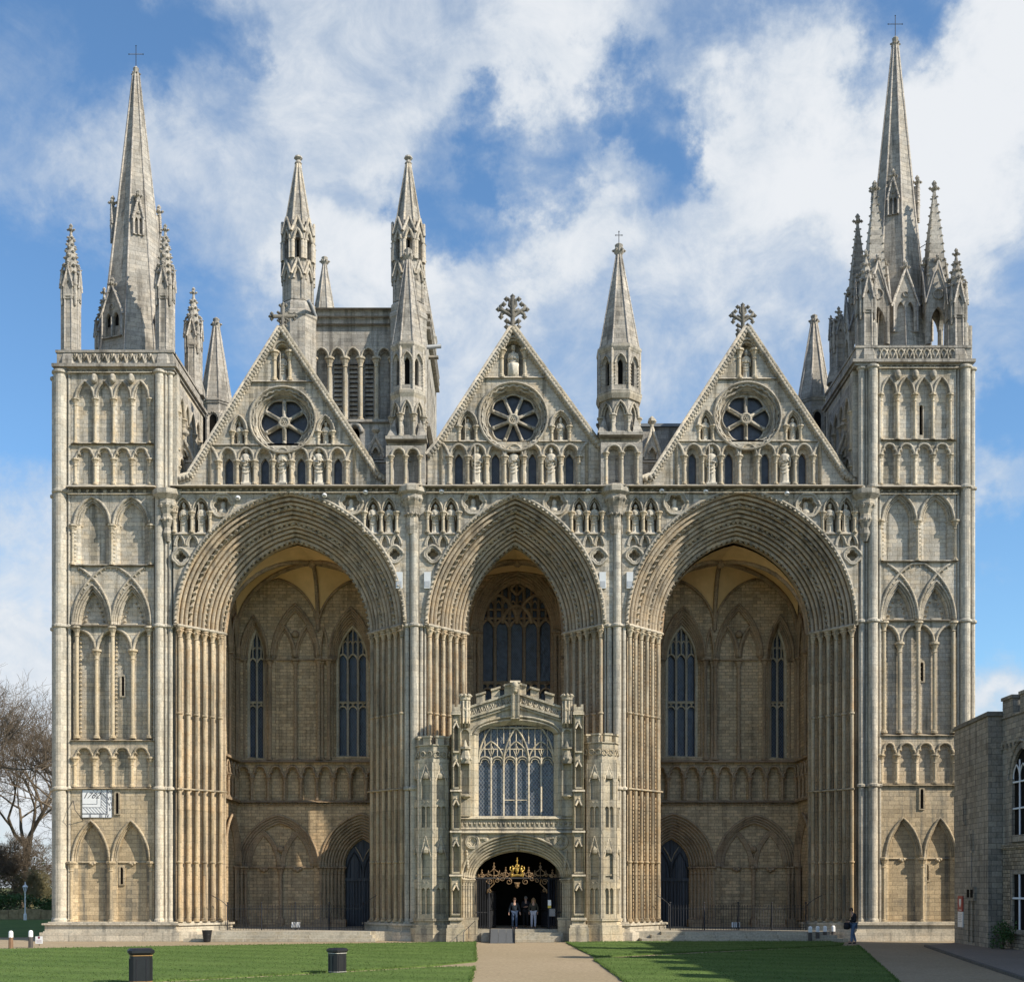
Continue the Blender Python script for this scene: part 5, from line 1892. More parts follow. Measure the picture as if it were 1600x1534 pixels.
for v in (948, 962):
    tube(wm, [FI.p(758, v, -.7), FI.p(858, v, -.7)], .07, 5, 0)
for i in range(9):
    x = 763 + i * 11.3
    tube(wm, [FI.p(x, 965, -.7), FI.p(x, 935 - 18 * (1 - abs(i - 4) / 4), -.7)], .07, 5, 0)
tube(wm, [FI.p(p[0], p[1], -.7) for p in ringpts(808, 915, 8, 16, 4, .3)], .09, 5, 0, True, True)
wm.build('tracery', INTRIM, cbay)


# ---- end walls of the portico
def end_wall(X, ang, sgn):
    mb = MB()
    fr = MF((X, 0, 0), ang)
    u = lambda Y: Y * sgn
    a, b = sorted((u(3.1), u(7.5)))
    fill(mb, fr, [[(a, -.2), (b, -.2), (b, 23), (a, 23)]], 0, 0)
    zc = Z(1353, 7.5)
    for t in range(5):
        r_ = .08 * t
        tube(mb, curve3(fr, arch(a + .25 + r_, b - .15 - r_, zc, zc + 2.9 - r_ * 1.3, 9), .25 - .05 * t), .075, 6, 1)
    for i in range(6):
        for q in (a + .35 + i * .13, b - .25 - i * .13):
            colm(mb, (fr.p(q, 0, .12).x, fr.p(q, 0, .12).y, zc), .9, .06, 1, 7)
    for v0, v1, d in ((1253.5, 1250, .25), (1191, 1187.5, .28)):
        fbox(mb, fr, a, b, Z(v0, 7.5), Z(v1, 7.5), 0, d, 1)
    n = 5
    for i in range(n):
        q0, q1 = a + (b - a) * i / n, a + (b - a) * (i + 1) / n
        for t in (0, .1):
            tube(mb, curve3(fr, arch(q0 + .06 + t, q1 - .06 - t, Z(1213, 7.5), Z(1195, 7.5) - t, 5, 't'), .18 - t), .05, 5, 1)
        c = fr.p(q0, Z(1213, 7.5), .12)
        colm(mb, c, Z(1250, 7.5), .07, 1, 7)
    zt = Z(1029, 7.5)
    for i, (p, q) in enumerate(((a + .3, (a + b) / 2), ((a + b) / 2, b - .3))):
        for t in (0, .12, .24):
            tube(mb, curve3(fr, arch(p + t, q - t, zt, zt + 2.3 - t, 7), .2 - t * .4), .07, 6, 1)
    for q in (a + .3, a + .5, (a + b) / 2, b - .3, b - .5, b - .12):
        c = fr.p(q, zt, .1)
        colm(mb, c, Z(1187, 7.5), .08, 1, 7)
    mb.build('end_wall', [INNER, INTRIM], CATH)


end_wall(-15.82, 0.0, 1)
end_wall(16.46, pi, -1)


# ---- vaults
def vault(xa, xb, zs, zf, zB, cells, zpk, zfp, fx, Yb=5.4):
    """ribs and plaster webs: springers on the inner wall and behind the arch, all meeting at one boss"""
    mb, rm = MB(), MB()
    B = V(((xa + xb) / 2, Yb, zB))
    n = 10
    def rib(s):
        return [V((s.x + (B.x - s.x) * t, s.y + (B.y - s.y) * t, s.z + (B.z - s.z) * sqrt(max(0, 1 - (1 - t) ** 2)))) for t in [(i / n) ** 1.5 for i in range(n + 1)]]
    def wallhalf(s, p):
        return [V((s.x + (p.x - s.x) * t, s.y + (p.y - s.y) * t, s.z + (p.z - s.z) * (.85 * sqrt(max(0, 1 - (1 - t) ** 2)) + .15 * t))) for t in [(i / n) ** 1.5 for i in range(n + 1)]]
    def web(c1, c2):
        m = 5
        vs = []
        for a, b in zip(c1, c2):
            for j in range(m + 1):
                q = a.lerp(b, j / m)
                vs.append(q + V((0, 0, .12 * sin(pi * j / m) * min(1, (a - b).length / 2))))
        fs = [(i * (m + 1) + j, i * (m + 1) + j + 1, (i + 1) * (m + 1) + j + 1, (i + 1) * (m + 1) + j) for i in range(n) for j in range(m)]
        mb.add(vs, fs, 0, True)
    springs = [V((xa + (xb - xa) * i / cells, 7.45, zs)) for i in range(cells + 1)]
    for s in springs:
        r = rib(s)
        tube(rm, [p - V((0, 0, .06)) for p in r], .13, 6)
        tube(rm, [p - V((.0, 0, .16)) for p in r], .06, 5)
    for a, b in zip(springs[:-1], springs[1:]):
        pk = (a + b) / 2
        pk.z = zpk
        for s in (a, b):
            wh = wallhalf(s, pk)
            web(wh, rib(s))
            tube(rm, [p + V((0, -.06, -.04)) for p in wh], .07, 5)
    f0, f1 = V((fx[0], 3.02, zf)), V((fx[1], 3.02, zf))
    fp = V(((fx[0] + fx[1]) / 2, 3.02, zfp))
    for s in (f0, f1):
        r = rib(s)
        tube(rm, [p - V((0, 0, .06)) for p in r], .13, 6)
        web(wallhalf(s, fp), r)
    for s, f in ((springs[0], f0), (springs[-1], f1)):
        pk = (s + f) / 2
        pk.z = zpk
        for e in (s, f):
            web(wallhalf(e, pk), rib(e))
    ball(rm, B - V((0, 0, .12)), .26)
    o = mb.build('vault', PLASTER, CATH)
    rm.build('vault_rib', INTRIM, o)


vault(-15.8, -6.5, 17.6, 16.5, 20.95, 2, 20.5, 21.2, (-15.5, -7.6))
vault(-5.3, 5.9, 17.6, 16.5, 21.0, 1, 20.9, 21.0, (-2.5, 2.8))
vault(6.9, 16.4, 17.6, 16.5, 20.95, 2, 20.5, 21.2, (8.0, 15.95))

# ---- paved floor of the portico and its steps
mb = MB()
box(mb, -15.9, 16.5, .35, 8.6, -.3, .50)
mb.build('portico_floor', STEP, CATH)
for x0, x1 in ((-15.6, -7.3), (7.7, 16.2)):
    mb = MB()
    for i, (yy, z) in enumerate(((-.95, .165), (-.52, .33), (-.10, .496))):
        g = .55 * (2 - i)
        box(mb, x0 - g, x1 + g * (.3 if x0 < 0 else .8), yy, .5 + .002 * i, -.2, z)
    mb.build('stone_steps', STEP, CATH)

# ================================================================= the later porch set into the middle arch
PY = -.6
FP = FF(PY)
KP = S * (D0 + PY) / D0
PC = 807.0
pb = MB()
# window stage and gable
hole_w = opening(741, 872, 1146, 1124, 1277, 12)
inn_w = opening(747.5, 865.5, 1146, 1131, 1274, 12)
outl = [(718, 1298), (718, 1121), (735, 1121), (PC - 2, 1102), (878, 1121), (896, 1121), (896, 1298)]
panel(pb, FP, outl, [(hole_w, inn_w, -.28, -.5, None)], 0, -.6, 0)
hood_rolls(pb, FP, hole_w[1:-1], inn_w[1:-1], 0, -.28, 4, 1, .055)
tube(pb, curve3(FP, arch(735, 878, 1148, 1119, 10), .05), .07, 6, 1)
# doorway stage
hole_d = opening(721, 893, 1368, 1301.5, 1469, 16)
inn_d = opening(741, 876.5, 1372, 1329, 1469, 16)
panel(pb, FP, [(718, 1298), (896, 1298), (896, 1470), (718, 1470)], [(hole_d, inn_d, -.7, -1.1, None)], 0, -.6, 0)
hood_rolls(pb, FP, hole_d[1:-1], inn_d[1:-1], 0, -.7, 6, 1, .07)
ball(pb, FP.p(809, 1321, -.5), .17, 1)
blob(pb, FP.p(809, 1326, -.5), .13, 1)
for q in (0, 1):
    for i in range(5):
        t = (i + .5) / 5
        x = 722 + (741 - 722) * t if q == 0 else 892 - (892 - 876.5) * t
        colm(pb, FP.p(x, 1372, .0 - .62 * t), .9, .07, 1, 8)
    a, b = (719, 746) if q == 0 else (872, 896)
    fbox(pb, FP, a, b, 1437, 1470, -.9, .06, 1)
    fbox(pb, FP, a - 1, b + 1, 1433, 1437, -.9, -.02, 1)
porch = pb.build('porch', [PORCH, PORCH], CATH)
body = MB()
px_ = lambda v, Y=PY: P(v, 0, Y).x
box(body, px_(719), px_(895), .05, 5.2, Z(1300, PY), Z(1125, PY))
box(body, px_(719), px_(743), .55, 6.6, -.2, Z(1300, PY))
box(body, px_(875), px_(895), .55, 6.6, -.2, Z(1300, PY))
body.build('porch_body', PORCH, porch)
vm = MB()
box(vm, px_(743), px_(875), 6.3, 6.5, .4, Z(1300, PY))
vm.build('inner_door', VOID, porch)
fm = MB()
for i, (yy, z, a, b) in enumerate(((-1.55, .15, 800, 866), (-1.15, .31, 790, 876), (-.78, .47, 752, 880), (-.3, .63, 742, 876))):
    box(fm, px_(a, yy), px_(b, yy), yy, 6.4 - .01 * i, -.2, z)
fm.build('porch_steps', STEP, porch)
# spandrel roundels and carving over the door
for q in (-1, 1):
    sm = MB()
    cx = PC + q * 69
    for r in (10.5, 8.5):
        tube(sm, [FP.p(p[0], p[1], .05) for p in ringpts(cx, 1315, r, 20)], .06, 5, 0, True, True)
    tube(sm, [FP.p(p[0], p[1], .03) for p in ringpts(cx, 1315, 6, 24, 4, .4)], .05, 5, 0, True, True)
    for j in range(9):
        rr = random.Random(j * 7 + q)
        c = (PC + q * (48 + 4.2 * (j % 4)), 1306 + 3.4 * (j // 4) + rr.uniform(-1, 1))
        ball(sm, FP.p(c[0], c[1], .02), .11, 0, 1.4, .6, .8, 6, 4)
    for j in range(6):
        ball(sm, FP.p(PC + q * (78 - j * .4), 1330 + j * 5, .02), .10, 0, .8, .6, 1.2, 6, 4)
    fbox(sm, FP, PC - 88 if q < 0 else PC + 85.5, PC - 85.5 if q < 0 else PC + 88, 1301, 1430, -.1, .06)
    sm.build('spandrel_carving', PORCH, porch)
# panelled bands and mouldings
bm = MB()
fbox(bm, FP, 719, 895, 1275, 1279, -.1, .16, 0, .1)
fbox(bm, FP, 719, 895, 1292, 1295, -.1, .10, 0, .06)
fbox(bm, FP, 719, 895, 1297, 1301, -.1, .20, 0, .12)
for i in range(23):
    x = 721 + i * 7.5
    fbox(bm, FP, x, x + 3, 1280.5, 1291, -.1, .07, 0, .03)
    ball(bm, FP.p(x + 5.2, 1286, .02), .07, 0, 1, 1, 1, 6, 4)
bm.build('panelled_band', PORCH, porch)
wm = MB()
fill(wm, FP, [opening(747.5, 865.5, 1146, 1131, 1274, 12)], -.42, 1)
XM = [747.5 + 19.67 * i for i in range(7)]
topw = lambda x: 1146 - (1146 - 1131) * (1 - abs((x - 806.5) / 59.5) ** 2.3) ** .5
for i in range(1, 6):
    tube(wm, [FP.p(XM[i], 1274, -.30), FP.p(XM[i], 1182, -.30)], .048, 6)
for i in range(6):
    a, b = XM[i], XM[i + 1]
    m_ = (a + b) / 2
    tube(wm, curve3(FP, arch(a, b, 1190, 1181, 5, 'r'), -.30), .042, 5)
    tube(wm, curve3(FP, arch(a + 2, b - 2, 1194, 1184.5, 5, 't'), -.32), .03, 4)
    tube(wm, [FP.p(m_, 1181, -.31), FP.p(m_, topw(m_) + .5, -.31)], .028, 5)
    if 0 < i:
        tube(wm, [FP.p(a, 1176 if i % 2 else 1160, -.31), FP.p(a, topw(a) + .5, -.31)], .028, 5)
for i in (0, 2, 4):
    a, b = XM[i], XM[i + 2]
    tube(wm, curve3(FP, arch(a, b, 1190, 1157, 8), -.30), .042, 5)
    m_ = XM[i + 1]
    tube(wm, [FP.p(m_, 1181, -.31), FP.p(m_ - 4, 1171, -.31), FP.p(m_, 1162, -.31), FP.p(m_ + 4, 1171, -.31), FP.p(m_, 1181, -.31)], .035, 4)
for a, b in ((XM[0], XM[4]), (XM[2], XM[6])):
    pts = [p for p in arch(a, b, 1190, 1118, 16) if p[1] > topw(min(max(p[0], 748), 865)) + 1]
    tube(wm, curve3(FP, pts, -.28), .05, 6)
tube(wm, [FP.p(747.5, 1169, -.31), FP.p(865.5, 1169, -.31)], .035, 4)
for i in (2, 3):
    tube(wm, [FP.p(XM[i], 1249, -.31), FP.p(XM[i + 1], 1249, -.31)], .03, 4)
wm.build('porch_window', [PORCH, GLASSP], porch)
sm = MB()
fbox(sm, FP, 741, 872, 1274, 1276.5, -.5, .05, 0, .2)
sm.build('window_sill', PORCH, porch)
# gabled parapet with stepped battlements and pierced panels
gm = MB()
gv = lambda x, a, b: b + (a - b) * (1 - abs(x - PC + 2) / 71.0)
for (va, vb, w0, w1) in ((1097, 1119, -.3, .22), (1101, 1123, -.3, .12), (1080, 1103, -.3, .14)):
    for q in (-1, 1):
        x0, x1 = PC - 2, PC - 2 + q * 71
        vs = [FP.p(x0, va, w1), FP.p(x1, vb, w1), FP.p(x1, vb + 3.5, w1), FP.p(x0, va + 3.5, w1), FP.p(x0, va, w0), FP.p(x1, vb, w0), FP.p(x1, vb + 3.5, w0), FP.p(x0, va + 3.5, w0)]
        gm.add(vs, [(0, 1, 2, 3), (4, 5, 1, 0), (3, 2, 6, 7), (1, 5, 6, 2), (0, 3, 7, 4)])
fill(gm, FP, [[(PC - 2, 1080), (PC + 69, 1103), (PC + 69, 1122), (PC - 2, 1101), (PC - 73, 1122), (PC - 73, 1103)]], .0)
fill(gm, FP, [[(PC - 2, 1080), (PC + 69, 1103), (PC + 69, 1122), (PC - 2, 1101), (PC - 73, 1122), (PC - 73, 1103)]], -.3)
for q in (-1, 1):
    for i in range(7):
        xa, xb = PC - 2 + q * (8 + i * 9), PC - 2 + q * (17 + i * 9)
        c = lambda x, d: FP.p(x, gv(x, 1084, 1107) + d, .03)
        tube(gm, [c(xa, 12), c((xa * .6 + xb * .4), 3), c((xa + xb) / 2, 8), c((xa * .3 + xb * .7), 13), c(xb, 4)], .045, 4)
        tube(gm, [c(xa, 4), c((xa + xb) / 2, 9), c(xb, 12)], .04, 4)
    for i, (m0, m1) in enumerate(((4, 17), (24, 37), (47, 60.5))):
        xa, xb = sorted((PC - 2 + q * m0, PC - 2 + q * m1))
        top = gv((xa + xb) / 2, 1065, 1089)
        fbox(gm, FP, xa, xb, top + 2, gv((xa + xb) / 2, 1081, 1105), -.28, .0)
        d = 2.2
        e0, e1 = gv(xa, 1065, 1089) - top, gv(xb, 1065, 1089) - top
        vs = [FP.p(xa - 1, top + e0 - 1, .1), FP.p(xb + 1, top + e1 - 1, .1), FP.p(xb + 1, top + e1 + d, .1), FP.p(xa - 1, top + e0 + d, .1)]
        vs += [v + V((0, .45, 0)) for v in vs]
        gm.add(vs, [(0, 1, 2, 3), (4, 5, 1, 0), (3, 2, 6, 7), (1, 5, 6, 2), (0, 3, 7, 4), (4, 7, 6, 5)])
gm.build('battlement', PORCH, porch)
km = MB()
fbox(km, FP, PC - 9, PC + 5, 1068, 1124, -.1, .35, 0)
fbox(km, FP, PC - 10, PC + 6, 1064, 1068, -.2, .42, 0, .2)
for i in range(3):
    ball(km, FP.p(PC - 2, 1072 + i * 4.2, .36), .2 - .03 * i, 0, 1, 1, 1, 7, 5)
fbox(km, FP, PC - 1 - 5, PC - 1 - 3, 1078, 1120, .3, .42)
fbox(km, FP, PC - 1 + 3, PC - 1 + 5, 1078, 1120, .3, .42)
km.build('niche_pedestal', PORCH, porch)
# buttresses with stacked niches, canopies and small battlemented heads
def canopy_niche(mb, fr, u0, u1, vt, vb, w, m=0, void=1, vault_=True):
    m_ = (u0 + u1) / 2
    hole = opening(u0, u1, vt + (u1 - u0) * .5, vt, vb, 5)
    return (hole, [(m_ + (p[0] - m_) * .82, p[1]) for p in hole], w - .2, w - .32, m)


for q, (b0, b1) in ((-1, (706, 719)), (1, (896.5, 911.5))):
    mb = MB()
    fq = FF(PY - .38)
    steps = [(1116, 1236, 0, 0.0), (1236, 1300, 1.0, .06), (1300, 1368, 1.5, .12), (1368, 1433, 2.2, .2)]
    for va, vb, g, w in steps:
        holes = [canopy_niche(mb, fq, b0 - g + 3.2, b1 + g - 3.2, va + 16 + (vb - va) * (.5 if vb - va > 100 else 0) * j, (va + (vb - va) * .48 if (vb - va > 100 and j == 0) else vb - 6), w) for j in range(2 if vb - va > 100 else 1)]
        panel(mb, fq, [(b0 - g, va), (b1 + g, va), (b1 + g, vb), (b0 - g, vb)], holes, w, -.5, 0)
        fbox(mb, fq, b0 - g - 1.2, b1 + g + 1.2, va - 2.5, va + .5, -.5, w + .14, 0, .1)
        for h in holes:
            fbox(mb, fq, b0 - g + 2, b1 + g - 2, h[0][0][1] - .5, h[0][0][1] + 2.2, w - .3, w + .12)
            for s_ in (-1, 1):
                m_ = (b0 + b1) / 2
                tube(mb, [fq.p(m_ + s_ * 4.6, h[0][3][1] + 4, w + .03), fq.p(m_, h[0][3][1] - 5, w + .03)], .05, 5)
            blob(mb, fq.p(m_, h[0][3][1] - 6, w + .02), .09)
        tube(mb, [fq.p(b0 - g + 1, va, w + .02), fq.p(b0 - g + 1, vb, w + .02)], .05, 6)
        tube(mb, [fq.p(b1 + g - 1, va, w + .02), fq.p(b1 + g - 1, vb, w + .02)], .05, 6)
    for va, vb, g, w in ((1433, 1437, 4.5, .34), (1437, 1444, 3, .26), (1444, 1449, 6.5, .46), (1449, 1471, 8, .58)):
        fbox(mb, fq, b0 - g, b1 + g, va, vb, -.5, w, 0, .06)
    fbox(mb, fq, b0 - 1, b1 + 1, 1112, 1116, -.5, .1)
    fbox(mb, fq, b0, b1, 1104, 1112, -.5, .02)
    fbox(mb, fq, b0, b0 + 4, 1100, 1104, -.4, .02)
    fbox(mb, fq, b1 - 4, b1, 1100, 1104, -.4, .02)
    mb.build('buttress', PORCH, porch)
    # statue brackets beside the window and octagonal turret over them
    m_ = 727 if q < 0 else 886
    tm = MB()
    c = FP.p(m_, 1200, .12)
    R = 7.2 * KP
    lathe(tm, c.x, c.y, [(R * .3, Z(1135, PY)), (R, Z(1130, PY)), (R, Z(1112, PY)), (R * 1.15, Z(1111, PY)), (R * 1.15, Z(1108, PY)), (R * .92, Z(1106, PY)), (R * .92, Z(1096, PY)), (R * 1.2, Z(1094, PY)), (R * 1.2, Z(1090, PY))], 8, 0, False, pi / 8)
    for j in range(8):
        a = j * pi / 4
        blob(tm, (c.x + R * 1.05 * cos(a), c.y + R * 1.05 * sin(a), Z(1088, PY)), .13)
        tube(tm, [(c.x + R * cos(a + pi / 8), c.y + R * sin(a + pi / 8), Z(1131, PY)), (c.x + R * cos(a + pi / 8), c.y + R * sin(a + pi / 8), Z(1096, PY))], .045, 5)
        tube(tm, [(c.x + R * .9 * cos(a), c.y + R * .9 * sin(a), Z(1128, PY)), (c.x + R * .8 * cos(a), c.y + R * .8 * sin(a), Z(1137, PY))], .05, 5)
    panel(tm, FP, [(m_ - 8.5, 1138), (m_ + 8.5, 1138), (m_ + 8.5, 1275), (m_ - 8.5, 1275)], [(opening(m_ - 6, m_ + 6, 1146, 1140, 1166, 5), None, -.1, -.18, 0), (opening(m_ - 6, m_ + 6, 1196, 1190, 1240, 5), None, -.2, -.28, 0)], .18, -.05, 0)
    for v, h in ((1168, 9), (1243, 5)):
        cc = FP.p(m_, v + h, .22)
        lathe(tm, cc.x, cc.y, [(.10, cc.z), (.22, cc.z + h * KP * .6), (.3, cc.z + h * KP * .7), (.3, cc.z + h * KP)], 8, 0, False)
    cc = FP.p(m_, 1190, .22)
    lathe(tm, cc.x, cc.y, [(.26, cc.z - .1), (.3, cc.z + .15), (.22, cc.z + .4), (.12, cc.z + .8), (.04, cc.z + 1.1)], 8, 0, False)
    for j in range(8):
        blob(tm, (cc.x + .3 * cos(j), cc.y + .3 * sin(j), cc.z + .1), .08)
    tm.build('canopied_niche', PORCH, porch)
# stair turrets either side, eight-sided, panelled and battlemented
for q, c_, top in ((-1, 679, 1153), (1, 938.5, 1149)):
    cx, cy = P(c_, 0, .25).x, .25
    R = 29.5 * S if q < 0 else 28.0 * S
    mb = MB()
    vm_ = []
    def ring(vb, va, g):
        lathe(mb, cx, cy, [(R + g, Z(vb, -.3)), (R + g, Z(va, -.3))], 8, 0, False, 0.0)
    ring(1432, top + 14, 0)
    for vb, va, g in ((1470, 1449, .38), (1449, 1444, .28), (1444, 1438, .14), (1438, 1434, .22), (1302, 1298, .14), (1368, 1365, .08), (1192, 1187, .13)):
        ring(vb, va, g)
    lathe(mb, cx, cy, [(R + .02, Z(top + 22, -.3)), (R + .02, Z(top + 13, -.3)), (R + .1, Z(top + 12.5, -.3)), (R + .1, Z(top + 11, -.3))], 8, 0, False, 0.0)
    for j in range(8):
        a = -pi / 2 + pi / 8 + j * pi / 4
        fr2 = MF((cx, cy, 0), a)
        ap = R * cos(pi / 8)
        hw = ap * tan(pi / 8)
        for (za, zb_, n_) in ((1434, 1302, 2), (1298, 1192, 2)):
            z0, z1 = Z(za, -.3), Z(zb_, -.3)
            H = z1 - z0
            # panel: deep canopied niche above, traceried panel beneath
            hol = [(opening(-hw * .62, hw * .62, z0 + H * .74, z0 + H * .84, z0 + H * .46, 5), None, ap - .12, ap - .22, 0),
                   (opening(-hw * .68, -hw * .06, z0 + H * .32, z0 + H * .36, z0 + H * .05, 4), None, ap - .06, ap - .1, 0),
                   (opening(hw * .06, hw * .68, z0 + H * .32, z0 + H * .36, z0 + H * .05, 4), None, ap - .06, ap - .1, 0)]
            panel(mb, fr2, [(-hw, z0), (hw, z0), (hw, z1), (-hw, z1)], hol, ap + .13, ap - .2, 0, False)
            for s_ in (-1, 1):
                tube(mb, [fr2.p(s_ * hw * .8, z0 + H * .72, ap + .1), fr2.p(0, z0 + H * .97, ap + .1)], .05, 5)
                for i in range(3):
                    t = (i + .6) / 3.5
                    blob(mb, fr2.p(s_ * hw * .85 * (1 - t), z0 + H * (.73 + .24 * t), ap + .1), .07)
                ball(mb, fr2.p(s_ * hw * .3, z0 + H * .42, ap + .06), .10, 0, 1, 1, 1, 6, 4)
            cc = fr2.p(0, z0 + H * .78, ap + .05)
            lathe(mb, cc.x, cc.y, [(.18, cc.z - .05), (.2, cc.z + .12), (.1, cc.z + .3), (.03, cc.z + .5)], 6, 0, False)
            fbox(mb, fr2, -hw * .7, hw * .7, z0 + H * .43, z0 + H * .46, ap - .1, ap + .12)
        tube(mb, [fr2.p(hw, Z(1434, -.3), ap + .06), fr2.p(hw, Z(1192, -.3), ap + .06)], .075, 7)
        # merlons
        zt, zc = Z(top, -.3), Z(top + 12, -.3)
        fbox(mb, fr2, -hw * .55, hw * .55, zc, zt, ap - .2, ap + .03)
        fbox(mb, fr2, -hw * .65, hw * .65, zt, zt + .09, ap - .25, ap + .09)
        for s_ in (-1, 1):
            tube(mb, [fr2.p(s_ * hw * .5 + .14 * cos(b * pi / 4), Z(top + 26, -.3) + .14 * sin(b * pi / 4), ap + .08) for b in range(8)], .03, 4, 0, True, True)
    mb.build('stair_turret', PORCH, porch)

# ---- iron gates with the gilded overthrow
GYY = -.15
FQ = FF(GYY)
mb = MB()
for (a, b, n) in ((743, 764, 9), (857, 877, 9)):
    for i in range(n):
        x = a + (b - a) * i / (n - 1)
        tube(mb, [FQ.p(x, 1452, 0), FQ.p(x, 1372, 0)], .017, 5)
        if i % 2:
            tube(mb, [FQ.p(x, 1452, .02), FQ.p(x, 1398 + 9 * abs(sin(i)), .02)], .02, 5)
    for v in (1451, 1425, 1373):
        tube(mb, [FQ.p(a, v, 0), FQ.p(b, v, 0)], .025, 5)
for x in (764, 857):
    tube(mb, [FQ.p(x, 1452, 0), FQ.p(x, 1371, 0)], .05, 6)
tube(mb, [FQ.p(742, 1371.5, 0), FQ.p(877, 1371.5, 0)], .045, 6)
# leaves swung back into the porch
for s_, x in ((1, 764), (-1, 857)):
    c = FQ.p(x, 0, 0)
    for i in range(12):
        yy = GYY + .15 + i * .13
        tube(mb, [(c.x + s_ * .03 * i, yy, .66), (c.x + s_ * .03 * i, yy, Z(1392, GYY))], .016, 4)
    for zz_ in (.7, 1.6, Z(1393, GYY)):
        tube(mb, [(c.x, GYY + .1, zz_), (c.x + s_ * .36, GYY + 1.6, zz_)], .022, 4)
mb.build('gate_bars', IRON, porch)
mb = MB()
cx = FQ.p(808, 0).x
zb = FQ.p(0, 1371).z
yg = GYY - .03
q1 = lambda dx, dz: V((cx + dx * KP, yg, zb + dz * KP))
for s_ in (-1, 1):
    for (dx, dz, r, tn, a0, fl) in ((-13, -6, 5.2, 1.3, pi / 2, 1), (-23, -1, 4, 1.2, 0, -1), (-32, -4, 4, 1.2, pi / 2, 1), (-43.5, -6.5, 5.2, 1.4, 0, 1), (-28, 5, 3.2, 1.2, pi, 1), (-46, 4, 3, 1.2, 0, 1), (-54, 3, 2.6, 1.1, 0, -1), (-60, 3, 2.4, 1.1, pi, 1), (-9, 6, 3.4, 1.2, pi, -1), (-20, 6, 3, 1.2, 0, 1)):
        c = q1(-s_ * dx, dz)
        tube(mb, [V((c.x + (p.x - c.x) * (s_), p.y, p.z)) for p in scroll(c, r * KP, tn, a0, 14, 'xz', fl)], .022, 4, 1)
    # hanging bracket at the gate posts
    tube(mb, [q1(s_ * 38, -2), q1(s_ * 36, -9), q1(s_ * 42, -15), q1(s_ * 46.5, -19), q1(s_ * 47, -24)], .03, 5, 1)
    c = q1(s_ * 43, -20)
    tube(mb, scroll(c, 3.2 * KP, 1.2, 0, 12, 'xz', s_), .025, 4, 1)
    for (dx, h, w_) in ((36.5, 22, 7), (18, 15, 5), (55.5, 11, 4)):
        tube(mb, [q1(s_ * dx, 0), q1(s_ * dx, h)], .02, 4, 1)
        blob(mb, q1(s_ * dx, h + 1), .05, 1)
        blob(mb, q1(s_ * dx, h * .75), .06, 1)
        for e in (-1, 1):
            tube(mb, [q1(s_ * dx, h * .15), q1(s_ * dx + e * w_ * .9, h * .22), q1(s_ * dx + e * w_, h * .42), q1(s_ * dx + e * w_ * .5, h * .5), q1(s_ * dx, h * .7)], .022, 4, 1)
            tube(mb, [q1(s_ * dx + e * w_ * .4, h * .1), q1(s_ * dx + e * w_ * 1.3, h * .3), q1(s_ * dx + e * w_ * 1.25, h * .55)], .02, 4, 1)
            tube(mb, [q1(s_ * dx, h * .7), q1(s_ * dx + e * w_ * .3, h * .78), q1(s_ * dx, h * .9)], .018, 4, 1)
    # a small gilded beast holding up the middle shield
    ball(mb, q1(s_ * 6.4, 13), 2.2 * KP, 0, .9, .7, 1.7, 7, 5)
    ball(mb, q1(s_ * 7.2, 18), 1.5 * KP, 0, 1, .8, 1, 6, 4)
    tube(mb, [q1(s_ * 7, 10), q1(s_ * 9, 6), q1(s_ * 8, 2)], .05, 5, 0)
    tube(mb, [q1(s_ * 6, 15), q1(s_ * 3, 15.5)], .04, 5, 0)
    tube(mb, [q1(s_ * 8, 10), q1(s_ * 11.5, 13), q1(s_ * 10.5, 18)], .03, 5, 0)
# shield, ribbon and crown in the middle
mb.add([q1(-2.6, 16) + V((0, -.03, 0)), q1(2.6, 16) + V((0, -.03, 0)), q1(2.4, 10) + V((0, -.05, 0)), q1(0, 6.5) + V((0, -.03, 0)), q1(-2.4, 10) + V((0, -.05, 0)), q1(0, 12) + V((0, -.1, 0))], [(0, 1, 5), (1, 2, 5), (2, 3, 5), (3, 4, 5), (4, 0, 5)], 0)
for i in range(12):
    x = -9 + i * 1.64
    ball(mb, q1(x, 2.6 + 1.6 * sin(i / 11 * pi)), 1.25 * KP, 0, 1, .6, 1.5, 6, 4)
tube(mb, [q1(-10, 5), q1(-5, 4), q1(0, 5.5), q1(5, 4), q1(10, 5)], .04, 5, 0)
tube(mb, [q1(0, 16), q1(0, 32)], .025, 5, 0)
for e in (-1, 1):
    tube(mb, [q1(e * 2.2, 17), q1(e * 2.6, 19.5), q1(0, 21)], .03, 5, 0)
tube(mb, [q1(-1.5, 27), q1(1.5, 27)], .025, 5, 0)
ball(mb, q1(0, 20), 1.2 * KP, 0, 1, .7, 1, 6, 4)
mb.add([q1(-5, -7), q1(5, -7), q1(0, -17), q1(0, -10) + V((0, -.1, 0))], [(0, 1, 3), (1, 2, 3), (2, 0, 3)], 1)
blob(mb, q1(0, -13), .12, 1)
mb.build('gilded_overthrow', [GOLD, BRONZE], porch)
# notices fixed on the gate
mb = MB()
fbox(mb, FQ, 856, 861, 1405.5, 1414, .06, .075, 0)
fbox(mb, FQ, 856, 861, 1414.2, 1418, .06, .075, 1)
mb.build('notice', [WHITE, plain('yellow_notice', (.62, .48, .08))], porch)
mb = MB()
fbox(mb, FQ, 858, 867.5, 1419, 1431, .05, .06, 0)
for i in range(5):
    fbox(mb, FQ, 859, 866.5, 1420.5 + i * 2, 1421.2 + i * 2, .06, .063, 1)
mb.build('notice', [plain('grey_notice', (.17, .17, .18)), plain('faded_print', (.33, .33, .34))], porch)

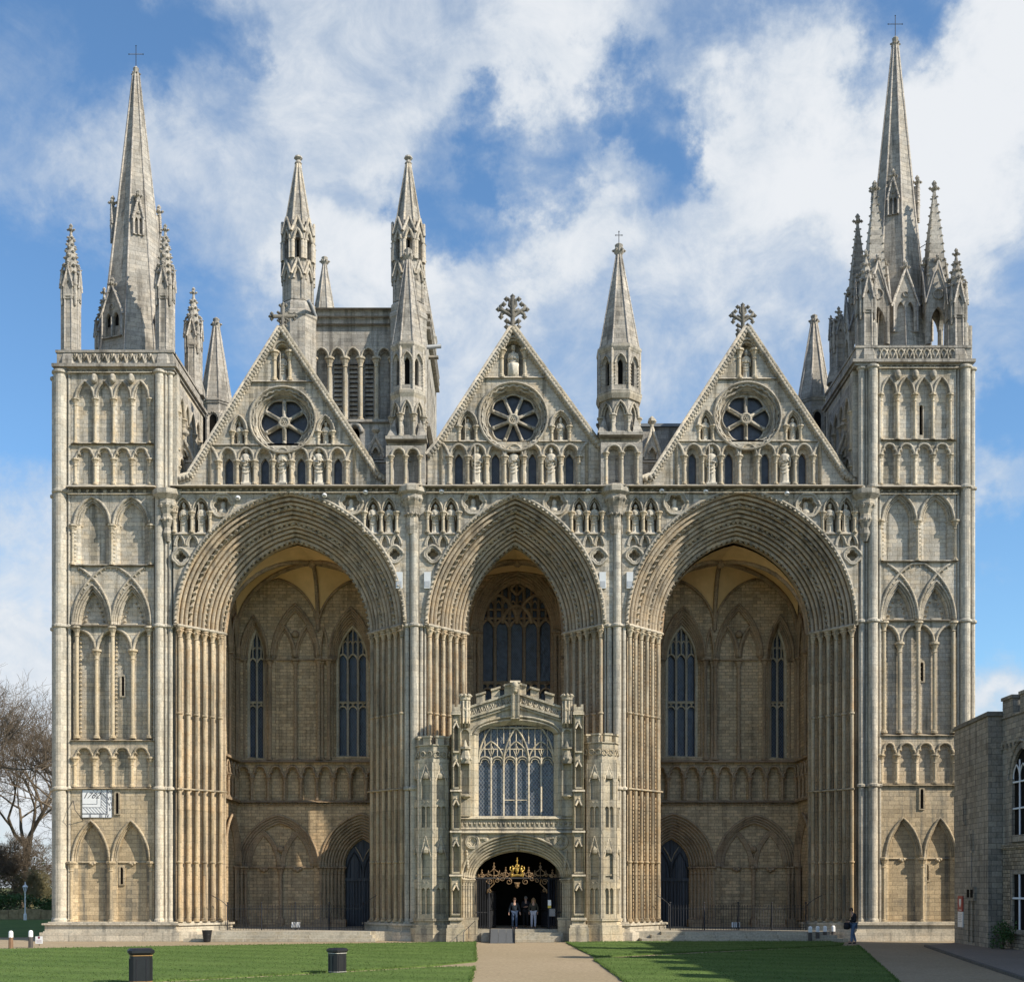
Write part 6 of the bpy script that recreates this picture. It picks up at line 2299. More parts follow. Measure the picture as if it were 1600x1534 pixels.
# ================================================================= ground, lawns, paths
def sheet(name, pts, z, mat, th=0.0, parent=None):
    mb = MB()
    pts = [(p[0], p[1]) for p in pts]
    vl = [[V((p[0], p[1], 0)) for p in pts]]
    tr = tessellate_polygon(vl)
    mb.add([(p[0], p[1], z) for p in pts], [tuple(t) for t in tr])
    if th:
        n = len(pts)
        mb.add([(p[0], p[1], z) for p in pts] + [(p[0], p[1], z - th) for p in pts], [(i, (i + 1) % n, n + (i + 1) % n, n + i) for i in range(n)])
    return tag(mb.build(name, mat), kind='structure')


R_ = 4000
sheet('ground', [(-R_, -R_), (R_, -R_), (R_, R_), (-R_, R_)], -.012, EARTH)
sheet('gravel_path', [(-70, -110), (60, -110), (60, 12), (-70, 12)], 0.0, GRAVEL)


def edge_noise(pts, amp=.05, step=.8, seed=1):
    rr = random.Random(seed)
    out = []
    for a, b in zip(pts, pts[1:] + pts[:1]):
        a, b = V((a[0], a[1])), V((b[0], b[1]))
        n = max(1, int((b - a).length / step))
        for i in range(n):
            p = a.lerp(b, i / n)
            out.append((p.x + rr.uniform(-amp, amp) * (i > 0), p.y + rr.uniform(-amp, amp) * (i > 0)))
    return out


LAWNS = [[(-160, 1487.5), (0, 1483.5), (300, 1478.5), (742, 1472.2), (743.5, 1502.5), (680, 1509), (513, 1519), (300, 1530.5), (100, 1541), (-160, 1556)],
         [(741.5, 1511.5), (733, 1545), (700, 1640), (-500, 1640), (-300, 1570), (100, 1546), (300, 1534.5), (513, 1522.5), (680, 1512.5)],
         [(885, 1473), (960, 1471.6), (1290, 1471.3), (1318, 1474.6), (1313, 1477.3), (1100, 1486.5), (931, 1496)],
         [(928, 1499.5), (1100, 1490), (1310, 1479.2), (1341, 1478.2), (1402, 1534), (1520, 1640), (1100, 1640), (982, 1540), (968, 1528)]]
for i, px in enumerate(LAWNS):
    sheet('lawn', edge_noise([GP(*p) for p in px], .04, .7, i), .055, GRASS, .07)
sheet('lawn', edge_noise([GP(-260, 1465), GP(92, 1463.5), GP(92, 1437.5), GP(-140, 1437.5)], .05, 1.5, 9), .03, GRASS, .04)
sheet('meadow', [(-260, 45), (-24, 45), (-24, 300), (-260, 300)], .01, EARTH)
sheet('pavement', [GP(1446, 1478.2), GP(1500, 1473.4), (21.7, -6), (60, -6), (60, -60), (25.5, -60), GP(1700, 1566), GP(1600, 1529.5)], .07, PAVE)
km = MB()
for a, b in zip([(1446, 1478.4), (1520, 1504), (1600, 1530.6)], [(1520, 1504), (1600, 1530.6), (1700, 1567)]):
    a, b = GP(*a), GP(*b)
    t = (b - a).normalized()
    nn = V((t.y, -t.x, 0))
    n = int((b - a).length / .9)
    for i in range(n):
        p, q = a + t * ((b - a).length * i / n + .01), a + t * ((b - a).length * (i + 1) / n - .01)
        prism(km, [p - nn * .08, q - nn * .08, q + nn * .08, p + nn * .08], -.05, .09)
tag(km.build('kerb', KERB), kind='structure')
# ================================================================= the range of buildings at the right
gh = thing('gatehouse', 'grey stone gatehouse range with battlements abutting the spired tower beside the paved kerb', 'building')
mb = MB()
b1 = [(21.80, -2.9), (21.36, -8.45), (22.55, -8.45), (22.65, -2.9)]
prism(mb, b1, -.1, 10.45)
mb.build('wall', RBLD, gh)
mb = MB()
prism(mb, offset_poly(b1, .09), 10.45, 10.58)
prism(mb, offset_poly(b1, .03), 10.58, 10.66)
mb.build('coping', DARKST, gh)
d = V((21.36 - 21.80, -8.45 + 2.9, 0)).normalized()
nrm = V((d.y, -d.x, 0))
S1 = Fr((21.80, -2.9, 0), d, (0, 0, 1), nrm)            # u runs from the tower towards the viewer
for (u, z0, z1, hw) in ((1.75, 5.9, 6.9, .07), (3.0, 4.55, 5.3, .10)):
    mb = MB()
    panel(mb, S1, [(u - hw * 2.6, z0 - .15), (u + hw * 2.6, z0 - .15), (u + hw * 2.6, z1 + .15), (u - hw * 2.6, z1 + .15)], [([(u - hw, z0), (u + hw, z0), (u + hw, z1), (u - hw, z1)], None, .012, .010, 1)], .045, -.02, 0)
    mb.build('slit_window', [RBLD, VOID], gh)
mb = MB()
fbox(mb, S1, 2.35, 3.75, 2.15, 2.8, -.02, .10, 0)
for a in (2.5, 3.08):
    fbox(mb, S1, a, a + .44, 2.3, 2.68, .09, .105, 1)
for u in (2.7, 3.4):
    tube(mb, [S1.p(u, 2.15, .06), S1.p(u, .2, .06)], .035, 5, 0)
tube(mb, [S1.p(3.05, 2.8, .04), S1.p(3.05, 4.4, .04)], .025, 5, 0)
mb.build('meter_box', [RBLD, VOID], gh)
B2 = MB()
x2 = 21.99
box(B2, x2, 36, -48, -8.47, 4.6, 9.2)
box(B2, x2, 36, -48, -8.47, 9.2, 10.35)
for i in range(20):
    y0 = -8.5 - i * 1.95
    box(B2, x2, x2 + .4, y0 - 1.15, y0, 10.35, 11.1)
    box(B2, x2 - .07, x2 + .47, y0 - 1.2, y0 + .03, 11.1, 11.24)
box(B2, x2 - .10, x2 + .3, -48, -8.5, 9.12, 9.3)
box(B2, x2 - .06, x2 + .3, -48, -8.5, 10.29, 10.38)
for i in range(60):
    box(B2, x2 - .12, x2 + .1, -8.7 - i * .45, -8.55 - i * .45, 8.92, 9.12)
S2 = MF((x2, 0, 0), pi)          # u = -Y
B2.build('wall', RBLD, gh)
mb = MB()
box(mb, x2 - .02, 36, -48, -8.55, -.1, 4.55)
box(mb, x2 - .09, 36, -48, -8.52, 4.5, 4.66)
mb.build('wall', RUBBLE, gh)
for k in range(4):
    u0 = 9.9 + k * 5.2
    mb = MB()
    hole = opening(u0, u0 + 2.1, 7.5, 8.75, 5.05, 7)
    outp = opening(u0 - .3, u0 + 2.4, 7.5, 9.1, 4.75, 7)
    panel(mb, S2, outp, [(hole, None, .02, .012, 1)], .14, -.02, 0)
    tube(mb, curve3(S2, outp[1:-1], .16), .07, 5, 0)
    for j in (1, 2):
        tube(mb, [S2.p(u0 + .7 * j, 5.05, .07), S2.p(u0 + .7 * j, 8.3, .07)], .045, 5, 2)
    for z_ in (6.2, 7.35):
        tube(mb, [S2.p(u0, z_, .07), S2.p(u0 + 2.1, z_, .07)], .045, 5, 2)
    for j in range(3):
        tube(mb, curve3(S2, arch(u0 + .7 * j, u0 + .7 * j + .7, 7.5, 8.1, 4), .07), .035, 4, 2)
    mb.build('window', [RBLD, VOID, WHITE], gh)
    mb = MB()
    zb, zt = .95, 3.35
    panel(mb, S2, [(u0 - .25, zb - .2), (u0 + 2.35, zb - .2), (u0 + 2.35, zt + .2), (u0 - .25, zt + .2)], [([(u0, zb), (u0 + 2.1, zb), (u0 + 2.1, zt), (u0, zt)], None, .04, .032, 1)], .12, 0, 0)
    for j in (1, 2):
        tube(mb, [S2.p(u0 + .7 * j, zb, .08), S2.p(u0 + .7 * j, zt, .08)], .05, 5, 2)
    tube(mb, [S2.p(u0, 2.3, .08), S2.p(u0 + 2.1, 2.3, .08)], .05, 5, 2)
    mb.build('window', [RBLD, VOID, WHITE], gh)
mb = MB()
mb.add([(x2 + .6, -8.5, 10.4), (x2 + .6, -48, 10.4), (29, -48, 15.5), (29, -8.5, 15.5), (36, -8.5, 10.4), (36, -48, 10.4)], [(0, 1, 2, 3), (3, 2, 5, 4), (0, 3, 4), (1, 5, 2)])
mb.build('roof', LEAD, gh)
# taller block of the same range, beyond the edge of the view; it throws the long shadow over the lawn
mb = MB()
box(mb, 26, 40, -44, -12.6, -.1, 15.6)
for i in range(8):
    box(mb, 26, 26.5, -43.8 + i * 3.5, -42.2 + i * 3.5, 15.6, 16.6)
for i in range(4):
    box(mb, 26.6 + i * 3.6, 28.3 + i * 3.6, -13.1, -12.6, 15.6, 16.6)
lathe(mb, 26.8, -19.5, [(.6, 15.6), (.6, 18.3), (.75, 18.4), (.75, 18.6)], 8, 0, False)
lathe(mb, 26.8, -26.5, [(.6, 15.6), (.6, 19.0), (.75, 19.1), (.75, 19.3)], 8, 0, False)
mb.build('tower_block', RBLD, gh)

# red and white board
sb = thing('sign_board', 'narrow red and white board with a white shield fixed to the gatehouse corner', 'sign')
mb = MB()
u0, u1 = .75, 1.6
fbox(mb, S1, u0, u1, 1.62, 2.36, .005, .05, 0)
mb.build('red_panel', plain('sign_red', (.30, .012, .022), .4, .05, 2), sb)
mb = MB()
fbox(mb, S1, u0, u1, .86, 1.60, .005, .045, 0)
for i in range(5):
    fbox(mb, S1, u0 + .1, u1 - .12 - .1 * (i % 2), 1.48 - i * .09, 1.50 - i * .09, .045, .048, 1)
mb.build('white_panel', [WHITE, plain('sign_print', (.25, .25, .28), .5)], sb)
mb = MB()
c = (u0 + u1) / 2
panel(mb, S1, [(c - .17, 2.22), (c + .17, 2.22), (c + .16, 1.98), (c, 1.8), (c - .16, 1.98)], [], .056, .05, 0)
fbox(mb, S1, c - .25, c + .25, 1.67, 1.70, .05, .055, 0)
mb.build('shield', WHITE, sb)

# ================================================================= small things about the ground
def litter_bin(loc, rot, sc, label, band, g):
    t = thing('litter_bin', label, 'litter bin', loc, rot, g)
    mb = MB()
    def oct_(r, ch):
        return [(r - ch, -r), (r, -r + ch), (r, r - ch), (r - ch, r), (-r + ch, r), (-r, r - ch), (-r, -r + ch), (-r + ch, -r)]
    r = .27 * sc
    h = .93 * sc
    prism(mb, oct_(r * 1.06, .09), 0, .07 * sc, 0, None, True)
    prism(mb, oct_(r, .08), .07 * sc, h * .84)
    for a in range(4):
        for q in (-.45, .45):
            pt = V((q * r, -r - .006, 0))
            c, s_ = cos(a * pi / 2), sin(a * pi / 2)
            x, y = pt.x * c - pt.y * s_, pt.x * s_ + pt.y * c
            tube(mb, [(x, y, .1 * sc), (x, y, h * .72)], .012, 5)
    mb.build('body', IRON, t)
    for za, zb, q in ((h * .80, h * .82, 1.04), (.085 * sc, .10 * sc, 1.03)):
        mb = MB()
        prism(mb, oct_(r * q, .08), za, zb)
        mb.build('band', band, t)
    mb = MB()
    prism(mb, oct_(r * 1.04, .08), h * .84, h * .88, 0, oct_(r * 1.2, .1))
    prism(mb, oct_(r * 1.2, .1), h * .88, h * .95)
    prism(mb, oct_(r * 1.2, .1), h * .95, h, 0, oct_(r * .95, .08))
    mb.build('lid', IRON, t)


litter_bin(GP(220, 1537.5), .35, 1.12, 'black litter bin with a brass band nearest the viewer, cut by the frame edge', plain('brass_band', (.38, .22, .08), .4), 'black litter bins on the lawn')
litter_bin(GP(527, 1521), .72, .90, 'smaller looking black litter bin with pale bands standing whole on the lawn', plain('pale_band', (.55, .53, .48), .5), 'black litter bins on the lawn')


def bollard(px, py, label, wood, group):
    t = thing('bollard', label, 'bollard', GP(px, py), 0, group)
    mb = MB()
    lathe(mb, 0, 0, [(.115, 0), (.105, .04), (.10, .50)], 8, 0, False, pi / 8)
    mb.build('post', wood, t)
    mb = MB()
    lathe(mb, 0, 0, [(.104, .50), (.10, .72), (.085, .77), (.05, .80), (.01, .81)], 8, 0, False, pi / 8)
    mb.build('cap', WHITE, t)


BW, BG = plain('brown_post', (.20, .12, .07), .8, .3, 3), plain('grey_post', (.085, .075, .068), .8, .3, 3)
bollard(17, 1481, 'white topped brown bollard farther from the spired tower foot, by the path edge', BW, 'bollards on the shaded lawn side')
bollard(48, 1480, 'white topped grey bollard next to the small white sign', BG, 'bollards on the shaded lawn side')
for i, (px, py) in enumerate(((1266, 1471.2), (1277.5, 1470.7), (1289, 1470.2), (1302, 1469.6))):
    bollard(px, py, ['white topped bollard farthest from the man, first of the row of four', 'second bollard of the four, counting away from the arch side end', 'third bollard of the four, one along from the end nearest the man',
                     'brightest white topped bollard, the one nearest the man with the bag'][i], BG, 'bollards beside the shaded lawn')
s_ = thing('small_sign', 'little white notice on a stick beside the grey bollard at the tower foot', 'sign', GP(61, 1477.5))
mb = MB()
box(mb, -.17, .17, -.012, .012, .12, .46)
mb.build('board', WHITE, s_)
mb = MB()
mb.add([(-.05, -.014, .45), (.05, -.014, .45), (.05, -.014, .38), (0, -.014, .33), (-.05, -.014, .38)], [(0, 1, 2, 3, 4)])
for i in range(3):
    box(mb, -.12, .12, -.0145, -.013, .18 + i * .045, .192 + i * .045)
mb.build('emblem', plain('sign_maroon', (.20, .03, .06), .5), s_)
mb = MB()
tube(mb, [(0, .02, -.05), (0, .02, .4)], .014, 5)
mb.build('stick', IRON, s_)

wb = thing('waste_basket', 'open black slatted waste basket against the sunlit plinth', 'waste basket', GP(323.5, 1471.5))
mb = MB()
for i in range(20):
    a = 2 * pi * i / 20
    c, s_ = cos(a), sin(a)
    t = V((-s_, c, 0)) * .026
    b0, b1_ = V((.17 * c, .17 * s_, .03)), V((.25 * c, .25 * s_, .60))
    mb.add([b0 - t, b0 + t, b1_ + t * 1.4, b1_ - t * 1.4], [(0, 1, 2, 3)])
lathe(mb, 0, 0, [(.15, .02), (.22, .52)], 14, 0, True)
mb.build('slats', IRON, wb)
mb = MB()
for r, z in ((.255, .60), (.22, .40), (.185, .12)):
    tube(mb, [(r * cos(i * pi / 8), r * sin(i * pi / 8), z) for i in range(16)], .016, 5, 0, True, True)
mb.build('hoop', IRON, wb)

# ---- lamp post
lp = thing('street_lamp', 'white painted lamp post with a lantern standing before the bare trees', 'street lamp', GP(39.3, 1437.3))
mb = MB()
lathe(mb, 0, 0, [(.13, 0), (.13, .5), (.09, .56), (.055, .62), (.05, 2.35), (.09, 2.38), (.06, 2.45)], 10, 0, False)
mb.build('post', WHITE, lp)
mb = MB()
lathe(mb, 0, 0, [(.10, 2.45), (.19, 2.80)], 6, 0, False)
mb.build('lantern_glass', plain('lantern_glass', (.35, .37, .38), .2), lp)
mb = MB()
for i in range(6):
    a = i * pi / 3
    tube(mb, [(.1 * cos(a), .1 * sin(a), 2.45), (.195 * cos(a), .195 * sin(a), 2.8)], .014, 4)
lathe(mb, 0, 0, [(.24, 2.78), (.22, 2.82), (.12, 2.95), (.05, 3.0), (.06, 3.05), (.01, 3.25)], 6, 0, False)
mb.build('lantern_cap', WHITE, lp)

# ---- iron railings in the outer arches
def railing(x0, x1, y, label):
    t = thing('iron_railing', label, 'railing', ((x0 + x1) / 2, y, .5))
    h = (x1 - x0) / 2
    mb = MB()
    n = int(2 * h / .14)
    for i in range(n + 1):
        x = -h + 2 * h * i / n
        tube(mb, [(x, 0, 0), (x, 0, 1.28)], .011, 4)
        lathe(mb, x, 0, [(.022, 1.27), (.016, 1.31), (.002, 1.37)], 4, 0, False)
    mb.build('palisade', IRON, t)
    for z in (.12, 1.12):
        mb = MB()
        box(mb, -h, h, -.02, .02, z, z + .035)
        mb.build('rail', IRON, t)
    for i in range(5):
        x = -h + 2 * h * i / 4
        mb = MB()
        tube(mb, [(x, 0, 0), (x, 0, 1.42)], .03, 6)
        ball(mb, (x, 0, 1.46), .05)
        tube(mb, [(x, .02, 1.0), (x, .55, .02)], .014, 4)
        mb.build('standard', IRON, t)
    for q in (-1, 1):
        mb = MB()
        tube(mb, [(q * h, 0, 1.25), (q * (h + .15), -.1, 1.45), (q * (h + .4), -.2, 1.65), (q * (h + .75), -.4, 1.85)], .02, 5)
        tube(mb, [(q * (h + .1), 0, .2), (q * (h + .1), -.05, 1.4)], .014, 4)
        mb.build('wing_stay', IRON, t)


railing(-15.1, -7.9, 1.9, 'black iron railing across the arch with the sunlit reveal and waste basket')
railing(8.4, 15.6, 1.9, 'black iron railing across the shaded arch behind the bollards')
for px, Y, lab in ((462, 2.15, 'small striped board leaning behind the railing by the patch of sun'), (1150, 2.15, 'small striped board leaning behind the railing of the shaded arch')):
    c = P(px, 1450, Y)
    t = thing('striped_board', lab, 'board', (c.x, Y, .5))
    mb = MB()
    mb.add([(-.22, 0, .12), (.22, 0, .12), (.22, .06, .42), (-.22, .06, .42), (-.22, .03, .12), (.22, .03, .12), (.22, .09, .42), (-.22, .09, .42)], [(0, 1, 2, 3), (4, 7, 6, 5), (0, 4, 5, 1), (3, 2, 6, 7), (0, 3, 7, 4), (1, 5, 6, 2)])
    mb.build('panel', WHITE, t)
    mb = MB()
    for i in range(4):
        x = -.16 + i * .1
        mb.add([(x, -.004, .13), (x + .045, -.004, .13), (x + .045, .054, .41), (x, .054, .41)], [(0, 1, 2, 3)])
        tube(mb, [(x, .03, 0), (x, .03, .14)], .012, 4)
    mb.build('stripes', plain('grey_stripe', (.16, .16, .17)), t)

# ---- wheelchair ramp at the porch
rp = thing('ramp', 'dark grey access ramp leading up to the porch doorway beside the steps', 'ramp')
mb = MB()
xa, xb = P(766.5, 0, -1.2).x, P(803, 0, -1.2).x
for i in range(3):
    a, b = xa + (xb - xa) * i / 3 + .006, xa + (xb - xa) * (i + 1) / 3 - .006
    mb.add([(a, -2.5, .03), (b, -2.5, .03), (b, -.8, .66), (a, -.8, .66), (a, -2.5, 0), (b, -2.5, 0), (b, -.8, .6), (a, -.8, .6)], [(0, 1, 2, 3), (0, 4, 5, 1), (0, 3, 7, 4), (1, 5, 6, 2)])
mb.build('tread_panel', plain('grey_tread', (.10, .105, .11), .6, .15, 20), rp)
mb = MB()
for x in (xa - .03, xb + .03):
    mb.add([(x - .03, -2.5, 0), (x + .03, -2.5, 0), (x + .03, -.8, 0), (x - .03, -.8, 0), (x - .03, -2.5, .10), (x + .03, -2.5, .10), (x + .03, -.8, .74), (x - .03, -.8, .74)], [(0, 1, 5, 4), (1, 2, 6, 5), (3, 0, 4, 7), (4, 5, 6, 7)])
mb.build('side_kerb', IRON, rp)
hr = thing('handrail', 'thin black iron handrail beside the porch buttress foot', 'handrail', P(733, 1470, -1.4).xy.to_3d())
mb = MB()
tube(mb, [(-.25, -.9, .0), (-.25, -.9, .55), (.3, .0, 1.1), (.3, .0, .4)], .018, 5)
tube(mb, [(.0, -.45, .2), (.0, -.45, .8)], .014, 5)
mb.build('rail', IRON, hr)

# ---- floodlights and boxes on the arch wall
FL = [(373, 780, 'white floodlight beside the rosette over the sunlit reveal of the first arch'), (508, 776, 'white floodlight above the crown of the arch nearest the sundial tower, far side'),
      (572, 771, 'white floodlight between a rosette and the paired niches beside the plainer pier'), (690, 770, 'white floodlight over the pair of niches on the sundial side of the middle arch'),
      (918.5, 769, 'white floodlight over the pair of niches on the gatehouse side of the middle arch'), (1033, 769, 'white floodlight beside the rosette next to the pier of the shaded arch'),
      (1101.5, 770, 'white floodlight on the sundial side of the crown of the shaded arch'), (1228, 773, 'white floodlight on the gatehouse side of the crown of the shaded arch')]
for px, py, lab in FL:
    c = FW.p(px, py, 0)
    t = thing('floodlight', lab, 'floodlight', c)
    mb = MB()
    ball(mb, (0, -.22, 0), .135, 0, 1, 1.2, .9, 9, 6)
    mb.build('housing', WHITE, t)
    mb = MB()
    tube(mb, [(0, 0, -.05), (0, -.2, -.02)], .035, 6)
    lathe(mb, .03, -.36, [(.09, -.06), (.09, -.03)], 8)
    mb.build('bracket', LEAD, t)
for px, lab in ((624, 'white box on the first pier flank facing the arch with the waste basket'), (668, 'white box on the first pier flank facing the porch arch'),
                (941.5, 'white box on the second pier flank facing the porch arch'), (984, 'white box on the second pier flank facing the shaded arch')):
    c = FW.p(px, 907, .0)
    t = thing('loudspeaker', lab, 'loudspeaker', c)
    mb = MB()
    box(mb, -.17, .17, -.12, 0, -.42, .42)
    mb.build('housing', plain('pale_box', (.62, .64, .65), .5, .05), t)
    mb = MB()
    box(mb, -.13, .13, -.135, -.12, -.34, -.05)
    mb.build('grille', plain('grille', (.40, .42, .44), .6, .1, 30), t)

# ================================================================= sundial
def text_mesh(s, size, shear=0.0):
    cu = bpy.data.curves.new('lettering', 'FONT')
    cu.body = s
    cu.size = size
    cu.shear = shear
    cu.align_x = 'CENTER'
    cu.align_y = 'CENTER'
    cu.extrude = .002
    o = bpy.data.objects.new('lettering', cu)
    COL.objects.link(o)
    dg = bpy.context.evaluated_depsgraph_get()
    me = bpy.data.meshes.new_from_object(o.evaluated_get(dg))
    bpy.data.objects.remove(o)
    return me


INK = plain('sundial_ink', (.05, .05, .06), .7)
ta = FF(.33)
c0 = ta.p(152, 1255.2, 0)
sd = thing('sundial', 'square white painted sundial dated 1762 on the tower wall beside a slit window', 'sundial', c0)
hw, hh = 23.4 * S, 21.7 * S
mb = MB()
box(mb, -hw, hw, -.02, .04, -hh, hh)
mb.build('dial_plate', WHITE, sd)
mb = MB()
q = lambda u, v, r=.011: (u * hw, -.024, v * hh)
L_ = [((-1, -.03), (0.0, -.03)), ((0.0, -.03), (0.0, 1)), ((-1, -.27), (.27, -.27)), ((.27, -.27), (.27, 1)), ((-1, -.70), (.64, -.70)), ((.64, -.70), (.64, 1)), ((-1, -.76), (.70, -.76)), ((.70, -.76), (.70, 1)), ((-1, -1), (-1, 1)), ((-1, -1), (1, -1)), ((1, -1), (1, 1)), ((-1, 1), (1, 1))]
for a, b in L_:
    tube(mb, [q(*a), q(*b)], .011, 4)
for i in range(13):
    a = -.95 + i * .21
    # oblique hour lines across the lower and right margins
    x0, y0 = (a, -.27) if a < .27 else (.27, -.27 + (a - .27))
    ln = .62
    x1, y1 = x0 + ln * .62, y0 - ln * .72
    if y1 < -.7:
        f = (y0 + .7) / (y0 - y1)
        x1, y1 = x0 + (x1 - x0) * f, -.7
    if x1 > .64:
        f = (.64 - x0) / (x1 - x0)
        x1, y1 = .64, y0 + (y1 - y0) * f
    if y0 < 1:
        tube(mb, [q(x0, y0), q(x1, y1)], .008, 4)
for i in range(5):
    tube(mb, [q(.27 + .02, .95 - i * .12), q(.62, .62 - i * .14)], .007, 4)
tube(mb, [q(-.3, 1), q(0, .62)], .008, 4)
mb.build('hour_lines', INK, sd)
for s_, u, v, sz, sh in (('1762', -.42, .58, .44, .5), ('VIII', .86, .82, .22, 0), ('VII', .86, .36, .26, 0), ('VI', .86, -.04, .28, 0), ('V', .85, -.42, .28, .3), ('II', -.48, -.88, .26, 0), ('III', .24, -.88, .26, 0), ('IV', .68, -.88, .26, 0)):
    o = link('numeral', text_mesh(s_, sz, sh), sd, (u * hw, -.026, v * hh))
    o.rotation_euler = (pi / 2, 0, 0)
    o.data.materials.clear()
    o.data.materials.append(INK)
mb = MB()
p0, p1 = (-1.62 * hw, .0, .22 * hh), (-.95 * hw, -.0, -1.22 * hh)
tube(mb, [p0, (-1.25 * hw, -.55, -.5 * hh), p1], .02, 5)
mb.build('gnomon', IRON, sd)

# ================================================================= statues
def statue_mesh(kind, seed):
    """robed figure one metre high on a low block"""
    rr = random.Random(seed)
    mb = MB()
    ph = rr.uniform(0, 6)
    nf = 7
    rows = [(0, .15, .05), (.04, .155, .05), (.041, .14, .12), (.10, .132, .14), (.25, .122, .14), (.42, .118, .10), (.55, .108, .07), (.62, .112, .04), (.70, .135, .03), (.76, .146, .02), (.80, .11, .0), (.83, .048, 0), (.86, .042, 0)]
    if kind == 'seated':
        rows = [(0, .2, .05), (.04, .2, .05), (.041, .2, .10), (.10, .185, .12), (.3, .18, .10), (.42, .19, .06), (.47, .16, .05), (.50, .12, .05), (.62, .125, .04), (.72, .14, .03), (.77, .12, .0), (.80, .055, 0), (.84, .046, 0)]
    n = 22
    vs, fs = [], []
    for z, r, f in rows:
        fw = .10 * (1 if .05 < z < .46 else 0) if kind == 'seated' else 0
        for i in range(n):
            a = 2 * pi * i / n
            k = 1 + f * sin(nf * a + ph + z * 3) + .3 * f * sin(13 * a + ph)
            sy = .72
            vs.append((r * k * cos(a), r * k * sy * sin(a) - fw * (1 if sin(a) < 0 else .2), z))
    for k in range(len(rows) - 1):
        for i in range(n):
            j = (i + 1) % n
            fs.append((k * n + i, k * n + j, (k + 1) * n + j, (k + 1) * n + i))
    mb.add(vs, fs, 0, True)
    box(mb, -.15, .15, -.11, .11, -.02, .03)
    hy = -.02
    ball(mb, (0, hy, .915), .058, 0, .9, 1.0, 1.25, 10, 8)
    tube(mb, [(0, hy - .055, .925), (0, hy - .073, .905)], .012, 5)            # nose
    for s_ in (-1, 1):
        blob(mb, (s_ * .022, hy - .053, .928), .008)
    blob(mb, (0, hy - .055, .885), .012)
    ball(mb, (0, hy + .012, .92), .068, 0, 1, 1, 1.18, 10, 6)            # hair or hood
    if kind == 'mitre':
        mb.add([(-.055, hy - .03, .965), (.055, hy - .03, .965), (.055, hy + .05, .965), (-.055, hy + .05, .965), (0, hy - .015, 1.08), (0, hy + .035, 1.08)], [(0, 1, 4), (2, 3, 5), (1, 2, 5, 4), (3, 0, 4, 5)])
    if kind == 'king' or kind == 'seated':
        lathe(mb, 0, hy, [(.062, .955), (.07, .985), (.066, .99)], 10, 0, False)
        for i in range(6):
            blob(mb, (.066 * cos(i * pi / 3), hy + .066 * sin(i * pi / 3), 1.0), .014)
    if kind == 'bearded':
        ball(mb, (0, hy - .035, .86), .04, 0, 1, .8, 1.3, 7, 5)
    sp = rr.choice((0, 1, 2))
    R = V((-.115, 0, .755)), V((-.15, -.03, .60))
    L = V((.115, 0, .755)), V((.15, -.03, .60))
    hands = {0: (V((-.03, -.13, .63)), V((.05, -.13, .60))), 1: (V((-.08, -.15, .70)), V((.06, -.12, .56))), 2: (V((-.04, -.13, .56)), V((.03, -.13, .66)))}[sp]
    for (s, e), h in ((R, hands[0]), (L, hands[1])):
        tube(mb, [s, s.lerp(e, .5) + V((0, -.01, 0)), e, e.lerp(h, .6), h], .046, 8, 0, True, False, .028)
        ball(mb, h, .026, 0, 1, 1, 1, 6, 5)
        for f in range(4):
            tube(mb, [h, h + V((.012 * (f - 1.5), -.03, .01))], .007, 4)
        tube(mb, [e, e + V((0, -.01, -.14))], .035, 6, 0, True, False, .015)       # hanging sleeve
    if sp == 1:
        tube(mb, [V((-.085, -.165, .06)), V((-.085, -.165, .98))], .012, 5)
        tube(mb, [V((-.085, -.165, .98)), V((-.12, -.165, 1.03)), V((-.15, -.165, .99)), V((-.125, -.165, .96))], .011, 5)
    elif sp == 2:
        box(mb, -.05, .05, -.17, -.14, .60, .72)
    for i in range(4):                     # mantle folds
        z = .30 + i * .1
        tube(mb, [(-.13, -.04, z + .05), (-.04, -.105, z - .02), (.05, -.11, z), (.12, -.04, z + .08)], .014, 5)
    return mb


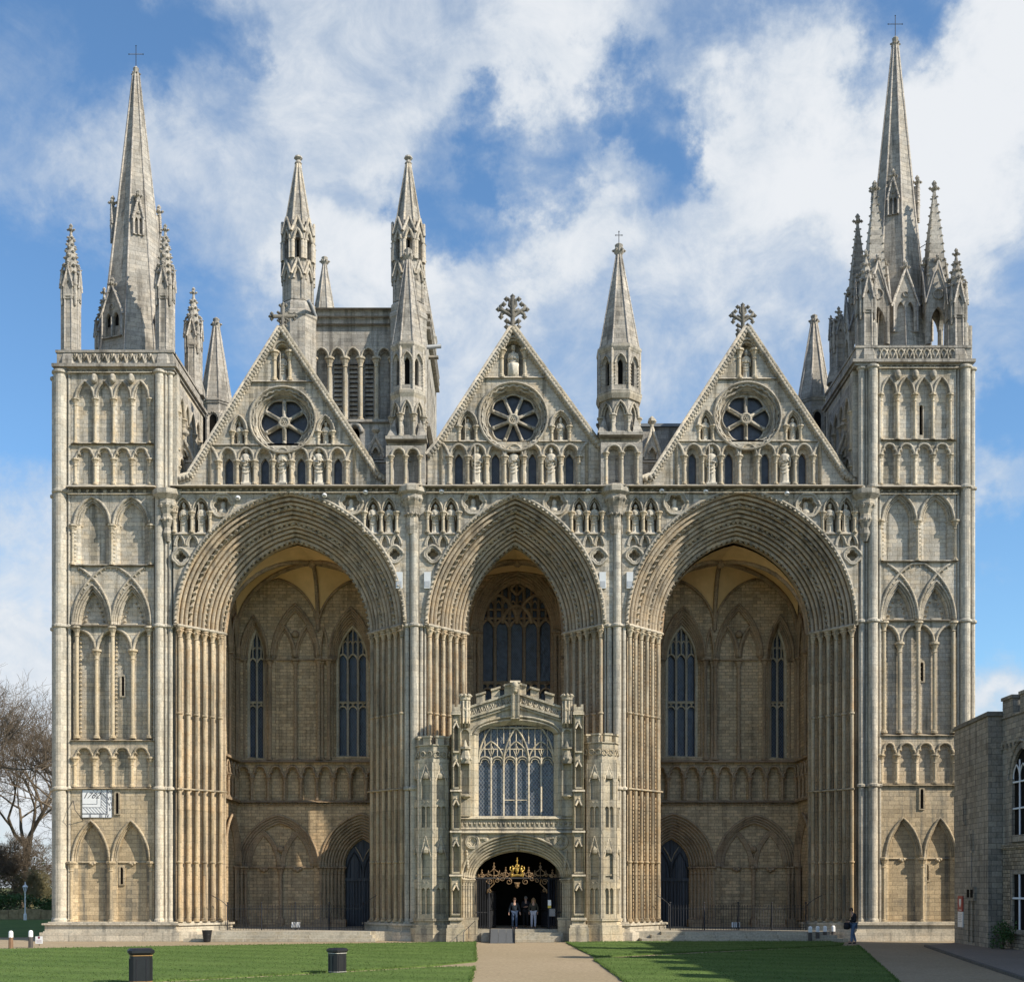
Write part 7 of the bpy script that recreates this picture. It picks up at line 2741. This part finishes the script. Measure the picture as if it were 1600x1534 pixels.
KINDS = ['plain', 'mitre', 'bearded', 'king', 'plain']
META = {}
GN = {0: 'sundial side gable', 1: 'middle gable', 2: 'gatehouse side gable'}
AN = {0: 'great arch nearest the sundial', 1: 'middle arch', 2: 'great arch nearest the gatehouse'}
ORD = {0: 'first', 1: 'second', 2: 'third'}
for i, (gi, where, idx, c, h) in enumerate(STATUE_SPOTS):
    if where == 'arcade' and gi == 2 and idx == 1:
        continue                        # that niche is empty
    kind = 'seated' if (where == 'top' and gi == 1) else KINDS[(i * 7 + gi) % 5]
    key = (kind, i % 4)
    if key not in META:
        o = statue_mesh(kind, 11 + i).build('statue', STAT)
        META[key] = o.data
    else:
        o = link('statue', META[key])
    o.location = c
    o.scale = (h * .95, h * .95, h)
    o.rotation_euler = (0, 0, random.Random(i).uniform(-.25, .25))
    if where == 'arcade':
        lab = f"robed statue in the arcade of the {GN[gi]}, {['nearest the sundial', 'in the middle', 'nearest the gatehouse'][idx]}"
        if gi == 2:
            lab = f"robed statue on the {'sundial' if idx == 0 else 'gatehouse'} side of the empty niche, {GN[2]}"
    elif where == 'rose':
        lab = f"small statue on the {'sundial' if idx == 0 else 'gatehouse'} side of the rose window, {GN[gi]}"
    elif where == 'top':
        lab = f"{'seated crowned' if gi == 1 else 'standing'} statue in the top niche of the {GN[gi]}"
    else:
        side = 'sundial' if where.endswith('l') else 'gatehouse'
        pos = 'outer' if (idx == 0) == where.endswith('l') else 'inner'
        lab = f"{pos} statue, niche pair on the {side} side of the {AN[gi]}"
    tag(o, lab, 'statue', None if where != 'x' else None)
    o['group'] = {'arcade': 'statues in the gable arcades', 'rose': 'statues beside the rose windows', 'top': 'statues in the gable tops'}.get(where, 'statues in the spandrel niches')

# ================================================================= people
def skin(name, verts, edges, radii, mat, parent, sub=1, root=0):
    me = bpy.data.meshes.new(name)
    me.from_pydata([tuple(v) for v in verts], edges, [])
    o = link(name, me, parent)
    md = o.modifiers.new('skin', 'SKIN')
    for i, r in enumerate(radii):
        me.skin_vertices[0].data[i].radius = (r, r) if not isinstance(r, tuple) else r
        me.skin_vertices[0].data[i].use_root = i == root
    ss = o.modifiers.new('smooth', 'SUBSURF')
    ss.levels = ss.render_levels = sub
    me.materials.append(mat)
    for p in me.polygons:
        p.use_smooth = True
    return o


SKINM = plain('skin', (.52, .31, .22), .55, .08, 8)


def person(label, loc, rot, h, top, legs, hair, pose, long_hair=False, bag=None, sleeves=True):
    t = thing('person', label, 'person', loc, rot)
    J = dict(pelvis=(0, 0, .95), waist=(0, 0, 1.08), chest=(0, .0, 1.30), neck=(0, .01, 1.47), hb=(0, -.01, 1.56), hm=(0, -.02, 1.64), ht=(0, -.01, 1.72),
             sl=(.17, .01, 1.41), el=(.23, .03, 1.14), wl=(.22, -.08, .92), sr=(-.17, .01, 1.41), er=(-.23, .03, 1.14), wr=(-.22, -.08, .92),
             hl=(.09, 0, .91), kl=(.10, -.02, .50), al=(.10, .03, .09), tl=(.11, -.13, .035), hr=(-.09, 0, .91), kr=(-.10, -.02, .50), ar=(-.10, .03, .09), tr=(-.11, -.13, .035))
    J.update(pose)
    k = h / 1.76
    J = {a: V(b) * k for a, b in J.items()}
    names = list(J)
    ix = {n: i for i, n in enumerate(names)}
    E = [('pelvis', 'waist'), ('waist', 'chest'), ('chest', 'neck'), ('neck', 'hb'), ('hb', 'hm'), ('hm', 'ht'), ('chest', 'sl'), ('sl', 'el'), ('el', 'wl'), ('chest', 'sr'), ('sr', 'er'), ('er', 'wr'),
         ('pelvis', 'hl'), ('hl', 'kl'), ('kl', 'al'), ('al', 'tl'), ('pelvis', 'hr'), ('hr', 'kr'), ('kr', 'ar'), ('ar', 'tr')]
    rad = dict(pelvis=.13, waist=.115, chest=.13, neck=.05, hb=.07, hm=.088, ht=.06, sl=.06, el=.042, wl=.03, sr=.06, er=.042, wr=.03, hl=.085, kl=.055, al=.038, tl=.03, hr=.085, kr=.055, ar=.038, tr=.03)
    verts = [J[n] for n in names]
    radii = [rad[n] * k for n in names]
    edges = [(ix[a], ix[b]) for a, b in E]
    for wn, en in (('wl', 'el'), ('wr', 'er')):      # palms, four unequal fingers and a thumb
        d = (J[wn] - J[en]).normalized()
        side = d.orthogonal().normalized()
        palm = J[wn] + d * .07 * k
        verts.append(palm); radii.append((.036 * k, .016 * k)); pi_ = len(verts) - 1
        edges.append((ix[wn], pi_))
        for f in range(4):
            o_ = side * ((f - 1.5) * .019 * k)
            a_ = palm + o_ + d * .035 * k
            b_ = a_ + d * (.05, .06, .055, .042)[f] * k + side.cross(d) * .018 * k
            verts += [a_, b_]; radii += [.009 * k, .007 * k]
            edges += [(pi_, len(verts) - 2), (len(verts) - 2, len(verts) - 1)]
        tb = J[wn] + d * .03 * k + side * .035 * k
        verts += [tb, tb + d * .045 * k + side * .012 * k]; radii += [.011 * k, .008 * k]
        edges += [(ix[wn], len(verts) - 2), (len(verts) - 2, len(verts) - 1)]
    skin('body', verts, edges, radii, SKINM, t)
    def cloth(name, chain, mat, grow, extra=None):
        ns = []
        for a, b in chain:
            for q in (a, b):
                if q not in ns:
                    ns.append(q)
        vs_ = [J[n] for n in ns]
        rs = [(rad[n] * grow + .012) * k for n in ns]
        if extra:
            for n, r in extra.items():
                if n in ns:
                    rs[ns.index(n)] = r * k
        skin(name, vs_, [(ns.index(a), ns.index(b)) for a, b in chain], rs, mat, t)
    cloth('jacket', [('pelvis', 'waist'), ('waist', 'chest'), ('chest', 'sl'), ('sl', 'el'), ('chest', 'sr'), ('sr', 'er')] + ([('el', 'wl'), ('er', 'wr')] if sleeves else []), top, 1.12, dict(pelvis=.15, waist=.145, chest=.155, sl=.085, sr=.085, el=.062, er=.062, wl=.042, wr=.042))
    cloth('trousers', [('pelvis', 'hl'), ('hl', 'kl'), ('kl', 'al'), ('pelvis', 'hr'), ('hr', 'kr'), ('kr', 'ar')], legs, 1.15, dict(al=.06, ar=.06))
    for a, b in (('al', 'tl'), ('ar', 'tr')):
        skin('shoe', [J[a] + V((0, .02, -.03)) * k, J[b]], [(0, 1)], [.05 * k, .04 * k], IRON if legs is not WHITEJ else IRON, t)
    mb = MB()
    hc = J['hm'] + V((0, .02, .02)) * k
    ball(mb, hc, .1 * k, 0, .92, 1.0, 1.08, 12, 8)
    if long_hair:
        for q in (-1, 1):
            tube(mb, [hc + V((q * .07, .01, .02)) * k, hc + V((q * .10, .0, -.12)) * k, hc + V((q * .09, -.02, -.25)) * k], .045 * k, 7, 0, True, False, .025 * k)
        tube(mb, [hc + V((0, .06, 0)) * k, hc + V((0, .08, -.2)) * k], .075 * k, 8, 0, True, False, .05 * k)
    mb.build('hair', hair, t)
    mb = MB()      # face
    fc = J['hm'] + (J['hm'] - J['hb']).normalized() * 0
    fw = V((0, -1, 0))
    tube(mb, [fc + V((0, -.092, .0)) * k, fc + V((0, -.118, -.03)) * k], .012 * k, 5)
    for q in (-1, 1):
        blob(mb, fc + V((q * .03, -.088, .005)) * k, .009 * k, 1)
        ball(mb, fc + V((q * .085, .0, -.01)) * k, .022 * k, 0, .5, 1, 1.3, 6, 4)
    mb.add([fc + V((-.025, -.09, -.052)) * k, fc + V((.025, -.09, -.052)) * k, fc + V((.02, -.093, -.062)) * k, fc + V((-.02, -.093, -.062)) * k], [(0, 1, 2, 3)], 2)
    mb.build('face', [SKINM, INK, plain('lips', (.38, .14, .12))], t)
    return t


WHITEJ = plain('pale_jeans', (.50, .50, .58), .8, .06, 12)
JEANS = plain('blue_jeans', (.10, .155, .25), .85, .15, 12)
DJEANS = plain('dark_blue_jeans', (.035, .06, .115), .85, .15, 12)
NAVY = plain('dark_jacket', (.012, .013, .018), .8, .2, 10)
TEAL = plain('dark_pullover', (.014, .02, .028), .85, .2, 10)
BROWN = plain('brown_hair', (.07, .035, .018), .6, .2, 20)
BLOND = plain('fair_hair', (.28, .18, .09), .6, .2, 20)
GREYH = plain('grey_hair', (.20, .19, .18), .6, .2, 20)
OLIVE = plain('patterned_top', (.06, .055, .04), .85, .7, 40)
# the man crossing in front of the tower: seen from his side, head bowed, black bag held before him
mp = person('man in a black jacket and blue jeans looking down at the dark bag he carries', GP(1333.5, 1474), -pi / 2, 1.80, NAVY, JEANS, BROWN,
            dict(neck=(0, -.04, 1.47), hb=(0, -.09, 1.55), hm=(0, -.125, 1.62), ht=(0, -.14, 1.70), chest=(0, -.01, 1.31), el=(.24, .02, 1.13), wl=(.14, -.24, 1.08), er=(-.24, .02, 1.13), wr=(-.14, -.24, 1.06),
                 hl=(.09, 0, .91), kl=(.10, -.10, .50), al=(.10, -.12, .09), tl=(.11, -.29, .035), kr=(-.10, .02, .50), ar=(-.10, .14, .09), tr=(-.11, -.02, .035)))
bg_ = thing('shoulder_bag', 'black bag held in front of the man in the black jacket', 'bag', mp.location, -pi / 2)
mb = MB()
pr = [(.0, .70), (.13, .72), (.15, .85), (.14, 1.0), (.10, 1.04), (.02, 1.05)]
lathe(mb, 0, -.33, [(a * 1.1 + .001, z) for a, z in pr], 12, 0, True, 0, 1.35, .95)
mb.build('pouch', NAVY, bg_)
mb = MB()
tube(mb, [(.12, -.28, 1.0), (.2, -.1, 1.3), (.16, .06, 1.46), (0, .17, 1.30), (-.14, .10, 1.1), (-.16, -.2, .95)], .016, 5)
mb.build('strap', IRON, bg_)
FLZ = .63
person('man in a dark pullover and blue jeans walking out of the porch doorway', (P(804, 0, .3).x, .3, FLZ), .05, 1.62, TEAL, DJEANS, BROWN, dict(kl=(.10, -.08, .50), al=(.10, -.08, .09), tl=(.11, -.24, .035), ar=(-.10, .12, .10), tr=(-.11, -.03, .03), el=(.27, .05, 1.15), er=(-.27, .05, 1.15), wl=(.30, -.03, .92), wr=(-.31, -.05, .92)))
person('person all in black with arms folded deepest in the porch doorway', (P(821.5, 0, 1.9).x, 1.9, FLZ), 0, 1.68, NAVY, NAVY, GREYH, dict(el=(.23, -.02, 1.14), wl=(.02, -.17, 1.15), er=(-.23, -.02, 1.14), wr=(-.02, -.18, 1.18)))
person('woman with long fair hair and pale trousers in the porch doorway', (P(833.5, 0, .9).x, .9, FLZ), -.05, 1.60, OLIVE, WHITEJ, BLOND, dict(el=(.25, .06, 1.14), er=(-.25, .06, 1.14), wl=(.24, -.03, .93), wr=(-.25, -.03, .93)), True)

# ================================================================= trees and shrubs
def bare_tree(loc, h, seed, label, bark=BARK, lean=0.0, spread=.55, levels=6, name='bare_tree', group='bare winter trees', r0=None, fork=.28, first=3):
    t = thing(name, label, 'tree', loc, 0, group)
    rr = random.Random(seed)
    trunk, crown = MB(), MB()
    r0 = r0 or h * .02
    def branch(p, d, L, r, lv):
        pts = [p]
        q = p.copy()
        dd = d.copy()
        n = 3 if lv > 2 else 4
        for i in range(n):
            dd = (dd + V((rr.uniform(-1, 1), rr.uniform(-1, 1), rr.uniform(-.5, .8))) * .16).normalized()
            q = q + dd * (L / n)
            pts.append(q.copy())
        tube(trunk if lv < 2 else crown, pts, r, 7 if lv < 2 else (4 if lv < 4 else 3), 0, True, False, r * .62)
        if lv >= levels:
            return
        k = first if lv == 0 else rr.choice((2, 3, 3)) + (1 if lv >= 3 else 0)
        for i in range(k):
            f = .55 + .45 * (i + 1) / k if lv > 0 else .8 + .2 * (i + 1) / k
            s = pts[min(n, max(1, int(f * n + .5)))]
            ax = dd.orthogonal().normalized()
            ax.rotate(Matrix.Rotation(rr.uniform(0, 2 * pi), 3, dd))
            nd = dd.copy()
            nd.rotate(Matrix.Rotation(rr.uniform(.35, .95) * (spread / .55), 3, ax))
            nd = (nd + V((0, 0, .12))).normalized()
            branch(s, nd, L * rr.uniform(.62, .85), max(r * rr.uniform(.5, .66), .014), lv + 1)
    branch(V((0, 0, -.1)), V((lean, 0, 1)).normalized(), h * fork, r0, 0)
    trunk.build('trunk', bark, t)
    crown.build('crown', bark, t)
    return t


def leafy(loc, size, seed, label, mat, name='evergreen_shrub', cat='shrub', n=1500, leaf=.3, group=None, stem=True):
    t = thing(name, label, cat, loc, 0, group)
    rr = random.Random(seed)
    mb = MB()
    clumps = [(rr.uniform(-.75, .75) * size[0], rr.uniform(-.7, .7) * size[1], rr.uniform(.2, .85) * size[2], rr.uniform(.18, .36)) for _ in range(16)]
    for i in range(n):
        c = rr.choice(clumps)
        d = V((rr.gauss(0, 1), rr.gauss(0, 1), rr.gauss(0, 1))).normalized() * rr.random() ** .4
        p = V((c[0] + d.x * c[3] * size[0] * 1.3, c[1] + d.y * c[3] * size[1] * 1.3, max(.1, c[2] + d.z * c[3] * size[2] * .9)))
        a = V((rr.uniform(-1, 1), rr.uniform(-1, 1), rr.uniform(-.6, .6))).normalized() * leaf
        b = a.orthogonal().normalized() * leaf * .5
        b.rotate(Matrix.Rotation(rr.uniform(0, 6), 3, a.normalized()))
        mb.add([p - a * .5, p + b * .5, p + a * .5, p - b * .5], [(0, 1, 2, 3)])
    mb.build('foliage', mat, t)
    if stem:
        mb = MB()
        for i in range(5):
            c = clumps[i]
            tube(mb, [(0, 0, -.1), (c[0] * .4, c[1] * .4, c[2] * .5), (c[0], c[1], c[2])], .05 * size[2] * .3 + .01, 5, 0, True, False, .01)
        mb.build('stem', BARK, t)
    return t


TB = 'bare winter trees'
bare_tree(GP(47, 1432), 11.0, 5, 'low forked bare tree with mossy limbs right behind the lamp post', BARKG, 0, .75, 7, 'forked_tree', TB, .28, .13, 4)
for i, (x, y, h, sd_, lab) in enumerate(((-53, 50, 38, 21, 'tall bare tree at the edge of the view with its crown against the sky'), (-45.5, 66, 33, 22, 'mid height bare tree rising behind the forked tree'),
                                         (-54, 74, 34, 23, 'bare tree in the second row behind the tall one'), (-42.0, 86, 31, 24, 'bare tree partly hidden by the spired tower with the sundial'),
                                         (-56, 98, 34, 25, 'most distant bare tree on the sundial side'), (-59, 58, 40, 28, 'bare tree whose boughs reach in from beyond the view'), (-50, 112, 30, 33, 'bare tree seen far off through the others'), (-60, 120, 34, 34, 'bare tree far off at the edge of the view'))):
    bare_tree((x, y, 0), h, sd_, lab, BARK, 0, .62, 7, 'bare_tree', TB, h * .0125, .22, 4)
for i, (x, y, h, sd_, lab) in enumerate(((-47, 56, 17, 61, 'bushy many stemmed bare tree close behind the laurel hedge'), (-55, 62, 19, 62, 'bushy bare tree low down at the edge of the view'), (-41.5, 64, 16, 63, 'bushy bare tree beside the spired tower edge'),
                                         (-50, 84, 22, 64, 'bushy bare tree closing the gap below the tall crowns'), (-43, 98, 22, 65, 'bushy bare tree farthest back beside the tower'))):
    bare_tree((x, y, 0), h, sd_, lab, BARK, 0, .8, 7, 'bare_tree', TB, h * .011, .16, 6)
for x, y, h, sd_, lab in ((40, 42, 21, 31, 'bare tree showing its twigs just over the gatehouse parapet'), (47, 50, 23, 32, 'bare tree farther behind the gatehouse roof')):
    bare_tree((x, y, 0), h, sd_, lab, BARK, 0, .6, 6, 'bare_tree', TB, None, .26, 4)
EV = 'dark evergreens behind the bare trees'
for i, (x, y, s_, lab) in enumerate(((-52, 62, (6, 3, 6.0), 'dark evergreen shrub filling the gap behind the lamp post'), (-44, 70, (6, 3, 5.6), 'dark evergreen shrub behind the forked tree'), (-60, 66, (6, 3, 6.4), 'dark evergreen shrub at the edge of the view'), (-37, 72, (5, 3, 6), 'dark evergreen shrub against the tower edge'))):
    leafy((x, y, 0), s_, 40 + i, lab, LEAFD, 'evergreen_shrub', 'shrub', 2600, .42, EV)
leafy((-44.5, 47.5, .4), (4.6, 1.4, 1.7), 51, 'bright green laurel hedge over the low stone wall', LEAFM, 'laurel_hedge', 'hedge', 2200, .26)
mb = MB()
rr = random.Random(3)
x = -56.0
while x < -33:
    w_ = rr.uniform(.5, 1.1)
    box(mb, x, x + w_ - .02, 44.6 + rr.uniform(-.04, .04), 45.1, -.1, .75 + rr.uniform(-.12, .14))
    x += w_
lw = thing('low_wall', 'low tan rubble wall running below the laurel hedge', 'wall')
mb.build('rubble', plain('tan_stone', (.30, .235, .13), .95, .35, 3, .1, .4), lw)
leafy((21.55, -9.6, 0), (.6, .9, 1.5), 61, 'small leafy shrub at the foot of the gatehouse wall', LEAFM, 'wall_shrub', 'shrub', 700, .14)

# ---- blades standing out of the near lawns, thickest along their edges
def inside(p, poly):
    c = False
    for a, b in zip(poly, poly[1:] + poly[:1]):
        if (a[1] > p[1]) != (b[1] > p[1]) and p[0] < (b[0] - a[0]) * (p[1] - a[1]) / (b[1] - a[1]) + a[0]:
            c = not c
    return c


rr = random.Random(77)
for li, px in enumerate(LAWNS):
    poly = [(GP(*p).x, GP(*p).y) for p in px]
    poly = [(p[0], p[1]) for p in poly]
    x0, x1 = max(-22, min(p[0] for p in poly)), min(22, max(p[0] for p in poly))
    y0, y1 = max(-30, min(p[1] for p in poly)), max(p[1] for p in poly)
    mb = MB()
    n = int((x1 - x0) * (y1 - y0) * 95)
    vs, fs = [], []
    def blade(x, y, h):
        a = rr.uniform(0, pi)
        w_ = rr.uniform(.008, .02)
        lx, ly = rr.uniform(-.04, .04), rr.uniform(-.04, .04)
        k = len(vs)
        vs.extend([(x - w_ * cos(a), y - w_ * sin(a), .05), (x + w_ * cos(a), y + w_ * sin(a), .05), (x + lx, y + ly, .05 + h)])
        fs.append((k, k + 1, k + 2))
    for i in range(n):
        p = (rr.uniform(x0, x1), rr.uniform(y0, y1))
        if inside(p, poly):
            blade(p[0], p[1], rr.uniform(.015, .038))
    for a, b in zip(poly, poly[1:] + poly[:1]):
        L = sqrt((a[0] - b[0]) ** 2 + (a[1] - b[1]) ** 2)
        for i in range(int(min(L, 60) * 40)):
            t = rr.random()
            q = (a[0] + (b[0] - a[0]) * t + rr.gauss(0, .035), a[1] + (b[1] - a[1]) * t + rr.gauss(0, .035))
            if abs(q[0]) < 24 and q[1] > -32:
                blade(q[0], q[1], rr.uniform(.03, .08))
    mb.add(vs, fs)
    tag(mb.build('grass', GRASS), 'short mown grass blades of the lawns', 'grass', kind='stuff')
